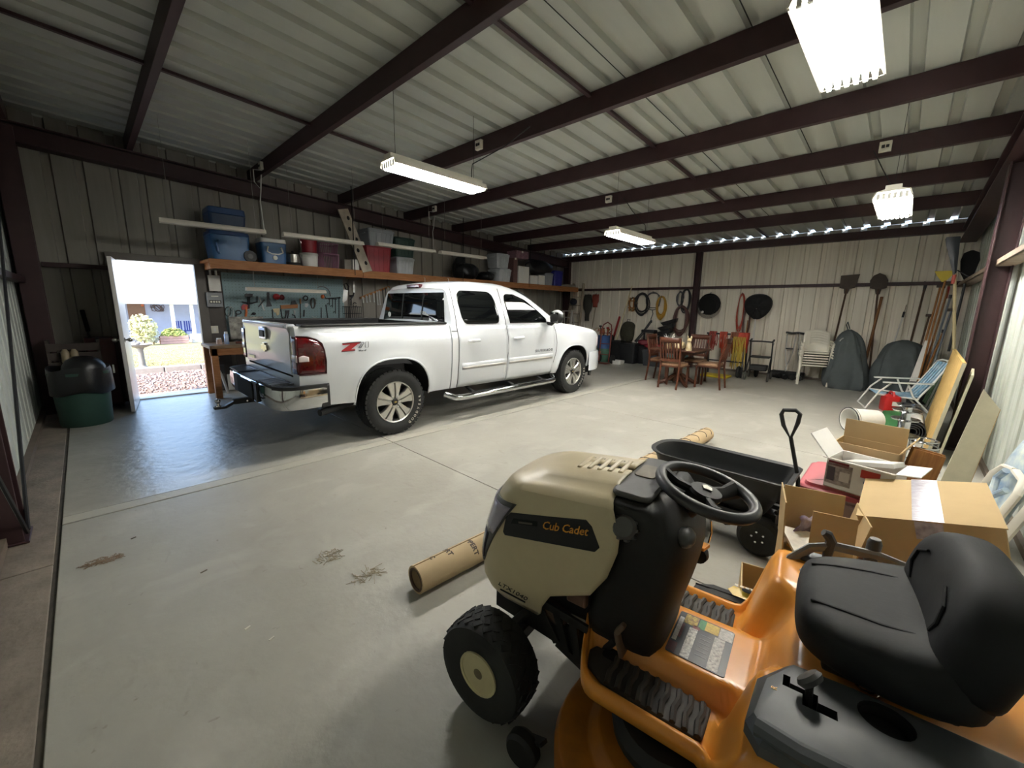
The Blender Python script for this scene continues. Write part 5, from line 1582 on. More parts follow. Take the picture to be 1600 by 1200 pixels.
MB().bx(-.15, .28, -.158, .14, .1, .5).build('bin', mat('dark crate wood', '3a312b', .8, 0, .2), cr)
for k, x in enumerate((-.02, .06)):
    MB().lathe([(.001, 0), (.04, 0), (.04, .12), (.02, .17), (.001, .17)], 12).build('bottle', mat('tan bottle', '8d7f63', .5, 0, .1), cr, loc=(x, -.22, .72))
bs = thing('dark_broom', 'dark broom with upright bristles leaning in the left corner', 'broom', (0, 0, 0))
MB().tube([(.06, 8.35, .02), (.02, 8.42, 1.1)], .014, 8).build('handle', IRON, bs)
MB().bar((.025, 8.41, 1.08), (.0, 8.44, 1.38), .06, .05).build('bristles', MATTE, bs, bev=.01)
# ------------------------------------------------------------------ back wall
def B7(x, y, X=11.36):
    return seen(860 + x / 5.4538, 380 + y / 5.4538, 0, X)
def B8(x, y, X=11.36):
    return seen(1080 + x / 5, 380 + y / 5, 0, X)
ALU = mat('dull aluminium', '9c9b96', .4, .6, .12)
def ladder(name, label, foot, head, w0, w1, n, m, d=.06, legs=None):
    t = thing(name, label, 'ladder')
    f, h = Vector(foot), Vector(head)
    for s in (-1, 1):
        MB().bar(f + Vector((0, s * w0 / 2, 0)), h + Vector((0, s * w1 / 2, 0)), d, .03, up=(0, 1, 0)).build('rail', m, t)
        if legs:
            MB().bar(Vector(legs) + Vector((0, s * w0 / 2, 0)), h + Vector((.03, s * w1 / 2, -.05)), .03, .025, up=(0, 1, 0)).build('rear_leg', m, t)
    for k in range(1, n + 1):
        q = f.lerp(h, k / (n + .6))
        w = lerp(w0, w1, k / (n + .6))
        MB().box(q, (.075, w, .022)).build('step', m, t)
    if legs:
        MB().box(h + Vector((.02, 0, .01)), (.16, w1 + .06, .03)).build('top_cap', m, t, bev=.004)
    return t
ladder('wooden_ladder', 'tall old wooden ladder leaning in the corner beyond the truck hood', (10.75, 7.72, 0), (11.14, 7.74, 2.3), .54, .38, 8, wood('grey ladder wood', 'a39988', '857a69', .8, 2), .1)
ladder('step_ladder', 'short aluminium stepladder standing in front of the wooden ladder', (10.35, 7.75, 0), (10.62, 7.75, 1.42), .52, .32, 4, mat('bright aluminium', 'c2c1bb', .35, .4, .1), .07, (10.95, 7.75, 0))
def cloth(name, c, w, h, m, label, cat, d=.06, taper=.7, seed=1):
    r_ = random.Random(seed)
    p0 = r_.uniform(0, 6)
    def f(u, v):
        a = 2 * PI * u
        ww = w / 2 * lerp(taper, 1, math.sin(PI * min(1, v * 1.3 + .12)) ** .5) * (1 + .09 * math.sin(4 * a + 6 * v + p0))
        return (c[0] + (d / 2) * math.sin(a) * (1 + .5 * math.sin(7 * v + p0)) - d * .4, c[1] + ww * math.cos(a), c[2] + h * (.5 - v) - .02 * math.sin(3 * a + p0))
    mb = MB()
    mb.loft([[f(i / 24, j / 12) for i in range(24)] for j in range(13)])
    t = thing(name, label, cat)
    mb.build('cloth', m, t, 80)
    MB().tube([(c[0] + .02, c[1], c[2] + h * .5 + .05), (c[0] - .03, c[1], c[2] + h * .5 + .04), (c[0] - .035, c[1], c[2] + h * .5 - .03)], .006, 5).build('hook', IRON, t)
    return t
p = B7(325, 550)
cloth('hanging_jacket', (11.34, p.y, 1.54), .32, .8, mat('olive cloth', '3b3a33', .85, 0, .2, 8), 'dark olive jacket hanging on the back wall by the ladders', 'jacket', .1, .5, 2)
p = B7(393, 490)
t = cloth('red_hat', (11.34, p.y, 1.76), .26, .38, mat('faded red cloth', '8e4034', .8, 0, .2, 10), 'faded red cap hanging to the right of the olive jacket', 'cap', .1, .6, 5)
tag(MB().tube([(11.31, p.y - .02, 1.62), (11.26, p.y + .12, .4)], .014, 6).build('mop_handle', mat('bare stick', '9b8f7d', .7, 0, .1)), 'bare stick standing below the faded red cap', 'stick')
p = B7(235, 490, 11.2)
cp = thing('navy_cap', 'dark navy cap hanging on the wooden ladder', 'cap', (10.98, p.y + .02, 1.72))
MB().ball((0, 0, 0), (.09, .13, .11), 14, 8).build('crown', mat('navy cloth', '23252f', .85, 0, .15, 12), cp, 80)
MB().lathe([(.001, -.01), (.13, -.02), (.14, -.012), (.001, .0)], 18, sx=.8).build('brim', mat('navy cloth', '23252f', .85, 0, .15, 12), cp, loc=(-.06, 0, -.08))

# drum of tools, hand truck
dm = thing('tool_drum', 'blue over green drum full of tools by the red hand truck', 'drum', (10.45, 6.28, 0))
MB().lathe([(.001, .0), (.17, .0), (.18, .02), (.18, .40)], 26).build('lower_drum', mat('green drum', '4d7360', .5, .1, .15, 6), dm)
MB().lathe([(.183, .385), (.186, .40), (.18, .42), (.18, .74), (.186, .75), (.18, .76), (.165, .745), (.16, .5), (.001, .5)], 26).build('upper_drum', mat('blue drum', '3f5f92', .45, .1, .15, 6), dm)
MB().box((-.185, .02, .25), (.01, .1, .12)).build('label', mat('drum label', 'a77d68', .6, 0, .3, 20), dm)
for k, (dx, dy, h, m) in enumerate(((-.05, .06, 1.05, IRON), (.04, -.04, 1.0, REDT), (-.02, -.09, .96, HAND), (.08, .08, .98, IRON))):
    tl_ = thing('drum_tool', ('dark long handled tool standing in the blue drum, leftmost', 'red handled tool standing in the middle of the blue drum', 'wooden handled tool standing in the blue drum on the right', 'dark tool at the back of the blue drum')[k], 'tool', (10.45 + dx, 6.28 + dy, .5), 0, 'tools in the drum')
    MB().tube([(0, 0, .01), (dx * .6, dy * .6, h - .55)], .014, 6).build('handle', m, tl_)
    MB().box((dx * .6, dy * .6, h - .53), (.05, .08, .05)).build('head', m, tl_, bev=.01)
solid('orange_sander', MB().lathe([(.001, -.08), (.07, -.08), (.08, 0), (.06, .09), (.001, .1)], 16).tube([(0, .06, .03), (0, .13, .06), (0, .14, .0)], .02, 6), mat('rusty orange', '93552f', .6, 0, .25, 12), 'rusty orange power tool resting on top of the blue drum', 'tool', loc=(10.42, 6.34, .86))
solid('cream_hose', MB().tube([(10.36 + .01 * k, 6.48 + .17 * math.cos(a), .80 + .16 * math.sin(a)) for k, a in enumerate([PI * 1.1 - PI * 1.2 * j / 12 for j in range(13)])], .018, 8), mat('cream hose', 'b0a184', .6, 0, .1), 'cream hose looping over the left of the blue drum', 'hose')
RED2 = mat('red brown frame', '7d4038', .5, .2, .2, 10)
ht = thing('hand_truck', 'red tubular hand truck standing beside the blue drum', 'hand truck')
MB().tube([(10.05, 6.18, .05), (10.12, 6.18, .95), (10.15, 6.14, 1.08), (10.16, 6.02, 1.15), (10.15, 5.9, 1.08), (10.12, 5.86, .95), (10.05, 5.86, .05)], .018, 8).build('frame', RED2, ht)
for z in (.25, .55, .85):
    MB().tube([(10.06 + z * .07, 6.18, z), (10.06 + z * .07, 5.86, z)], .012, 6).build('crossbar', RED2, ht)
MB().bx(9.86, 10.06, 5.84, 6.2, .012, .02).build('toe_plate', RED2, ht)
for y in (5.8, 6.24):
    MB().lathe([(.05, -.03), (.12, -.03), (.13, 0), (.12, .03), (.05, .03), (.001, .02)], 18, axis='y', c=(10.14, y, .13)).build('wheel', RUBBER, ht)
bx_ = thing('black_speaker', 'black box speaker on the floor right of the hand truck', 'speaker', (10.75, 5.98, 0))
MB().bx(-.16, .16, -.15, .15, .0, .62).build('cabinet', BLACKP, bx_, bev=.01)
MB().bx(-.168, -.16, -.13, .13, .04, .58).build('grille', MATTE, bx_)
solid('white_tray', MB().loft([[(x, y, z) for x, y in rrect(.3 * k, .36 * k, .05, 3)] for k, z in ((.85, 0), (1, .05), (1, .1), (.95, .1), (.85, .03), (.001, .03))]), WPL, 'small white tray on the floor in front of the black speaker', 'tray', loc=(10.25, 5.72, 0))
tb2 = thing('leaf_blower', 'red and black leaf blower standing against the back wall', 'blower')
MB().bar((11.2, 6.42, .62), (11.3, 6.3, 1.3), .08, .06).build('barrel', REDT, tb2, bev=.02)
MB().ball((11.15, 6.46, .62), (.1, .1, .13)).build('motor', BLACKP, tb2)
MB().tube([(11.12, 6.44, .72), (11.08, 6.5, .8), (11.14, 6.42, .9)], .014, 6).build('handle', BLACKP, tb2)
MB().bx(11.1, 11.25, 6.38, 6.52, .0, .5).build('stand', BLACKP, tb2, bev=.02)
lumpy('duffel', (11.24, 5.96, .86), (.11, .22, .3), mat('olive canvas', '3c3a2c', .85, 0, .25, 9), 'olive canvas bag hanging behind the long bamboo pole', 'bag', 12, .14)
solid('bag_hook', MB().tube([(11.38, 5.98, 1.2), (11.2, 5.98, 1.22), (11.18, 5.98, 1.1)], .008, 6), IRON, 'hook that the olive canvas bag hangs from', 'hook')
solid('bamboo_pole', MB().tube([(10.80, 6.24, .0), (10.99, 6.14, .8), (11.17, 6.04, 1.6), (11.32, 5.97, 2.2)], [.027, .025, .021, .016], 8), mat('bamboo', 'd3c6a2', .6, 0, .15, 12), 'long pale bamboo pole leaning against the back wall', 'pole')
BLT = mat('black tote', '1c1d1f', .5, 0, .15)
DGT = mat('charcoal tote', '34383d', .5, 0, .1)
tote(10.55, 11.0, 5.36, 5.86, 0, .58, BLT, BLT, 'black ribbed tote on the floor at the foot of the bamboo pole')
tote(10.8, 11.2, 5.0, 5.42, 0, .52, BLT, BLT, 'black tote tucked behind the charcoal one')
tote(10.5, 11.0, 4.55, 5.12, 0, .46, DGT, DGT, 'charcoal tote with dark red things lying on its lid')
tote(10.6, 11.0, 4.02, 4.5, 0, .42, mat('teal tote', '5d8a86', .5, 0, .1), GREYT, 'teal tote behind the dining table')
lumpy('red_life_vest', (10.76, 4.86, .53), (.2, .28, .07), mat('dark red nylon', '8c1b2c', .6, 0, .15, 10), 'dark red vest lying on the charcoal tote', 'vest', 21, .16)
lumpy('red_life_vest', (10.95, 5.28, .6), (.16, .18, .08), mat('wine red nylon', '6d1a2a', .6, 0, .15, 10), 'wine red vest lying on the hidden black tote', 'vest', 22, .16)
solid('black_tube', MB().tube([(10.85, 5.5, .6), (10.95, 5.32, .9), (11.05, 5.16, 1.22)], [.045, .035, .03], 10), BLT, 'black plastic tube slanting up from the black tote', 'tube')
for k in range(4):
    s_ = thing('black_tray', ('lowest', 'second', 'third', 'topmost')[k] + ' of the tilted black plastic trays stacked behind the table', 'tray', (10.95 + .03 * k, 4.62 + .05 * (3 - k), .72 + .14 * k), 0, 'black trays by the back wall', rot=(R(-18), 0, R(4 * k)))
    MB().loft([[(x, y, z) for x, y in rrect(.34 * a, .42 * a, .04, 2)] for a, z in ((.8, 0), (1, .09), (1.04, .1), (.94, .1), (.78, .02), (.001, .02))]).build('tray', BLT, s_)
solid('tray_stand', MB().bx(10.82, 11.2, 4.5, 4.95, .0, .03).bx(10.86, 10.9, 4.52, 4.56, 0, .78).bx(11.14, 11.18, 4.52, 4.56, 0, .78).bx(10.86, 10.9, 4.9, 4.94, 0, .70).bx(11.14, 11.18, 4.9, 4.94, 0, .70).bx(10.84, 11.2, 4.5, 4.96, .68, .70), BLT, 'black stand under the stacked plastic trays', 'stand')
solid('black_bench_pad', MB().bx(10.9, 11.1, 4.98, 5.38, .88, .96), BLT, 'flat black pad at the left of the stacked trays', 'pad', bev=.02)
solid('pad_stand', MB().bx(10.98, 11.02, 5.0, 5.04, .52, .88).bx(10.98, 11.02, 5.3, 5.34, .58, .88), BLT, 'thin black supports under the flat black pad', 'stand')

def coil(name, cy_, cz, ry, rz_, m, label, cat, n=6, r=.012, X=11.33, spread=.035, seed=0, peg=True):
    r_ = random.Random(seed + int(cy_ * 100))
    t = thing(name, label, cat)
    for k in range(n):
        a0 = r_.uniform(0, 6.28)
        fy, fz = ry * (1 - .35 * r_.random()), rz_ * (1 - .28 * r_.random())
        dz = (rz_ - fz) * r_.uniform(.2, 1)
        pts = []
        for j in range(26):
            a = 2 * PI * j / 26
            pts.append((X - spread * k / n - .012 * math.sin(3 * a + a0), cy_ + fy * math.cos(a) * (1 + .05 * math.sin(2 * a + a0)), cz + dz + fz * math.sin(a)))
        MB().tube(pts, r, 6, True).build('loop', m, t)
    if peg:
        MB().tube([(11.392, cy_, cz + rz_ - .02), (X - spread - .02, cy_, cz + rz_ - .03), (X - spread - .025, cy_, cz + rz_ + .02)], .007, 5).build('peg', IRON, t)
    return t
BLKC = mat('black cable', '222224', .55, 0, .1)
GRYC = mat('grey cable', '5a5b5c', .55, 0, .1)
YELC = mat('yellow cord', 'b0862a', .6, 0, .12)
TANC = mat('tan cord', '7a6540', .7, 0, .15)
HOSE = mat('brown hose', '5b3d38', .5, 0, .12)
ORC = mat('orange red cord', 'ad3f28', .55, 0, .12)
p = B7(708, 510)
coil('tan_rope', p.y, 1.66, .14, .2, TANC, 'small tan rope coil hanging right of the bamboo pole', 'rope', 6)
wd = thing('rope_winder', 'flat wooden winder inside the small tan rope coil', 'winder', (11.25, p.y, 1.66))
for s in (-1, 1):
    MB().bx(-.008, .008, s * .06 - .015, s * .06 + .015, -.2, .2).build('slat', HAND, wd)
for z in (-.1, .1):
    MB().bx(-.016, -.008, -.1, .1, z - .015, z + .015).build('crossbar', HAND, wd)
p = B7(785, 520)
coil('black_cable', p.y, 1.66, .24, .33, BLKC, 'black cable coil hanging second from the bamboo pole', 'cable', 8, .014)
p = B7(880, 490)
coil('grey_cable', p.y, 1.75, .24, .26, GRYC, 'thin grey cable loop with a dangling tail on the back wall', 'cable', 3, .01)
solid('cable_tail', MB().tube([(11.32, p.y, 1.5), (11.31, p.y - .03, 1.4), (11.31, p.y + .02, 1.25), (11.31, p.y - .02, 1.14)], .012, 6), GRYC, 'dangling tail of the thin grey cable loop', 'cable')
p = B7(950, 545)
coil('yellow_rope', p.y, 1.56, .15, .33, YELC, 'yellow cord coil hanging left of the brown hose', 'cord', 9, .014)
p = B7(1130, 660)
coil('brown_hose', 4.44, 1.22, .2, .42, HOSE, 'large brown hose coil hanging beside the back wall post', 'hose', 7, .018, 11.3, .06)
p = B7(1195, 480)
coil('dark_cable', p.y + .12, 1.76, .13, .32, BLKC, 'dark cable coil hanging just left of the back wall post', 'cable', 7, .012, 11.34)
coil('wire_bundle', p.y + .28, 1.8, .1, .22, GRYC, 'small grey wire bundle above the brown hose', 'wire', 6, .008, 11.36)
# round black pan with a wire ring
p = B8(148, 468)
fn = thing('wire_fan', 'round black fan grille hanging right of the back wall post', 'fan', (11.3, p.y, 1.68))
MB().lathe([(.001, -.05), (.1, -.05), (.26, -.02), (.275, .0), (.26, .03), (.001, .05)], 30, axis='x').build('drum', MATTE, fn)
for k in range(6):
    q = .30 - .03 * k * .6
    MB().tube([(-.02 - .012 * k, q * math.cos(a), q * math.sin(a) - .06) for a in [2 * PI * j / 30 for j in range(30)]], .004, 5, True).build('ring', BLKC, fn)
MB().tube([(.09, 0, .3), (.0, 0, .29), (0, 0, .2)], .008, 5).build('peg', IRON, fn)
MB().cyl((-.09, .12, -.2), (-.08, .12, -.2), .03, n=12).build('badge', WPL, fn)
# landing net
p = B8(530, 480)
ny = p.y
nt_ = thing('landing_net', 'black landing net hung high on the back wall with long poles', 'net')
oval = [(11.28, ny + .28 * math.cos(a) * (1 + .25 * math.sin(a)), 1.63 + .29 * math.sin(a)) for a in [2 * PI * k / 28 for k in range(28)]]
MB().tube(oval, .014, 6, True).build('hoop', BLKC, nt_)
net = MB().loft([[(11.28 - .12 * q + .03 * math.sin(a * 5), ny + .28 * r_ * math.cos(a) * (1 + .25 * math.sin(a)), 1.63 - .05 * q + .29 * r_ * math.sin(a)) for a in [2 * PI * k / 28 for k in range(28)]] for r_, q in ((1, 0), (.95, .5), (.75, .8), (.4, .9), (.02, 1))], cap=False)
tag(net.build('net_bag', mat('black netting', '1a1a1b', .9, 0, .4, 60), nt_, 60), kind='stuff')
MB().tube([(11.2, ny - .0, 1.36), (11.2, ny - .01, .4)], .015, 6).build('pole', WPL, nt_)
MB().tube([(11.27, ny + .18, 1.3), (11.25, ny + .18, .5)], .012, 6).build('pole', HAND, nt_)
# red cords hanging on the wall
for k, (x, z0, z1, m, lb) in enumerate(((385, 1.95, 1.0, ORC, 'orange red cord hanging in a long loop left of the landing net'), (440, 1.7, .75, HOSE, 'dark red cord hanging in a long loop beside the landing net'))):
    p = B8(x, 560)
    coil('hanging_rope', p.y, (z0 + z1) / 2, .09, (z0 - z1) / 2, m, lb, 'cord', 5, .009, 11.34, .03, k)

# cord rack
rk = thing('cord_rack', 'low steel rack hung with cords in front of the back wall', 'rack')
for y in (3.42, 2.58):
    MB().bar((10.35, y, 0), (10.5, y, .98), .035, .035).bar((10.72, y, 0), (10.52, y, .98), .035, .035).build('leg', IRON, rk)
MB().bar((10.5, 3.46, .98), (10.5, 2.54, .98), .04, .04).build('top_bar', IRON, rk)
MB().bar((10.4, 3.42, .35), (10.4, 2.58, .35), .03, .03).build('lower_bar', IRON, rk)
def bundle(y, z0, z1, m, label, n=9, w=.07, X=10.5, seed=1):
    r_ = random.Random(seed)
    t = thing('cord_bundle', label, 'cord', (0, 0, 0), 0, 'cords on the low rack')
    for k in range(n):
        yy = y + w * (k / (n - 1) * 2 - 1)
        d_ = r_.uniform(.02, .05)
        zz = z1 + r_.uniform(-.06, .08)
        pts = [(X - d_, yy, z0 - .03), (X - d_ * .6, yy, z0 + .025), (X + .02, yy, z0 + .028), (X + d_, yy, z0 - .03), (X + d_ + .02, yy + r_.uniform(-.03, .03), (z0 + zz) / 2), (X + .01, yy + r_.uniform(-.03, .03), zz), (X - d_ - .03, yy + r_.uniform(-.03, .03), (z0 + zz) / 2)]
        MB().tube(pts, .011, 6, True).build('loop', m, t)
    return t
bundle(3.32, 1.0, .62, mat('deep red cord', '8e2c22', .55, 0, .1), 'deep red cord bundle at the left end of the low rack', 7, .07, 10.5, 2)
bundle(3.08, 1.0, .58, ORC, 'orange red cord bundle second from the left on the low rack', 8, .07, 10.5, 3)
bundle(2.84, 1.0, .5, mat('rust brown cord', '7e4326', .55, 0, .1), 'rust brown cord bundle in the middle of the low rack', 8, .07, 10.5, 4)
bundle(2.64, 1.0, .62, mat('bright red cord', 'bb3a24', .5, 0, .1), 'thick bright red cord bundle at the right end of the low rack', 14, .1, 10.48, 5)
bundle(2.7, .9, .2, mat('yellow string', 'b59a3c', .6, 0, .1), 'tangled yellow cord hanging below the bright red bundle', 9, .12, 10.42, 6)
solid('yellow_mat', MB().bx(9.9, 10.3, 2.75, 3.35, .001, .05), mat('yellow foam', 'c3ac24', .6, 0, .1), 'flat yellow pad on the floor under the low cord rack', 'mat', bev=.015)
for k, (x, y, lb) in enumerate(((10.28, 2.62, 'black reel wheel at the right front of the low rack'), (10.75, 2.36, 'black reel wheel behind the walker'))):
    w_ = thing('cart_wheel', lb, 'wheel', (x, y, .14))
    MB().lathe([(.06, -.025), (.125, -.025), (.14, 0), (.125, .025), (.06, .025)], 22, axis='y').build('tyre', RUBBER, w_)
    MB().lathe([(.001, -.02), (.065, -.02), (.065, .02), (.001, .02)], 16, axis='y').build('hub', GREYT, w_)

# rollator
ro = thing('rollator', 'black four wheeled walking frame in front of the back wall', 'walker', (10.45, 2.25, 0), R(5))
for s in (-1, 1):
    MB().tube([(.2, s * .2, .14), (.0, s * .21, .52), (-.08, s * .21, .80), (-.1, s * .21, .86)], .014, 8).build('side_frame', BLACKP, ro)
    MB().tube([(-.28, s * .22, .14), (-.18, s * .21, .35), (0, s * .21, .52)], .014, 8).build('front_leg', BLACKP, ro)
    MB().tube([(.02, s * .215, .9), (-.1, s * .215, .88), (-.2, s * .215, .87)], .02, 8).build('grip', BLACKP, ro)
    MB().tube([(-.06, s * .23, .84), (-.2, s * .24, .80)], .006, 6).build('brake_lever', ALU, ro)
    for x in (.22, -.3):
        MB().lathe([(.001, -.02), (.06, -.02), (.085, -.018), (.095, 0), (.085, .018), (.06, .02), (.001, .02)], 18, axis='y', c=(x, s * .22, .096)).build('wheel', mat('grey caster', '55534f', .6, 0, .1), ro)
MB().bx(-.16, .14, -.19, .19, .5, .53).build('seat', BLACKP, ro, bev=.008)
MB().tube([(-.1, -.21, .86), (-.12, 0, .87), (-.1, .21, .86)], .016, 8).build('backrest', BLACKP, ro)
MB().bx(-.22, .05, -.17, .17, .22, .34).build('basket', BLACKP, ro, bev=.02)
MB().bx(-.02, .1, -.17, .17, .255, .265).build('tray', WPL, ro)
# crutches
for k, (y, lb) in enumerate(((1.86, 'metal crutch leaning on the back wall, left of the pair'), (1.62, 'metal crutch leaning on the back wall, right of the pair'))):
    c = thing('crutch', lb, 'crutch', (0, 0, 0), 0, 'pair of crutches')
    for s in (-1, 1):
        MB().tube([(11.3, y + s * .09, 1.04), (11.26, y + s * .07, .6), (11.2, y + s * .012, .32)], .011, 6).build('side_tube', ALU, c)
    MB().tube([(11.2, y, .34), (11.12, y, .04)], .012, 6).build('lower_tube', ALU, c)
    MB().tube([(11.12, y, .05), (11.11, y, .0)], .02, 8).build('rubber_tip', BLACKP, c)
    MB().tube([(11.31, y - .12, 1.05), (11.31, y, 1.035), (11.31, y + .12, 1.05)], .024, 8).build('arm_pad', BLACKP, c)
    MB().tube([(11.27, y - .08, .68), (11.27, y + .08, .68)], .016, 8).build('hand_grip', BLACKP, c)
for k in range(4):
    y = 1.55 + .17 * k
    d_ = thing('dumbbell', ('dark dumbbell on the floor nearest the white chairs', 'dark dumbbell second from the white chairs', 'dark dumbbell third from the white chairs', 'dark dumbbell nearest the walker')[k], 'dumbbell', (11.0 + .06 * (k % 2), y, .06), R(20 * k), 'dumbbells by the back wall')
    MB().cyl((-.1, 0, 0), (.1, 0, 0), .014, n=8).build('bar', CHROME, d_)
    for s in (-1, 1):
        MB().cyl((s * .07, 0, 0), (s * .14, 0, 0), .06, n=8).build('weight', BLACKP, d_)
solid('low_black_case', MB().bx(11.1, 11.3, 1.5, 2.15, 0, .16), BLACKP, 'long low black case along the wall behind the dumbbells', 'case', bev=.02)

# stacked white resin chairs
RESIN = mat('off white resin', 'e8e3d4', .45, 0, .05, 6)
def resin_chair(label, first=False):
    t = thing('stacking_chair', label, 'chair', (0, 0, 0), 0, 'stacked white plastic chairs')
    MB().loft([[(x, y, .40 + dz - .06 * ((x + .2) < 0) * 0) for x, y in rrect(.42, .44, .05, 3)] for dz in (0, .025)]).build('seat', RESIN, t, bev=.006)
    MB().grid(lambda u, v: (.20 + .10 * v - .08 * (2 * u - 1) ** 2, lerp(-.23, .23, u), .40 + .44 * v + .05 * math.sin(PI * u) * v), 12, 6).build('backrest', RESIN, t, thick=.014)
    for s in (-1, 1):
        MB().tube([(-.24, s * .26, .0), (-.215, s * .25, .40), (-.2, s * .265, .62)], [.026, .028, .024], 8).build('front_leg', RESIN, t)
        MB().tube([(.27, s * .24, .0), (.21, s * .235, .42)], [.022, .028], 8).build('rear_leg', RESIN, t)
        MB().tube([(-.24, s * .27, .60), (-.1, s * .285, .64), (.1, s * .275, .64), (.26, s * .235, .66)], .026, 8, flat=.6).build('armrest', RESIN, t)
    return t
base = resin_chair('bottom chair of the white plastic stack')
base.location = (10.72, 1.3, 0)
base.rotation_euler = (0, 0, R(12))
for k, n in enumerate(('second from the floor in the white plastic stack', 'third from the floor in the white plastic stack', 'third from the top of the white plastic stack', 'second from the top of the white plastic stack', 'top chair of the white plastic stack')):
    dup(base, (10.72 + .012 * (k + 1), 1.3, .052 * (k + 1)), R(12), 'off white chair, ' + n)

# long tools, covered grills
SHOV = mat('rusty blade', '4a4038', .6, .4, .25, 12)
OLDW = wood('old tool handle', '5d4432', '3e2c20', .6, 2)
def long_tool(name, label, cat, y0, y1, top, head, hm, foot=0.0, X0=11.05, X1=11.28, r=.017, hw_m=None):
    t = thing(name, label, cat)
    a, b = Vector((X0, y0, foot)), Vector((X1, y1, top))
    MB().tube([a, b], r, 8).build('handle', hw_m or OLDW, t)
    if head is not None:
        d = (b - a).normalized()
        y_ = Vector((0, 1, 0))
        n = d.cross(y_).normalized()
        P = [b + y_ * p[0] + d * p[1] for p in head]
        MB().loft([[q - n * .008 for q in P], [q + n * .008 for q in P]]).build('blade', hm, t, 0, bev=.003)
    return t
long_tool('flat_shovel', 'square shovel standing blade up behind the tall grey cover', 'shovel', 1.1, 1.0, 2.02, [(-.03, -.1), (.03, -.1), (.05, 0), (.13, .02), (.15, .28), (-.16, .3), (-.13, .02), (-.05, 0)], SHOV)
long_tool('round_shovel', 'round point shovel standing blade up between the two grey covers', 'shovel', .38, .5, 2.0, [(-.03, -.1), (.03, -.1), (.05, 0), (.13, .03), (.14, .18), (.09, .28), (0, .33), (-.09, .28), (-.14, .18), (-.13, .03), (-.05, 0)], SHOV)
long_tool('digging_bar', 'worn brown pole leaning beside the round shovel', 'pole', .52, .42, 1.85, None, None, hw_m=wood('ochre pole', '8a5f38', '5e3f26', .6, 2), r=.024, X1=11.22)
p = B8(0, 0)
for k, (y0, y1, z1, r, m, lb) in enumerate(((-.1, -.17, 2.0, .018, OLDW, 'long brown handled hoe in the corner, leftmost of the corner tools'),)):
    long_tool('garden_hoe', lb, 'hoe', y0 + .02, y1, z1, [(-.02, -.05), (.02, -.05), (.03, .15), (-.03, .12)], IRON, X1=11.3)
rd = thing('fishing_rod', 'white shafted rod standing behind the low grey cover', 'rod')
MB().tube([(11.25, .12, .9), (11.32, .06, 1.45)], .012, 6).build('shaft', WPL, rd)
MB().tube([(11.32, .06, 1.45), (11.33, .05, 1.56)], .018, 8).build('grip', BLACKP, rd)
MB().tube([(11.33, .05, 1.56), (11.35, .04, 1.7)], .006, 6).build('tip', CHROME, rd)
MB().tube([(11.2, .14, .0), (11.25, .12, .9)], .012, 6).build('lower_shaft', WPL, rd)
COVER = mat('grey grill cover', '4f5556', .8, 0, .15, 5, .5, .3)
def cover(cx, cy_, prof, label, seed, lean=(0, 0)):
    r_ = random.Random(seed)
    ph = [r_.uniform(0, 6.28) for _ in range(6)]
    rings = []
    zs = [i / 22 for i in range(23)]
    H = prof[-1][0]
    for f in zs:
        z = f * H
        w = smooth_interp(z, [(a, b) for a, b, c in prof])
        d = smooth_interp(z, [(a, c) for a, b, c in prof])
        ring_ = []
        for k in range(48):
            a = 2 * PI * k / 48
            fold = 1 - .10 * abs(math.sin(3.5 * a + ph[4] + 1.5 * f)) ** 4 + (.11 * math.sin(6 * a + ph[0] + 2.2 * f) + .075 * math.sin(11 * a + ph[1] - 4 * f) + .045 * math.sin(17 * a + ph[2] + 7 * f)) * (1 - .5 * f) + .04 * math.sin(8 * f + 3 * a + ph[3])
            c_, s_ = math.cos(a), math.sin(a)
            e = .75
            ring_.append((cx + lean[0] * f + d * math.copysign(abs(c_) ** e, c_) * fold, cy_ + lean[1] * f + w * math.copysign(abs(s_) ** e, s_) * fold, z))
        rings.append(ring_)
    t = thing('grill_cover', label, 'cover', (0, 0, 0), 0, 'grey covered things')
    MB().loft(rings).build('cover', COVER, t, 80)
    return t
g1 = cover(10.72, .72, [(0, .36, .32), (.1, .37, .34), (.45, .33, .28), (.8, .26, .2), (1.0, .2, .16), (1.12, .13, .11), (1.19, .03, .03)], 'tall grey cloth cover with a peaked top beside the white chairs', 5, (0, .08))
MB().tube([(10.5, .86, 1.02), (10.45, .88, 1.0), (10.43, .9, .96)], .01, 6).build('toggle', WPL, g1)
MB().tube([(10.72, .82, 1.17), (10.7, .86, 1.28), (10.74, .85, 1.34), (10.74, .8, 1.2)], .01, 6).build('cord', COVER, g1)
cover(10.78, -.04, [(0, .36, .34), (.2, .37, .34), (.55, .35, .32), (.8, .3, .27), (.95, .22, .19), (1.03, .04, .04)], 'low rounded grey cloth cover by the corner tools', 9)

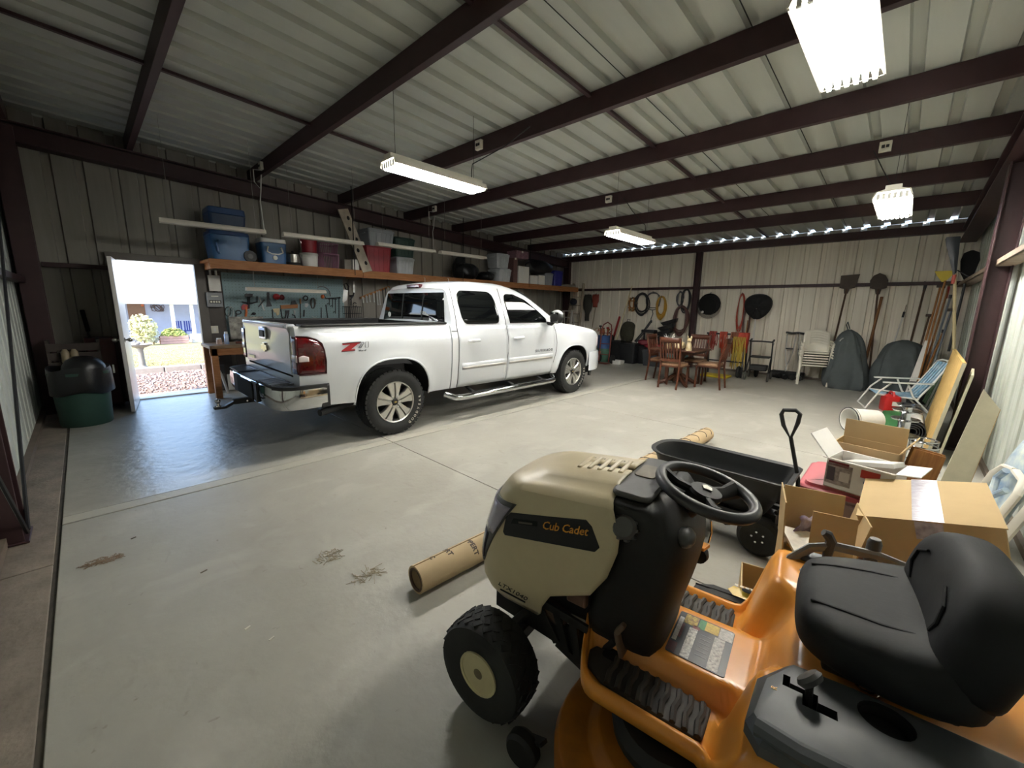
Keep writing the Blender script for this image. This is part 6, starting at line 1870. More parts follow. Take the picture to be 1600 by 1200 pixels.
# ------------------------------------------------------------------ dining table and chairs
CHW = wood('brown chair wood', '5a3322', '40241a', .35, 2, 5)
TABW = wood('brown table wood', '58382a', '40281d', .35, 0, 5)
CUSH = mat('tan seat cloth', '8a6a50', .85, 0, .2, 30, .1)
tbl = thing('dining_table', 'square brown pedestal dining table with things on top', 'table', (8.42, 3.26, 0))
MB().bx(-.44, .44, -.46, .46, .715, .745).build('tabletop', TABW, tbl, bev=.008)
MB().bx(-.36, .36, -.38, .38, .66, .715).build('apron', TABW, tbl, bev=.004)
MB().lathe([(.001, .08), (.10, .08), (.11, .14), (.075, .2), (.07, .3), (.1, .42), (.09, .55), (.13, .63), (.13, .665), (.001, .665)], 20).build('pedestal', TABW, tbl)
for k in range(4):
    a = PI / 4 + PI / 2 * k
    c, s_ = math.cos(a), math.sin(a)
    MB().tube([(.06 * c, .06 * s_, .2), (.18 * c, .18 * s_, .13), (.32 * c, .32 * s_, .055), (.42 * c, .42 * s_, .03)], [.045, .045, .038, .03], 8).build('foot', TABW, tbl)
def dining_chair(label):
    t = thing('dining_chair', label, 'chair', (0, 0, 0), 0, 'dining chairs round the table')
    MB().loft([[(x * k, y * k, z) for x, y in [(-.21, -.19), (.21, -.225), (.21, .225), (-.21, .19)]] for k, z in ((1, .42), (1, .45))]).build('seat_frame', CHW, t, 0, bev=.004)
    MB().loft([[(p[0] * k, p[1] * k, z) for p in rrect(.40, .42, .06, 3)] for k, z in ((1, .45), (1.02, .47), (.98, .495), (.8, .505), (.01, .507))]).build('seat', CUSH, t)
    for s in (-1, 1):
        MB().bar((.19, s * .2, 0), (.19, s * .2, .44), .034, .034).build('leg', CHW, t)
        MB().tube([(-.27, s * .18, 0), (-.215, s * .185, .42), (-.215, s * .185, .55), (-.30, s * .195, 1.0)], .021, 6).build('rear_post', CHW, t)
    MB().grid(lambda u, v: (-.285 - .012 * v - .02 * math.sin(PI * u), lerp(-.2, .2, u), lerp(.90, 1.0, v)), 8, 2).build('top_rail', CHW, t, thick=.024)
    MB().bar((-.225, -.19, .56), (-.225, .19, .56), .022, .05).build('lower_rail', CHW, t)
    for k in range(6):
        y = (k - 2.5) * .052
        MB().bar((-.226, y, .57), (-.295 - .008, y, .91), .026, .012, up=(1, 0, 0)).build('slat', CHW, t)
    return t
c0 = dining_chair('brown dining chair with its back to the camera at the near side of the table')
c0.location = (8.02, 3.2, 0)
c0.rotation_euler = (0, 0, 0)
dup(c0, (8.53, 3.66, 0), R(-93), 'brown dining chair at the left side of the table, seen edge on')
dup(c0, (8.56, 2.70, 0), R(92), 'brown dining chair at the right side of the table, turned sideways')
dup(c0, (9.0, 3.18, 0), R(180), 'brown dining chair at the far side of the table')
CERA = mat('cream ceramic', 'd9cbab', .5, 0, .3, 18, col2='a88e62')
def figure(x, y, h, label, seed):
    t = thing('figurine', label, 'figurine', (x, y, .745), seed)
    MB().lathe([(.001, 0), (.055, 0), (.06, .03), (.045, h * .4), (.03, h * .6), (.001, h * .62)], 14).build('body', CERA, t)
    MB().ball((-.01, 0, h * .75), (.045, .04, h * .16)).build('head', CERA, t)
    for s in (-1, 1):
        MB().ball((-.01, s * .03, h * .93), (.014, .016, .035), 8, 6).build('ear', CERA, t)
    return t
figure(8.1, 2.98, .27, 'taller cream animal figurine on the right of the table top', .3)
lumpy('cream_pot_cluster', (8.15, 3.2, .745 + .09), (.09, .12, .09), CERA, 'lumpy cream ornament in the middle of the table top', 'ornament', 31, .2)
wp = thing('white_flower', 'white spiky flower spray on the left of the table top', 'flower', (8.2, 3.42, .745))
MB().lathe([(.001, 0), (.04, 0), (.05, .05), (.03, .12), (.035, .14), (.001, .14)], 14).build('vase', CERA, wp)
for k in range(12):
    a = 2 * PI * k / 12
    MB().tube([(0, 0, .13), (.05 * math.cos(a), .06 * math.sin(a), .22), (.1 * math.cos(a), .12 * math.sin(a), .24 + .03 * (k % 3))], [.006, .012, .003], 6, flat=.5).build('petal', WPL, wp)
# ------------------------------------------------------------------ right side clutter
KRAFT = mat('kraft board', 'bfa67d', .8, 0, .06, 4, .02, .2)
KRAFTD = mat('kraft inside', '9d8362', .85, 0, .08, 4)
TAPE = mat('clear tape', 'cfcbd6', .15, 0, .35, 25, .15, .6, (4, 1, 1), '8e8794')
PRINT = mat('dark print', '3a2c22', .6, 0, 0)

# big taped carton, tipped up on its right edge
bc = thing('large_carton', 'large taped cardboard box tipped behind the mower seat', 'box', (2.77, -.185, .62), 0, None, (R(-14.6), 0, R(0)))
W, D_, Hh = .305, .232, .34
MB().bx(-W, W, -D_, D_, -Hh, 0).build('box', KRAFT, bc, bev=.004)
MB().bx(-W - .004, W + .004, .002, D_ + .002, .0, .004).build('flap', KRAFT, bc)
MB().bx(-W - .008, W + .004, -D_ - .004, -.002, .0, .005).build('flap', KRAFT, bc)
MB().bx(-W - .009, W + .01, -.06, .04, .005, .0065).build('tape', TAPE, bc)
MB().bx(-W - .003, -W, -.055, .035, -.08, .005).build('tape', TAPE, bc)
for k, (y, z, s_) in enumerate(((-.01, -.14, 1), (-.05, -.15, -1), (-.0, -.26, 1), (-.05, -.24, -1))):
    MB().prism([(y - .02, z), (y + .02, z), (y, z + .028 * s_)], -W - .0035, -W - .0005, 'yz').build('arrow_mark', PRINT, bc, 0)
MB().bx(-W - .0035, -W - .0005, -.045, .02, -.19, -.185).bx(-W - .0035, -W - .0005, -.04, .0, -.21, -.205).build('print_line', PRINT, bc, 0)
lc_ = thing('support_carton', 'low cardboard box under the tipped large carton', 'box', (2.8, -.22, 0))
MB().bx(-.26, .26, -.2, .16, 0, .205).build('box', KRAFT, lc_, bev=.004)
MB().bx(-.262, .262, -.04, .0, .2, .2065).build('tape', TAPE, lc_)

def open_carton(name, label, x, y, z, w, d, h, rz, flaps, m=KRAFT, th=.006):
    t = thing(name, label, 'box', (x, y, z), rz)
    MB().bx(-w / 2, w / 2, -d / 2, d / 2, 0, th).build('bottom', KRAFTD, t)
    MB().bx(-w / 2, w / 2, -d / 2, -d / 2 + th, 0, h).build('side', m, t)
    MB().bx(-w / 2, w / 2, d / 2 - th, d / 2, 0, h).build('side', m, t)
    MB().bx(-w / 2, -w / 2 + th, -d / 2, d / 2, 0, h).build('side', m, t)
    MB().bx(w / 2 - th, w / 2, -d / 2, d / 2, 0, h).build('side', m, t)
    for side, ang, ln, *cut_ in flaps:
        l0, l1 = cut_ if cut_ else (0, 1)
        mb = MB()
        L = (w if side in 'sn' else d) * .98
        o = {'s': (0, -d / 2, 0), 'n': (0, d / 2, PI), 'w': (-w / 2, 0, -PI / 2), 'e': (w / 2, 0, PI / 2)}[side]
        mb.M = Matrix.Translation((o[0], o[1], h)) @ Matrix.Rotation(o[2], 4, 'Z') @ Matrix.Rotation(ang, 4, 'X')
        mb.bx(-L / 2 + L * l0, -L / 2 + L * l1, -.003, .003, 0, ln)
        mb.build('flap', m, t)
    return t
oc = open_carton('open_carton', 'open cardboard box of papers standing between the cart and the big carton', 2.43, .185, 0, .28, .27, .34, R(14), (('s', R(10), .24), ('w', R(-4), .25, .36, 1.0), ('n', R(3), .27), ('e', R(6), .25)))
PAPER = mat('papers', 'cdb78f', .7, 0, .35, 14)
for k, (dx, dy, a, c, lb) in enumerate(((0, 0, .2, 'b58a5a', 'brown magazine at the bottom of the open box of papers'), (.02, -.02, -.3, 'd0a060', 'tan booklet lying in the open box of papers'), (-.02, .02, .5, 'e2ded2', 'white folded sheet on top in the open box of papers'))):
    solid('booklet', MB().box((0, 0, 0), (.21, .16, .012)), mat('paper ' + c, c, .6, 0, .3, 12), lb, 'booklet', 'papers in the open box', loc=(2.43 + dx, .195 + dy, .325 + .018 * k), rot=(R(4 * k), R(-5 * k), a))
solid('paper_fill', MB().box((2.43, .185, .16), (.25, .24, .30), rz=R(14)), PAPER, 'stack of papers filling the open box', 'papers', bev=.01)
solid('plastic_packet', MB().grid(lambda u, v: (2.46 + .09 * u, .26 - .06 * u + .015 * math.sin(6 * v), .34 + .13 * v + .01 * math.sin(8 * u)), 8, 6), mat('purple packet', 'a99fb0', .12, 0, .6, 14, .2, .6, col2='5c4668'), 'crinkled clear packet standing in the open box of papers', 'packet', thick=.006)
open_carton('small_open_carton', 'smaller open cardboard box on the floor in front of the box of papers', 2.12, .305, 0, .22, .22, .25, R(14), (('w', R(150), .2), ('s', R(30), .1)))

# pink lidded tote with the printed carton
PINKT = mat('pink red plastic', 'b5545e', .4, 0, .06, 5)
pt = tote(3.16, 3.74, -.2, .36, 0, .43, mat('clear tote body', 'a58c8c', .35, 0, .1), PINKT, 'pink lidded tote under the printed white carton')
for k in range(3):
    MB().bx(-.24 + k * .17, -.12 + k * .17, -.24, -.225, .425, .435).build('lid_ridge', PINKT, pt, bev=.004)
WCARD = mat('white printed card', 'f0ede9', .5, 0, .04, 8)
wc = open_carton('printed_carton', 'white printed carton with open flaps standing on the pink tote', 3.27, .05, .425, .26, .33, .19, R(-12), (('w', R(75), .09), ('n', R(40), .17), ('s', R(80), .1)), WCARD)
def face(y0, y1, z0, z1, c, nm='print_block', x=-.1315, var=0, c2=None):
    MB().bx(x - .001, x, y0, y1, z0, z1).build(nm, mat('print ' + c + (c2 or ''), c, .5, 0, var, 40, col2=c2), wc, 0)
face(.03, .16, .03, .165, 'b9a9a2', var=.5, c2='77706b')
face(.05, .155, .15, .178, '7d1f2a')
face(.115, .155, .05, .14, '4a3f45', 'figure_print', -.1325)
face(.04, .09, .06, .12, 'cfc6bd', 'product_print', -.1325)
face(-.10, -.01, .12, .17, 'c0392b')
face(-.12, -.03, .085, .10, '46557d')
face(-.13, -.05, .055, .07, '3c3a3a')
face(-.10, -.06, .015, .035, '2a2a2a')
bcn = open_carton('brown_open_carton', 'brown open carton behind the white printed one', 3.6, .06, .425, .22, .34, .22, R(-8), (('e', R(-4), .13), ('s', R(30), .1)))
solid('framed_tray', MB().box((0, 0, 0), (.2, .24, .03)), WPL, 'flat white framed item lying in the white printed carton', 'panel', loc=(3.3, .02, .60), rot=(R(-14), R(8), R(-15)), bev=.004)
for k in range(2):
    solid('picture_frame', MB().box((0, 0, 0), (.03, .16, .24)), HAND, ('wooden frame leaning at the right of the printed carton, nearer one', 'wooden frame leaning at the right of the printed carton, farther one')[k], 'frame', 'wooden frames by the printed carton', loc=(3.52 + .05 * k, -.2, .56), rot=(R(12), R(8), R(20)), bev=.003)

# poly cart
POLY = mat('black poly', '202122', .5, 0, .1, 30, .05)
ct = thing('garden_cart', 'black poly dump cart with an upright loop handle', 'cart', (3.0, .82, 0), R(90))
def tubring(L, W_, z, n=40):
    """rounded at the +x end, squarer at the -x end"""
    out = []
    for p in rrect(L, W_, min(W_ * .3, .1), 5):
        out.append(p)
    return [((x if x < 0 else x) , y, z) for x, y in out]
def ring_cart(L, W_, z, round_):
    pts = []
    r = W_ / 2 * round_
    for c_x, c_y, a in ((L / 2 - r, W_ / 2 - r, 0), (-L / 2 + .05, W_ / 2 - .05, PI / 2), (-L / 2 + .05, -W_ / 2 + .05, PI), (L / 2 - r, -W_ / 2 + r, 1.5 * PI)):
        rr_ = r if c_x > 0 else .05
        for i in range(7):
            t_ = a + PI / 2 * i / 6
            pts.append((c_x + rr_ * math.cos(t_), c_y + rr_ * math.sin(t_), z))
    return pts
prof = [(.66, .26, .22), (.80, .34, .36), (.815, .352, .365), (.84, .375, .42), (.88, .40, .475), (.93, .45, .485), (.935, .455, .495), (.92, .44, .50), (.87, .39, .49), (.82, .355, .42), (.80, .34, .37), (.785, .325, .36), (.64, .24, .235)]
MB().loft([ring_cart(L, W_, z, .85) for L, W_, z in prof]).build('tub', POLY, ct, 40)
MB().tube([(-.40, .12, .27), (-.46, .0, .30), (-.40, -.12, .27)], .015, 8).build('tow_bar', POLY, ct)
fx = MB()
for s in (-1, 1):
    fx.bar((-.38, s * .14, .2), (.3, s * .14, .2), .04, .04)
fx.bar((-.36, -.22, .13), (-.36, .22, .13), .04, .04).bar((.28, -.2, .13), (.28, .2, .13), .04, .04).bar((-.36, 0, .13), (-.36, 0, .22), .1, .06).bar((.28, 0, .13), (.28, 0, .22), .1, .06)
fx.build('frame', POLY, ct, 0)
for x in (-.34, .28):
    for s in (-1, 1):
        w_ = MB().lathe([(.06, -.035), (.10, -.045), (.122, -.03), (.128, 0), (.122, .03), (.10, .045), (.06, .035)], 26, axis='y').build('tyre', RUBBER, ct, loc=(x, s * .21, .128))
        MB().lathe([(.001, -.03), (.065, -.03), (.065, .03), (.001, .03)], 18, axis='y').build('hub', BLACKP, w_)
        for k in range(5):
            a = 2 * PI * k / 5
            MB().cyl((.035 * math.cos(a), -s * .03, .035 * math.sin(a)), (.035 * math.cos(a), s * .036, .035 * math.sin(a)), .007, n=6).build('bolt', CHROME, w_)
h = MB().tube([(-.47, -.08, .28), (-.46, -.085, .45), (-.385, -.095, .72)], .012, 8)
h.build('handle_shaft', POLY, ct)
MB().tube([(-.385, -.095, .71), (-.335, -.1, .79), (-.315, -.1, .86), (-.325, -.1, .89), (-.39, -.1, .90), (-.415, -.1, .88), (-.41, -.1, .82)], .013, 8, True).build('handle_loop', POLY, ct)

# carpet tube with wrapped lettering
TUBEM = mat('brown paper tube', 'b8a27f', .7, 0, .08, 7, .05, .25)
cbt = thing('carpet_tube', 'long brown paper wrapped tube lying on the floor behind the mower', 'tube')
A, B = Vector((1.06, 1.70, .078)), Vector((4.98, 1.52, .078))
ax = (B - A).normalized()
sx_ = ax.cross(Vector((0, 0, 1))).normalized()
def on_tube(a, r, f):
    return A + ax * f + (sx_ * math.cos(a) + Vector((0, 0, 1)) * math.sin(a)) * r
Lt = (B - A).length
MB().loft([[on_tube(2 * PI * k / 28, r, f) for k in range(28)] for f, r in ((.10, .058), (0, .058), (0, .076), (.4, .0765), (1.2, .076), (2.4, .0765), (Lt, .076), (Lt, .058), (Lt - .1, .058))], cap=False).build('paper_wrap', TUBEM, cbt)
MB().loft([[on_tube(2 * PI * k / 24, r, .05) for k in range(24)] for r in (.056, .001)], cap=False).build('end_plug', mat('plug', 'b5b3a6', .6, 0, .5, 14, col2='4c5a44'), cbt)
MB().tube([on_tube(2 * PI * k / 24, .060, .004) for k in range(24)], .008, 6, True).build('cut_edge', mat('tube core', '5a4636', .8, 0, .2), cbt)
for k, f in enumerate((1.55, 1.75, 1.95, 2.15, 2.3, 2.45, 2.6, 2.75, 2.95, 3.3, 3.5, 3.7, 3.85)):
    MB().tube([on_tube(R(20 + 130 * j / 14), .077, f + .025 * math.sin(j * .5)) for j in range(15)], .004, 5).build('dark_stripe', PRINT, cbt)
def wrap_text(body, size, f0, a0, name):
    me = text_mesh(body, size, 0.0004, spacing=1.05, bold=.0016)
    mb = MB()
    mb.add([on_tube(a0 - v.co.x / .077, .0772 + v.co.z, f0 + v.co.y) for v in me.vertices], [tuple(p.vertices) for p in me.polygons])
    tag(mb.build(name, PRINT, cbt, 0), kind='stuff')
wrap_text('PPERT', .042, .36, R(62), 'lettering')
wrap_text('PRT', .042, .21, R(92), 'lettering')
wrap_text('C', .042, .11, R(100), 'lettering')
MB().tube([on_tube(R(100), .0775, f) for f in (0, .5, 1.2, 2.2, Lt)], .0025, 5).build('paper_seam', mat('seam', '8c7654', .8, 0, 0), cbt)

# chrome stand, spring rings
cs_ = thing('chrome_stand', 'shiny tiered chrome stand with round collars behind the printed carton', 'stand', (4.2, -.10, 0))
MB().lathe([(.001, 0), (.1, 0), (.1, .012), (.03, .02), (.045, .03), (.045, .60), (.035, .61), (.035, .74), (.028, .75), (.028, .84), (.001, .85)], 22).build('column', CHROME, cs_)
for z, r in ((.61, .09), (.735, .075), (.80, .075), (.845, .06)):
    MB().lathe([(.02, z - .012), (r, z), (r + .01, z + .012), (r, z + .014), (.02, z)], 26).build('collar', CHROME, cs_)
sr = thing('wire_rings', 'wire stand with stacked chrome rings beside the chrome stand', 'stand', (4.55, -.24, 0))
for z, r in ((.53, .085), (.48, .095), (.44, .085), (.34, .11), (.29, .12), (.24, .11)):
    MB().tube([(r * math.cos(a), r * math.sin(a), z) for a in [2 * PI * k / 26 for k in range(26)]], .006, 6, True).build('ring', CHROME, sr)
for k in range(3):
    a = 2 * PI * k / 3
    MB().tube([(.12 * math.cos(a), .12 * math.sin(a), 0), (.115 * math.cos(a), .115 * math.sin(a), .3), (.088 * math.cos(a), .088 * math.sin(a), .53)], .005, 5).build('wire_leg', CHROME, sr)

# bucket on its side, mat, roll, gas can
bk2 = thing('white_bucket', 'white bucket lying on its side with its mouth toward the camera', 'bucket', (6.75, .36, .155), 0, None, (0, R(90), R(-48)))
MB().lathe([(.001, .36), (.128, .36), (.148, .04), (.155, .035), (.155, .0), (.142, 0), (.122, .345), (.001, .345)], 28).build('body', WPL, bk2)
MB().tube([(.156 * math.cos(a), .156 * math.sin(a), .005) for a in [2 * PI * k / 28 for k in range(28)]], .008, 6, True).build('rim', BLACKP, bk2)
MB().tube(arc((0, 0, .03), .158, R(200), R(340), 12, 'xy'), .004, 5).build('bail', CHROME, bk2)
solid('green_mat', MB().loft([[(6.75, .12, z), (8.5, .06, z), (8.75, -.32, z + .02), (7.1, -.36, z + .03)] for z in (.012, .03)]), mat('green felt', '2f6b39', .85, 0, .15, 10), 'green sheet lying on the floor in front of the red fuel can', 'mat')
solid('low_pale_box', MB().bx(7.6, 8.4, -.02, .2, .0, .011), CARD, 'flat pale card under the green sheet', 'card')
rl = thing('rubber_roll', 'rolled black rubber sheet with a spiral end by the plywood', 'roll', (6.75, -.24, .13))
sp = []
for k in range(90):
    a = k * .28
    r = .03 + .1 * k / 90
    sp.append((r * math.cos(a), r * math.sin(a)))
MB().add([(x, y_, z_) for y_, z_ in sp for x in (0, .9)], [(2 * i, 2 * i + 1, 2 * i + 3, 2 * i + 2) for i in range(89)]).build('sheet', mat('black rubber', '26282a', .7, 0, .15, 10), rl, 60, thick=.008)
MB().grid(lambda u, v: (.05 + .85 * v, .137 * math.cos(R(40 + 90 * u)), .137 * math.sin(R(40 + 90 * u))), 8, 1).build('grey_backing', mat('grey backing', '9a9a98', .7, 0, .1), rl, thick=.004)
gc = thing('fuel_can', 'red plastic fuel can on the floor under the blue beach chair', 'fuel can', (8.72, .0, 0), R(20))
RCAN = mat('red fuel can', 'b01c1e', .4, 0, .06, 6)
MB().loft([[(x * k, y * k, z) for x, y in rrect(.26, .2, .05, 4)] for k, z in ((.94, 0), (1, .03), (1, .2), (.94, .24), (.6, .26), (.001, .262))]).build('body', RCAN, gc)
MB().tube([(-.1, 0, .24), (-.06, 0, .30), (.05, 0, .30), (.09, 0, .24)], .018, 8).build('handle', RCAN, gc)
MB().cyl((.1, 0, .22), (.12, 0, .28), .025, n=12).build('cap', BLACKP, gc)
MB().bx(-.134, -.13, -.08, .02, .1, .17).build('label', WPL, gc)

# beach chair
BW = mat('beach chair webbing', '5f9fc8', .8, 0, .5, 12, col2='c9dde6')
WFR = mat('white enamel', 'dddcd6', .4, 0, .05)
def beach_chair(name, label, x, y, rz, web, fold=False):
    t = thing(name, label, 'chair', (x, y, 0), rz)
    for s in (-1, 1):
        MB().tube([(.30, s * .27, .25), (-.2, s * .27, .22)], .013, 8).build('seat_rail', WFR, t)
        MB().tube([(-.18, s * .27, .22), (-.34, s * .26, .52), (-.46, s * .24, .80)], .013, 8).build('back_rail', WFR, t)
        MB().tube([(.42, s * .29, .0), (.28, s * .29, .30), (.16, s * .29, .44)], .013, 8).build('front_leg', WFR, t)
        MB().tube([(-.36, s * .29, .0), (-.12, s * .29, .26), (-.04, s * .29, .45)], .013, 8).build('rear_leg', WFR, t)
        MB().bar((.26, s * .30, .45), (-.32, s * .30, .48), .07, .02).build('armrest', WFR, t, bev=.008)
        MB().tube([(.42 if s > 0 else -.36, -.29, .012), (.42 if s > 0 else -.36, .29, .012)], .012, 8).build('floor_bar', WFR, t)
    MB().tube([(-.45, -.24, .79), (-.47, -.1, .83), (-.47, .1, .83), (-.45, .24, .79)], .014, 8).build('top_bar', WFR, t)
    for k in range(5):
        y0 = -.24 + .1 * k
        MB().grid(lambda u, v: (lerp(.31, -.19, u), y0 + .097 * v, .255 - .03 * math.sin(PI * u)), 10, 1).build('seat_strap', web, t, thick=.006)
        MB().grid(lambda u, v: (lerp(-.2, -.46, u) + .0, y0 + .002 + .096 * v * (1 - .08 * u), lerp(.25, .80, u) - .02 * math.sin(PI * u)), 10, 1).build('back_strap', web, t, thick=.006)
    return t
beach_chair('beach_chair', 'low beach chair with blue webbing and white frame facing the white bucket', 9.0, -.06, R(103), BW)
# folded chair behind
f2 = thing('folded_lawn_chair', 'folded white framed lawn chair with green straps leaning at the wall', 'chair', (9.6, -.42, .02), 0, None, (R(12), R(-4), R(10)))
for s in (-1, 1):
    MB().tube([(s * .24, 0, 0), (s * .24, .02, .62), (s * .2, .0, .68)], .013, 8).build('rail', WFR, f2)
    MB().tube([(s * .28, .05, .02), (s * .28, .06, .55)], .013, 8).build('leg', WFR, f2)
MB().tube([(-.2, 0, .68), (.2, 0, .68)], .013, 8).build('top_bar', WFR, f2)
for k in range(4):
    MB().bx(-.19 + k * .1, -.12 + k * .1, .0, .008, .03, .66).build('strap', mat('green strap', '6f8f6c', .8, 0, .3, 10), f2)
solid('white_plank', MB().bar((10.2, -.2, .0), (10.45, -.34, 1.05), .02, .09, up=(0, 1, 0)), WPL, 'narrow white board leaning in front of the corner tools', 'board', bev=.003)
solid('dark_crate', MB().bx(9.75, 10.1, -.5, -.2, 0, .34).bx(9.74, 10.11, -.51, -.19, .30, .33), BLACKP, 'dark crate on the floor behind the beach chair', 'crate', bev=.008)

# plywood sheets and boards leaning on the wall
OSB = mat('strand board', 'c2a368', .75, 0, .25, 14, .1, .25, (1, 1, 1), 'a98a50')
PALE = mat('pale board', 'b9b39b', .7, 0, .08, 3, .02, .25, (.5, 3, 3))
def leaning(name, label, x0, x1, yb, yt, h, th, m, edge=None, skew=0):
    t = thing(name, label, 'board')
    n = Vector((0, h, yb - yt)).normalized() * th
    P = [Vector((x0, yb, 0)), Vector((x1, yb - .06, 0)), Vector((x1, yt - .06, h - skew)), Vector((x0 + skew * .2, yt, h))]
    MB().add([tuple(p) for p in P] + [tuple(p - n) for p in P], [(0, 1, 2, 3), (7, 6, 5, 4), (0, 4, 5, 1), (1, 5, 6, 2), (2, 6, 7, 3), (3, 7, 4, 0)]).build('sheet', m, t, 0, bev=.002)
    e = edge or PALE
    MB().bar(P[0] - n * .5 + Vector((-.002, 0, .005)), P[3] - n * .5 + Vector((-.002, 0, -.005)), .003, th * 1.01, up=n.normalized()).build('cut_edge', e, t, 0)
    return t
leaning('plywood_sheet', 'large yellow strand board sheet leaning on the right wall', 5.95, 8.2, -.335, -.46, 1.06, .03, OSB)
leaning('second_sheet', 'thinner sheet leaning behind the yellow strand board', 5.9, 6.64, -.42, -.53, .95, .02, PALE)
pbd = thing('pale_board', 'pale grey board leaning on the right wall before the dark red post', 'board', (5.0, 0, 0))
MB().prism([(-.40, 0), (-.57, 0), (-.645, .78), (-.535, .93)], 0, .022, 'yz').build('sheet', PALE, pbd, 0, bev=.002)
MB().prism([(-.57, 0), (-.573, 0), (-.648, .78), (-.645, .78)], 0, .022, 'yz').build('cut_edge', CARD, pbd, 0)
# folded chair with tie dyed cloth
fc = thing('folding_chair', 'folded white resin chair with blue tie dyed cloth by the big carton', 'chair', (4.1, -.60, .0), 0, None, (R(14), 0, R(8)))
for s in (-1, 1):
    MB().tube([(s * .26, .04, .0), (s * .27, .02, .5), (s * .24, 0, .68), (s * .12, -.01, .74), (0, -.01, .75)], .028, 8, flat=.7).build('frame_side', RESIN, fc)
    MB().tube([(s * .2, .09, .03), (s * .21, .08, .42), (s * .15, .07, .5), (0, .07, .52)], .024, 8, flat=.7).build('inner_frame', RESIN, fc)
MB().grid(lambda u, v: (lerp(-.22, .22, u), .035 + .02 * math.sin(5 * u + 4 * v), .1 + .6 * v - .05 * math.sin(PI * u)), 14, 12).build('cloth', mat('tie dyed cloth', '7d9fc9', .8, 0, .7, 7, col2='dfe6d8'), fc, 80, thick=.008)
MB().tube([(-.1, .09, .4), (0, .1, .3), (.1, .09, .42), (.02, .1, .5)], .02, 8).build('fold', mat('tie dyed cloth', '7d9fc9'), fc)

# paddles and long tools in the corner
pd_ = thing('kayak_paddle', 'paddle with a tall dark blade and pale shaft by the right wall', 'paddle', (0, 0, 0))
a, b = Vector((9.62, -.62, .96)), Vector((9.6, -.45, 2.16))
MB().tube([a, b], .02, 10).build('shaft', mat('pale shaft', 'c9b78c', .5, 0, .1), pd_)
MB().loft([[b + Vector((0, w * .5 + sh_, z)) + Vector((d, 0, 0)) for w, d in ((-1 * k, -.012), (0, -.025), (1 * k, -.012), (1 * k, .006), (0, .0), (-1 * k, .006))] for k, z, sh_ in ((.03, -.06, 0), (.05, .04, .01), (.1, .25, .05), (.15, .45, .09), (.165, .53, .1), (.15, .56, .1))]).build('blade', mat('dark blade', '34383d', .35, 0, .1, 8), pd_)
MB().tube([b + Vector((-.005, 0, -.02)), b + Vector((0, 0, -.16))], .024, 10).build('red_band', mat('band red', 'b04a3c', .5, 0, 0), pd_)
MB().tube([b + Vector((.03, -.02, .05)), (9.62, -.62, 2.1)], .008, 6).build('cord', IRON, pd_)
p2 = thing('black_paddle', 'black paddle blade behind the pale shafted paddle', 'paddle')
MB().tube([(10.2, -.6, .9), (10.2, -.62, 2.1)], .018, 8).build('shaft', IRON, p2)
MB().loft([[(10.2 + d, -.62 + w * k, z) for w, d in ((-1, 0), (0, -.02), (1, 0), (0, .01))] for k, z in ((.02, 2.08), (.08, 2.2), (.11, 2.4), (.09, 2.52), (.02, 2.56))]).build('blade', MATTE, p2)
yb = thing('yellow_rake', 'yellow fan rake head up beside the paddles', 'rake')
MB().tube([(10.3, -.3, 0), (10.1, -.38, 2.08)], .014, 8).build('handle', HAND, yb)
MB().loft([[(10.1 + d, -.38 + .02 + w * k, z) for w, d in ((-1, 0), (1, 0), (1, .012), (-1, .012))] for k, z in ((.02, 2.06), (.1, 2.18), (.13, 2.24))]).build('head', mat('yellow plastic', 'c2aa1e', .5, 0, .1), yb)
tools = [((10.5, -.25, 0), (10.75, -.36, 2.02), 'b', 'leftmost brown handle in the corner bunch of tools'), ((10.45, -.30, 0), (10.7, -.40, 1.98), 'b', 'second brown handle in the corner bunch of tools'),
         ((10.35, -.33, 0), (10.6, -.46, 2.05), 'r', 'red banded handle in the corner bunch of tools'), ((10.25, -.36, 0), (10.55, -.50, 1.8), 'g', 'blue grey handle in the corner bunch of tools'),
         ((10.1, -.40, 0), (10.4, -.54, 1.6), 'g', 'short grey handle in the corner bunch of tools'), ((10.0, -.30, 0), (10.5, -.50, 1.2), 'b', 'slanted short brown handle in front of the corner bunch'), ((10.6, -.2, 0), (10.95, -.3, 1.5), 'd', 'dark handled rake behind the corner bunch')]
for k, (a, b, c, lb) in enumerate(tools):
    t = thing('garden_tool', lb, 'tool', (0, 0, 0), 0, 'long handled tools in the corner')
    m = {'b': HAND, 'r': HAND, 'g': mat('blue grey paint', '6a7078', .5, .2, .15), 'd': OLDW}[c]
    MB().tube([a, b], .015, 8).build('handle', m, t)
    bb_ = Vector(b)
    if k % 2 == 0:
        MB().box(bb_, (.04, .1, .05)).build('head', SHOV, t, bev=.006)
    else:
        MB().tube([bb_, bb_ + Vector((0, 0, .06))], .022, 8).build('grip', REDT if c == 'r' else IRON, t)
    if c == 'r':
        MB().tube([bb_ - Vector((.02, -.008, .25)), bb_ - Vector((.005, -.003, .05))], .019, 8).build('red_band', REDT, t)
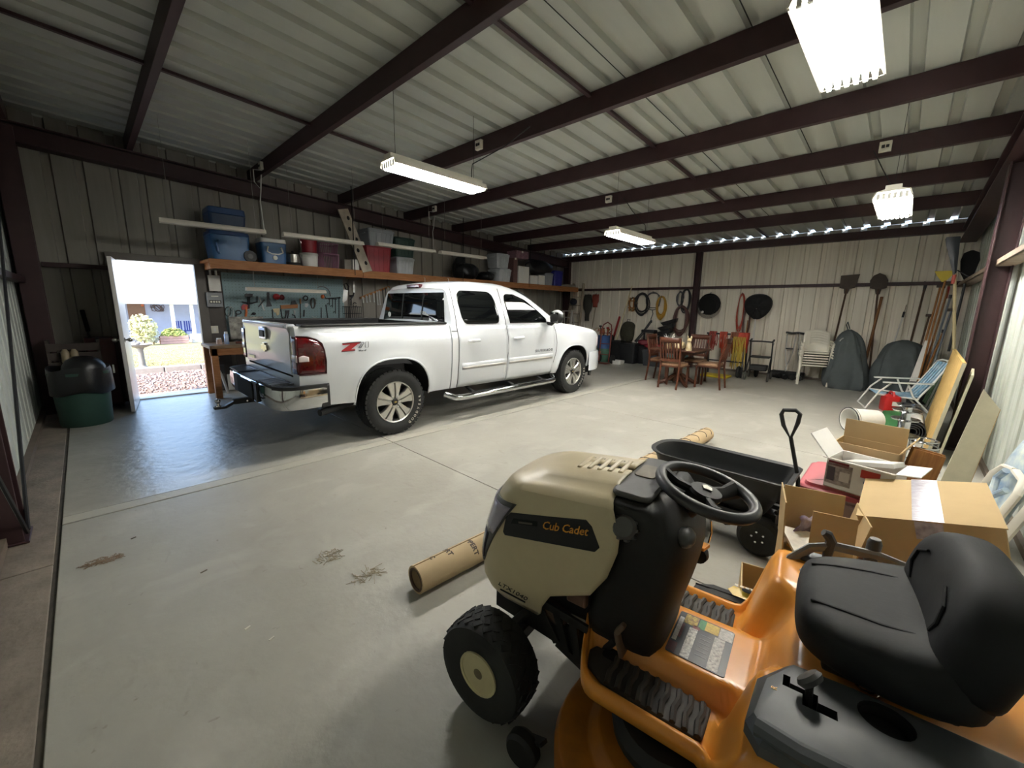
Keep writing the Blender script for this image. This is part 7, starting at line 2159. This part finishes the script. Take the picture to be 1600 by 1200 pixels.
# floor debris
for k, (x, y, r, col, lb) in enumerate(((-.1, 3.24, .1, '85705c', 'brown smear of dirt on the floor near the left edge strip'), (.86, 2.35, .085, '8f856f', 'dry straw clump on the floor, farther of two'), (.95, 2.02, .09, '8f856f', 'dry straw clump on the floor, nearer of two'))):
    mb = MB()
    r_ = random.Random(k)
    for j in range(46 if k else 130):
        a, q, b_ = r_.uniform(0, 6.28), r * r_.random() ** .7, r_.uniform(0, 3.14)
        l = r_.uniform(.008, .04) if k else r_.uniform(.004, .02)
        cx_, cy__ = x + q * math.cos(a), y + q * math.sin(a) * (.8 if k else .45)
        mb.bar((cx_ - l * math.cos(b_), cy__ - l * math.sin(b_), .003), (cx_ + l * math.cos(b_), cy__ + l * math.sin(b_), .004), .0022, .002)
    tag(mb.build('floor_debris', mat('debris ' + col, col, .9, 0, .2), None, 0), lb, 'debris', None, 'stuff')
for k, (x, y, l, c, lb) in enumerate(((.05, 3.43, .012, '5a5044', 'tiny dark leaf scrap on the floor by the brown smear'), (.42, 1.9, .012, 'c9c5ba', 'tiny pale chip on the bare floor, nearer of two'), (.36, 2.05, .012, 'd6d2c6', 'tiny pale chip on the bare floor, farther of two'), (.3, 2.7, .016, '6a6254', 'thin curved dry twig on the bare floor left of the straw'))):
    solid('floor_scrap', MB().bar((x - l, y, .003), (x + l, y + l * .6, .004), .007, .004), mat('scrap ' + c, c, .9, 0, .1), lb, 'scrap', 'scraps on the floor')
# ------------------------------------------------------------------ outside the door
GRASS = mat('dry lawn', 'a59d72', .9, 0, .3, 3, .3, .2, col2='87784f')
GRAVEL = mat('pink gravel', 'a08a82', .9, 0, .3, 40, .8, .2, col2='7d6a63')
PATH = mat('pale apron', 'bdb2ab', .7, 0, .08, 3)
tag(MB().bx(-3, 6, YD + .16, 9.0, -.2, -.01).build('path_apron', PATH), 'pale concrete strip outside the door', None, None, 'structure')
tag(MB().add([(-12, 8.9, -.03), (20, 8.9, -.03), (20, 11.9, -.03), (-12, 11.9, -.03)], [(0, 1, 2, 3)]).build('gravel_bed', GRAVEL, None, 0), 'pink gravel bed outside the door', None, None, 'structure')
st = MB()
rnd = random.Random(11)
for k in range(1800):
    x, y, r = rnd.uniform(-.2, 3.0), rnd.uniform(9.0, 11.6), rnd.uniform(.012, .028)
    st.box((x, y, -.025), (r * 2, r * 1.6, r * 1.2), rnd.uniform(0, 1), rnd.uniform(0, 1), rnd.uniform(0, 3))
tag(st.build('gravel_stones', mat('gravel stones', 'a8938b', .9, 0, .4, 30, col2='806c65'), None, 0), 'loose pink gravel stones outside the door', None, None, 'stuff')
def gz(y):
    return -.02 - .73 * max(0, (y - 12)) / 18
tag(MB().grid(lambda u, v: (lerp(-40, 60, u), lerp(11.9, 60, v), gz(lerp(11.9, 60, v))), 2, 12).build('ground_lawn', GRASS, None, 0), 'dry yellow green lawn between the garage and the house', None, None, 'structure')
gr = MB()
for k in range(9000):
    y = 12.2 + 12 * rnd.random() ** 1.6
    x = lerp(.2, 2.6, rnd.random()) * y / 12
    h, a = rnd.uniform(.02, .05), rnd.uniform(0, 3.1)
    z = gz(y) - .005
    dx, dy = .006 * math.cos(a), .006 * math.sin(a)
    gr.add([(x - dx, y - dy, z), (x + dx, y + dy, z), (x + dy * 2, y + dx * 2, z + h)], [(0, 1, 2)])
tag(gr.build('grass_blades', mat('grass blades', 'a79f70', .9, 0, .3, 5, 0, .2, col2='85744a'), None, 0), 'short dry grass blades on the lawn', None, None, 'stuff')
curb = tag(thing('kerb', 'row of grey concrete kerb blocks at the lawn edge', None), kind='structure')
for k in range(16):
    MB().bx(-3.5 + k * .66, -3.5 + k * .66 + .645, 11.75, 11.95, -.1, .09).build('block', mat('kerb concrete', 'a39891', .85, 0, .15, 10), curb, bev=.015)
bb = thing('bird_bath', 'grey stone bird bath at the edge of the lawn', 'bird bath', (.80, 12.35, -.02))
MB().lathe([(.001, 0), (.13, 0), (.12, .04), (.06, .1), (.05, .45), (.07, .5), (.001, .5)], 20).build('pedestal', mat('bath stone', '8f8884', .8, 0, .15), bb)
MB().lathe([(.001, .5), (.08, .5), (.2, .55), (.23, .585), (.215, .585), (.1, .545), (.001, .54)], 24).build('basin', mat('bath stone', '8f8884', .8, 0, .15), bb)
MB().ball((-.03, 0, .6), (.05, .03, .035)).ball((-.07, 0, .64), .02).build('stone_bird', mat('bath stone', '8f8884', .8, 0, .15), bb)
HZ = gz(30)
house = thing('house', 'pale blue house with a white roof seen through the side door', 'house', (0, 30, HZ))
HB = mat('pale blue siding', 'b9c0d9', .7, 0, .06, 3)
MB().bx(-14, 22, 3, 9, 0, 2.7).build('wall', HB, house)
MB().add([(-16, -1.2, 2.25), (24, -1.2, 2.25), (24, 6, 5.6), (-16, 6, 5.6), (-16, -1.2, 2.37), (24, -1.2, 2.37), (24, 6, 5.72), (-16, 6, 5.72)], [(0, 1, 2, 3), (4, 5, 6, 7), (0, 1, 5, 4), (1, 2, 6, 5), (2, 3, 7, 6), (3, 0, 4, 7)]).build('roof', mat('white metal roof', 'e6e6e4', .4, 0, .03), house, 0)
MB().bx(-16, 24, -1.22, -1.14, 2.12, 2.36).build('fascia', WPL, house)
MB().bx(-14, 22, -1.0, 3, -.1, .12).build('porch_floor', PATH, house)
for x in (-2.6, .8, 3.42, 4.28, 7.6, 11):
    MB().bx(x - .08, x + .08, -.9, -.74, .1, 2.25).build('porch_post', WPL, house)
dr_ = MB().bx(1.85, 2.62, 2.94, 3.0, .12, 2.2).build('front_door', mat('brown house door', '8a6a58', .6, 0, .1), house)
MB().cyl((2.45, 2.93, 1.15), (2.45, 2.9, 1.15), .04).build('door_knob', CHROME, dr_)
MB().ball((2.5, 2.6, 2.0), .07).build('porch_lantern', mat('lantern amber', 'c9683a', .5, 0, 0), house)
w = MB()
for k in range(6):
    w.tube([(3.2 + .35 * math.cos(a + k) * (.4 + .1 * k), 2.96, 1.85 + .2 * math.sin(a * (1 + k * .2))) for a in [2 * PI * j / 14 for j in range(14)]], .018, 5)
w.build('wall_scroll', mat('scroll iron', '6d5f60', .6, .3, 0), house)
def planter(x, y, w_, h, col, label, flowers, fcol):
    t = thing('planter', label, 'planter', (x, y, gz(y)))
    for j in range(3):
        MB().bx(-w_ / 2, w_ / 2, -.25, .25, j * h / 3 + .008, (j + 1) * h / 3).build('course', mat('planter brick ' + col, col, .85, 0, .15, 8), t, bev=.01)
    if flowers:
        fl_ = MB()
        r_ = random.Random(int(x * 100))
        for k in range(260):
            a, q = r_.uniform(0, 6.28), r_.random() ** .5
            px_, py_ = q * w_ * .5 * math.cos(a), q * .28 * math.sin(a)
            z = h + .4 * (1 - q * q) * r_.random() ** .6
            fl_.box((px_, py_, z), (.09, .09, .03), r_.uniform(-1, 1), r_.uniform(-1, 1), r_.uniform(0, 3))
        fl_.build('foliage', mat('planter leaves ' + fcol, fcol, .8, 0, .5, 9, col2='6f8a3c'), t, 0)
    return t
def shrub(x, y, r, h, col, label):
    t = thing('shrub', label, 'shrub', (x, y, gz(y)))
    f = MB()
    r_ = random.Random(int(x * 77 + y))
    for k in range(420):
        a, b_ = r_.uniform(0, 6.28), r_.uniform(-1, 1)
        q = r_.random() ** .4
        cc = math.sqrt(1 - b_ * b_)
        f.box((r * q * cc * math.cos(a), r * q * cc * math.sin(a), h * .55 + h * .45 * q * b_), (.12, .1, .02), r_.uniform(-1.4, 1.4), r_.uniform(-1.4, 1.4), r_.uniform(0, 3))
    f.build('foliage', mat('shrub ' + col, col, .8, 0, .4, 6), t, 0)
    MB().cyl((0, 0, 0), (0, 0, h * .5), .03, .02, 6).build('stem', PLANKW, t)
    return t
planter(3.13, 27.3, 1.15, .42, 'c09488', 'brick planter of orange green flowers before the porch', True, 'b3a86a')
planter(4.55, 27.8, 1.3, .45, 'd8ccc2', 'pale stepped planter beside the porch post', False, '')
planter(4.9, 28.6, .6, .7, 'bf8676', 'terracotta planter with pale flowers by the porch post', True, 'e0d3a8')
shrub(1.9, 26.4, .55, 1.5, 'cdc79a', 'yellow leaved shrub in front of the house door')
shrub(2.3, 27.2, .25, .8, 'd6d0c2', 'pale spindly shrub beside the brick planter')
for k, x in enumerate((3.85, 4.35)):
    c = thing('porch_chair', ('dark blue porch chair, left of two', 'dark blue porch chair, right of two')[k], 'chair', (x, 31.2, HZ + .12), 0, 'blue chairs on the porch')
    BC = mat('porch blue', '2f3f8f', .5, 0, .08)
    MB().bx(-.22, .22, -.22, .22, .4, .45).build('seat', BC, c)
    for j in range(4):
        MB().bx(-.2 + j * .11, -.13 + j * .11, .2, .23, .45, 1.0).build('back_slat', BC, c)
    for sx in (-1, 1):
        for sy in (-1, 1):
            MB().bx(sx * .2 - .02, sx * .2 + .02, sy * .2 - .02, sy * .2 + .02, 0, .42).build('leg', BC, c)
tag(MB().add([(-60, -60, -.3), (80, -60, -.3), (80, 8.6, -.3), (-60, 8.6, -.3)], [(0, 1, 2, 3)]).build('ground', GRAVEL, None, 0), 'bare ground around the garage', None, None, 'structure')
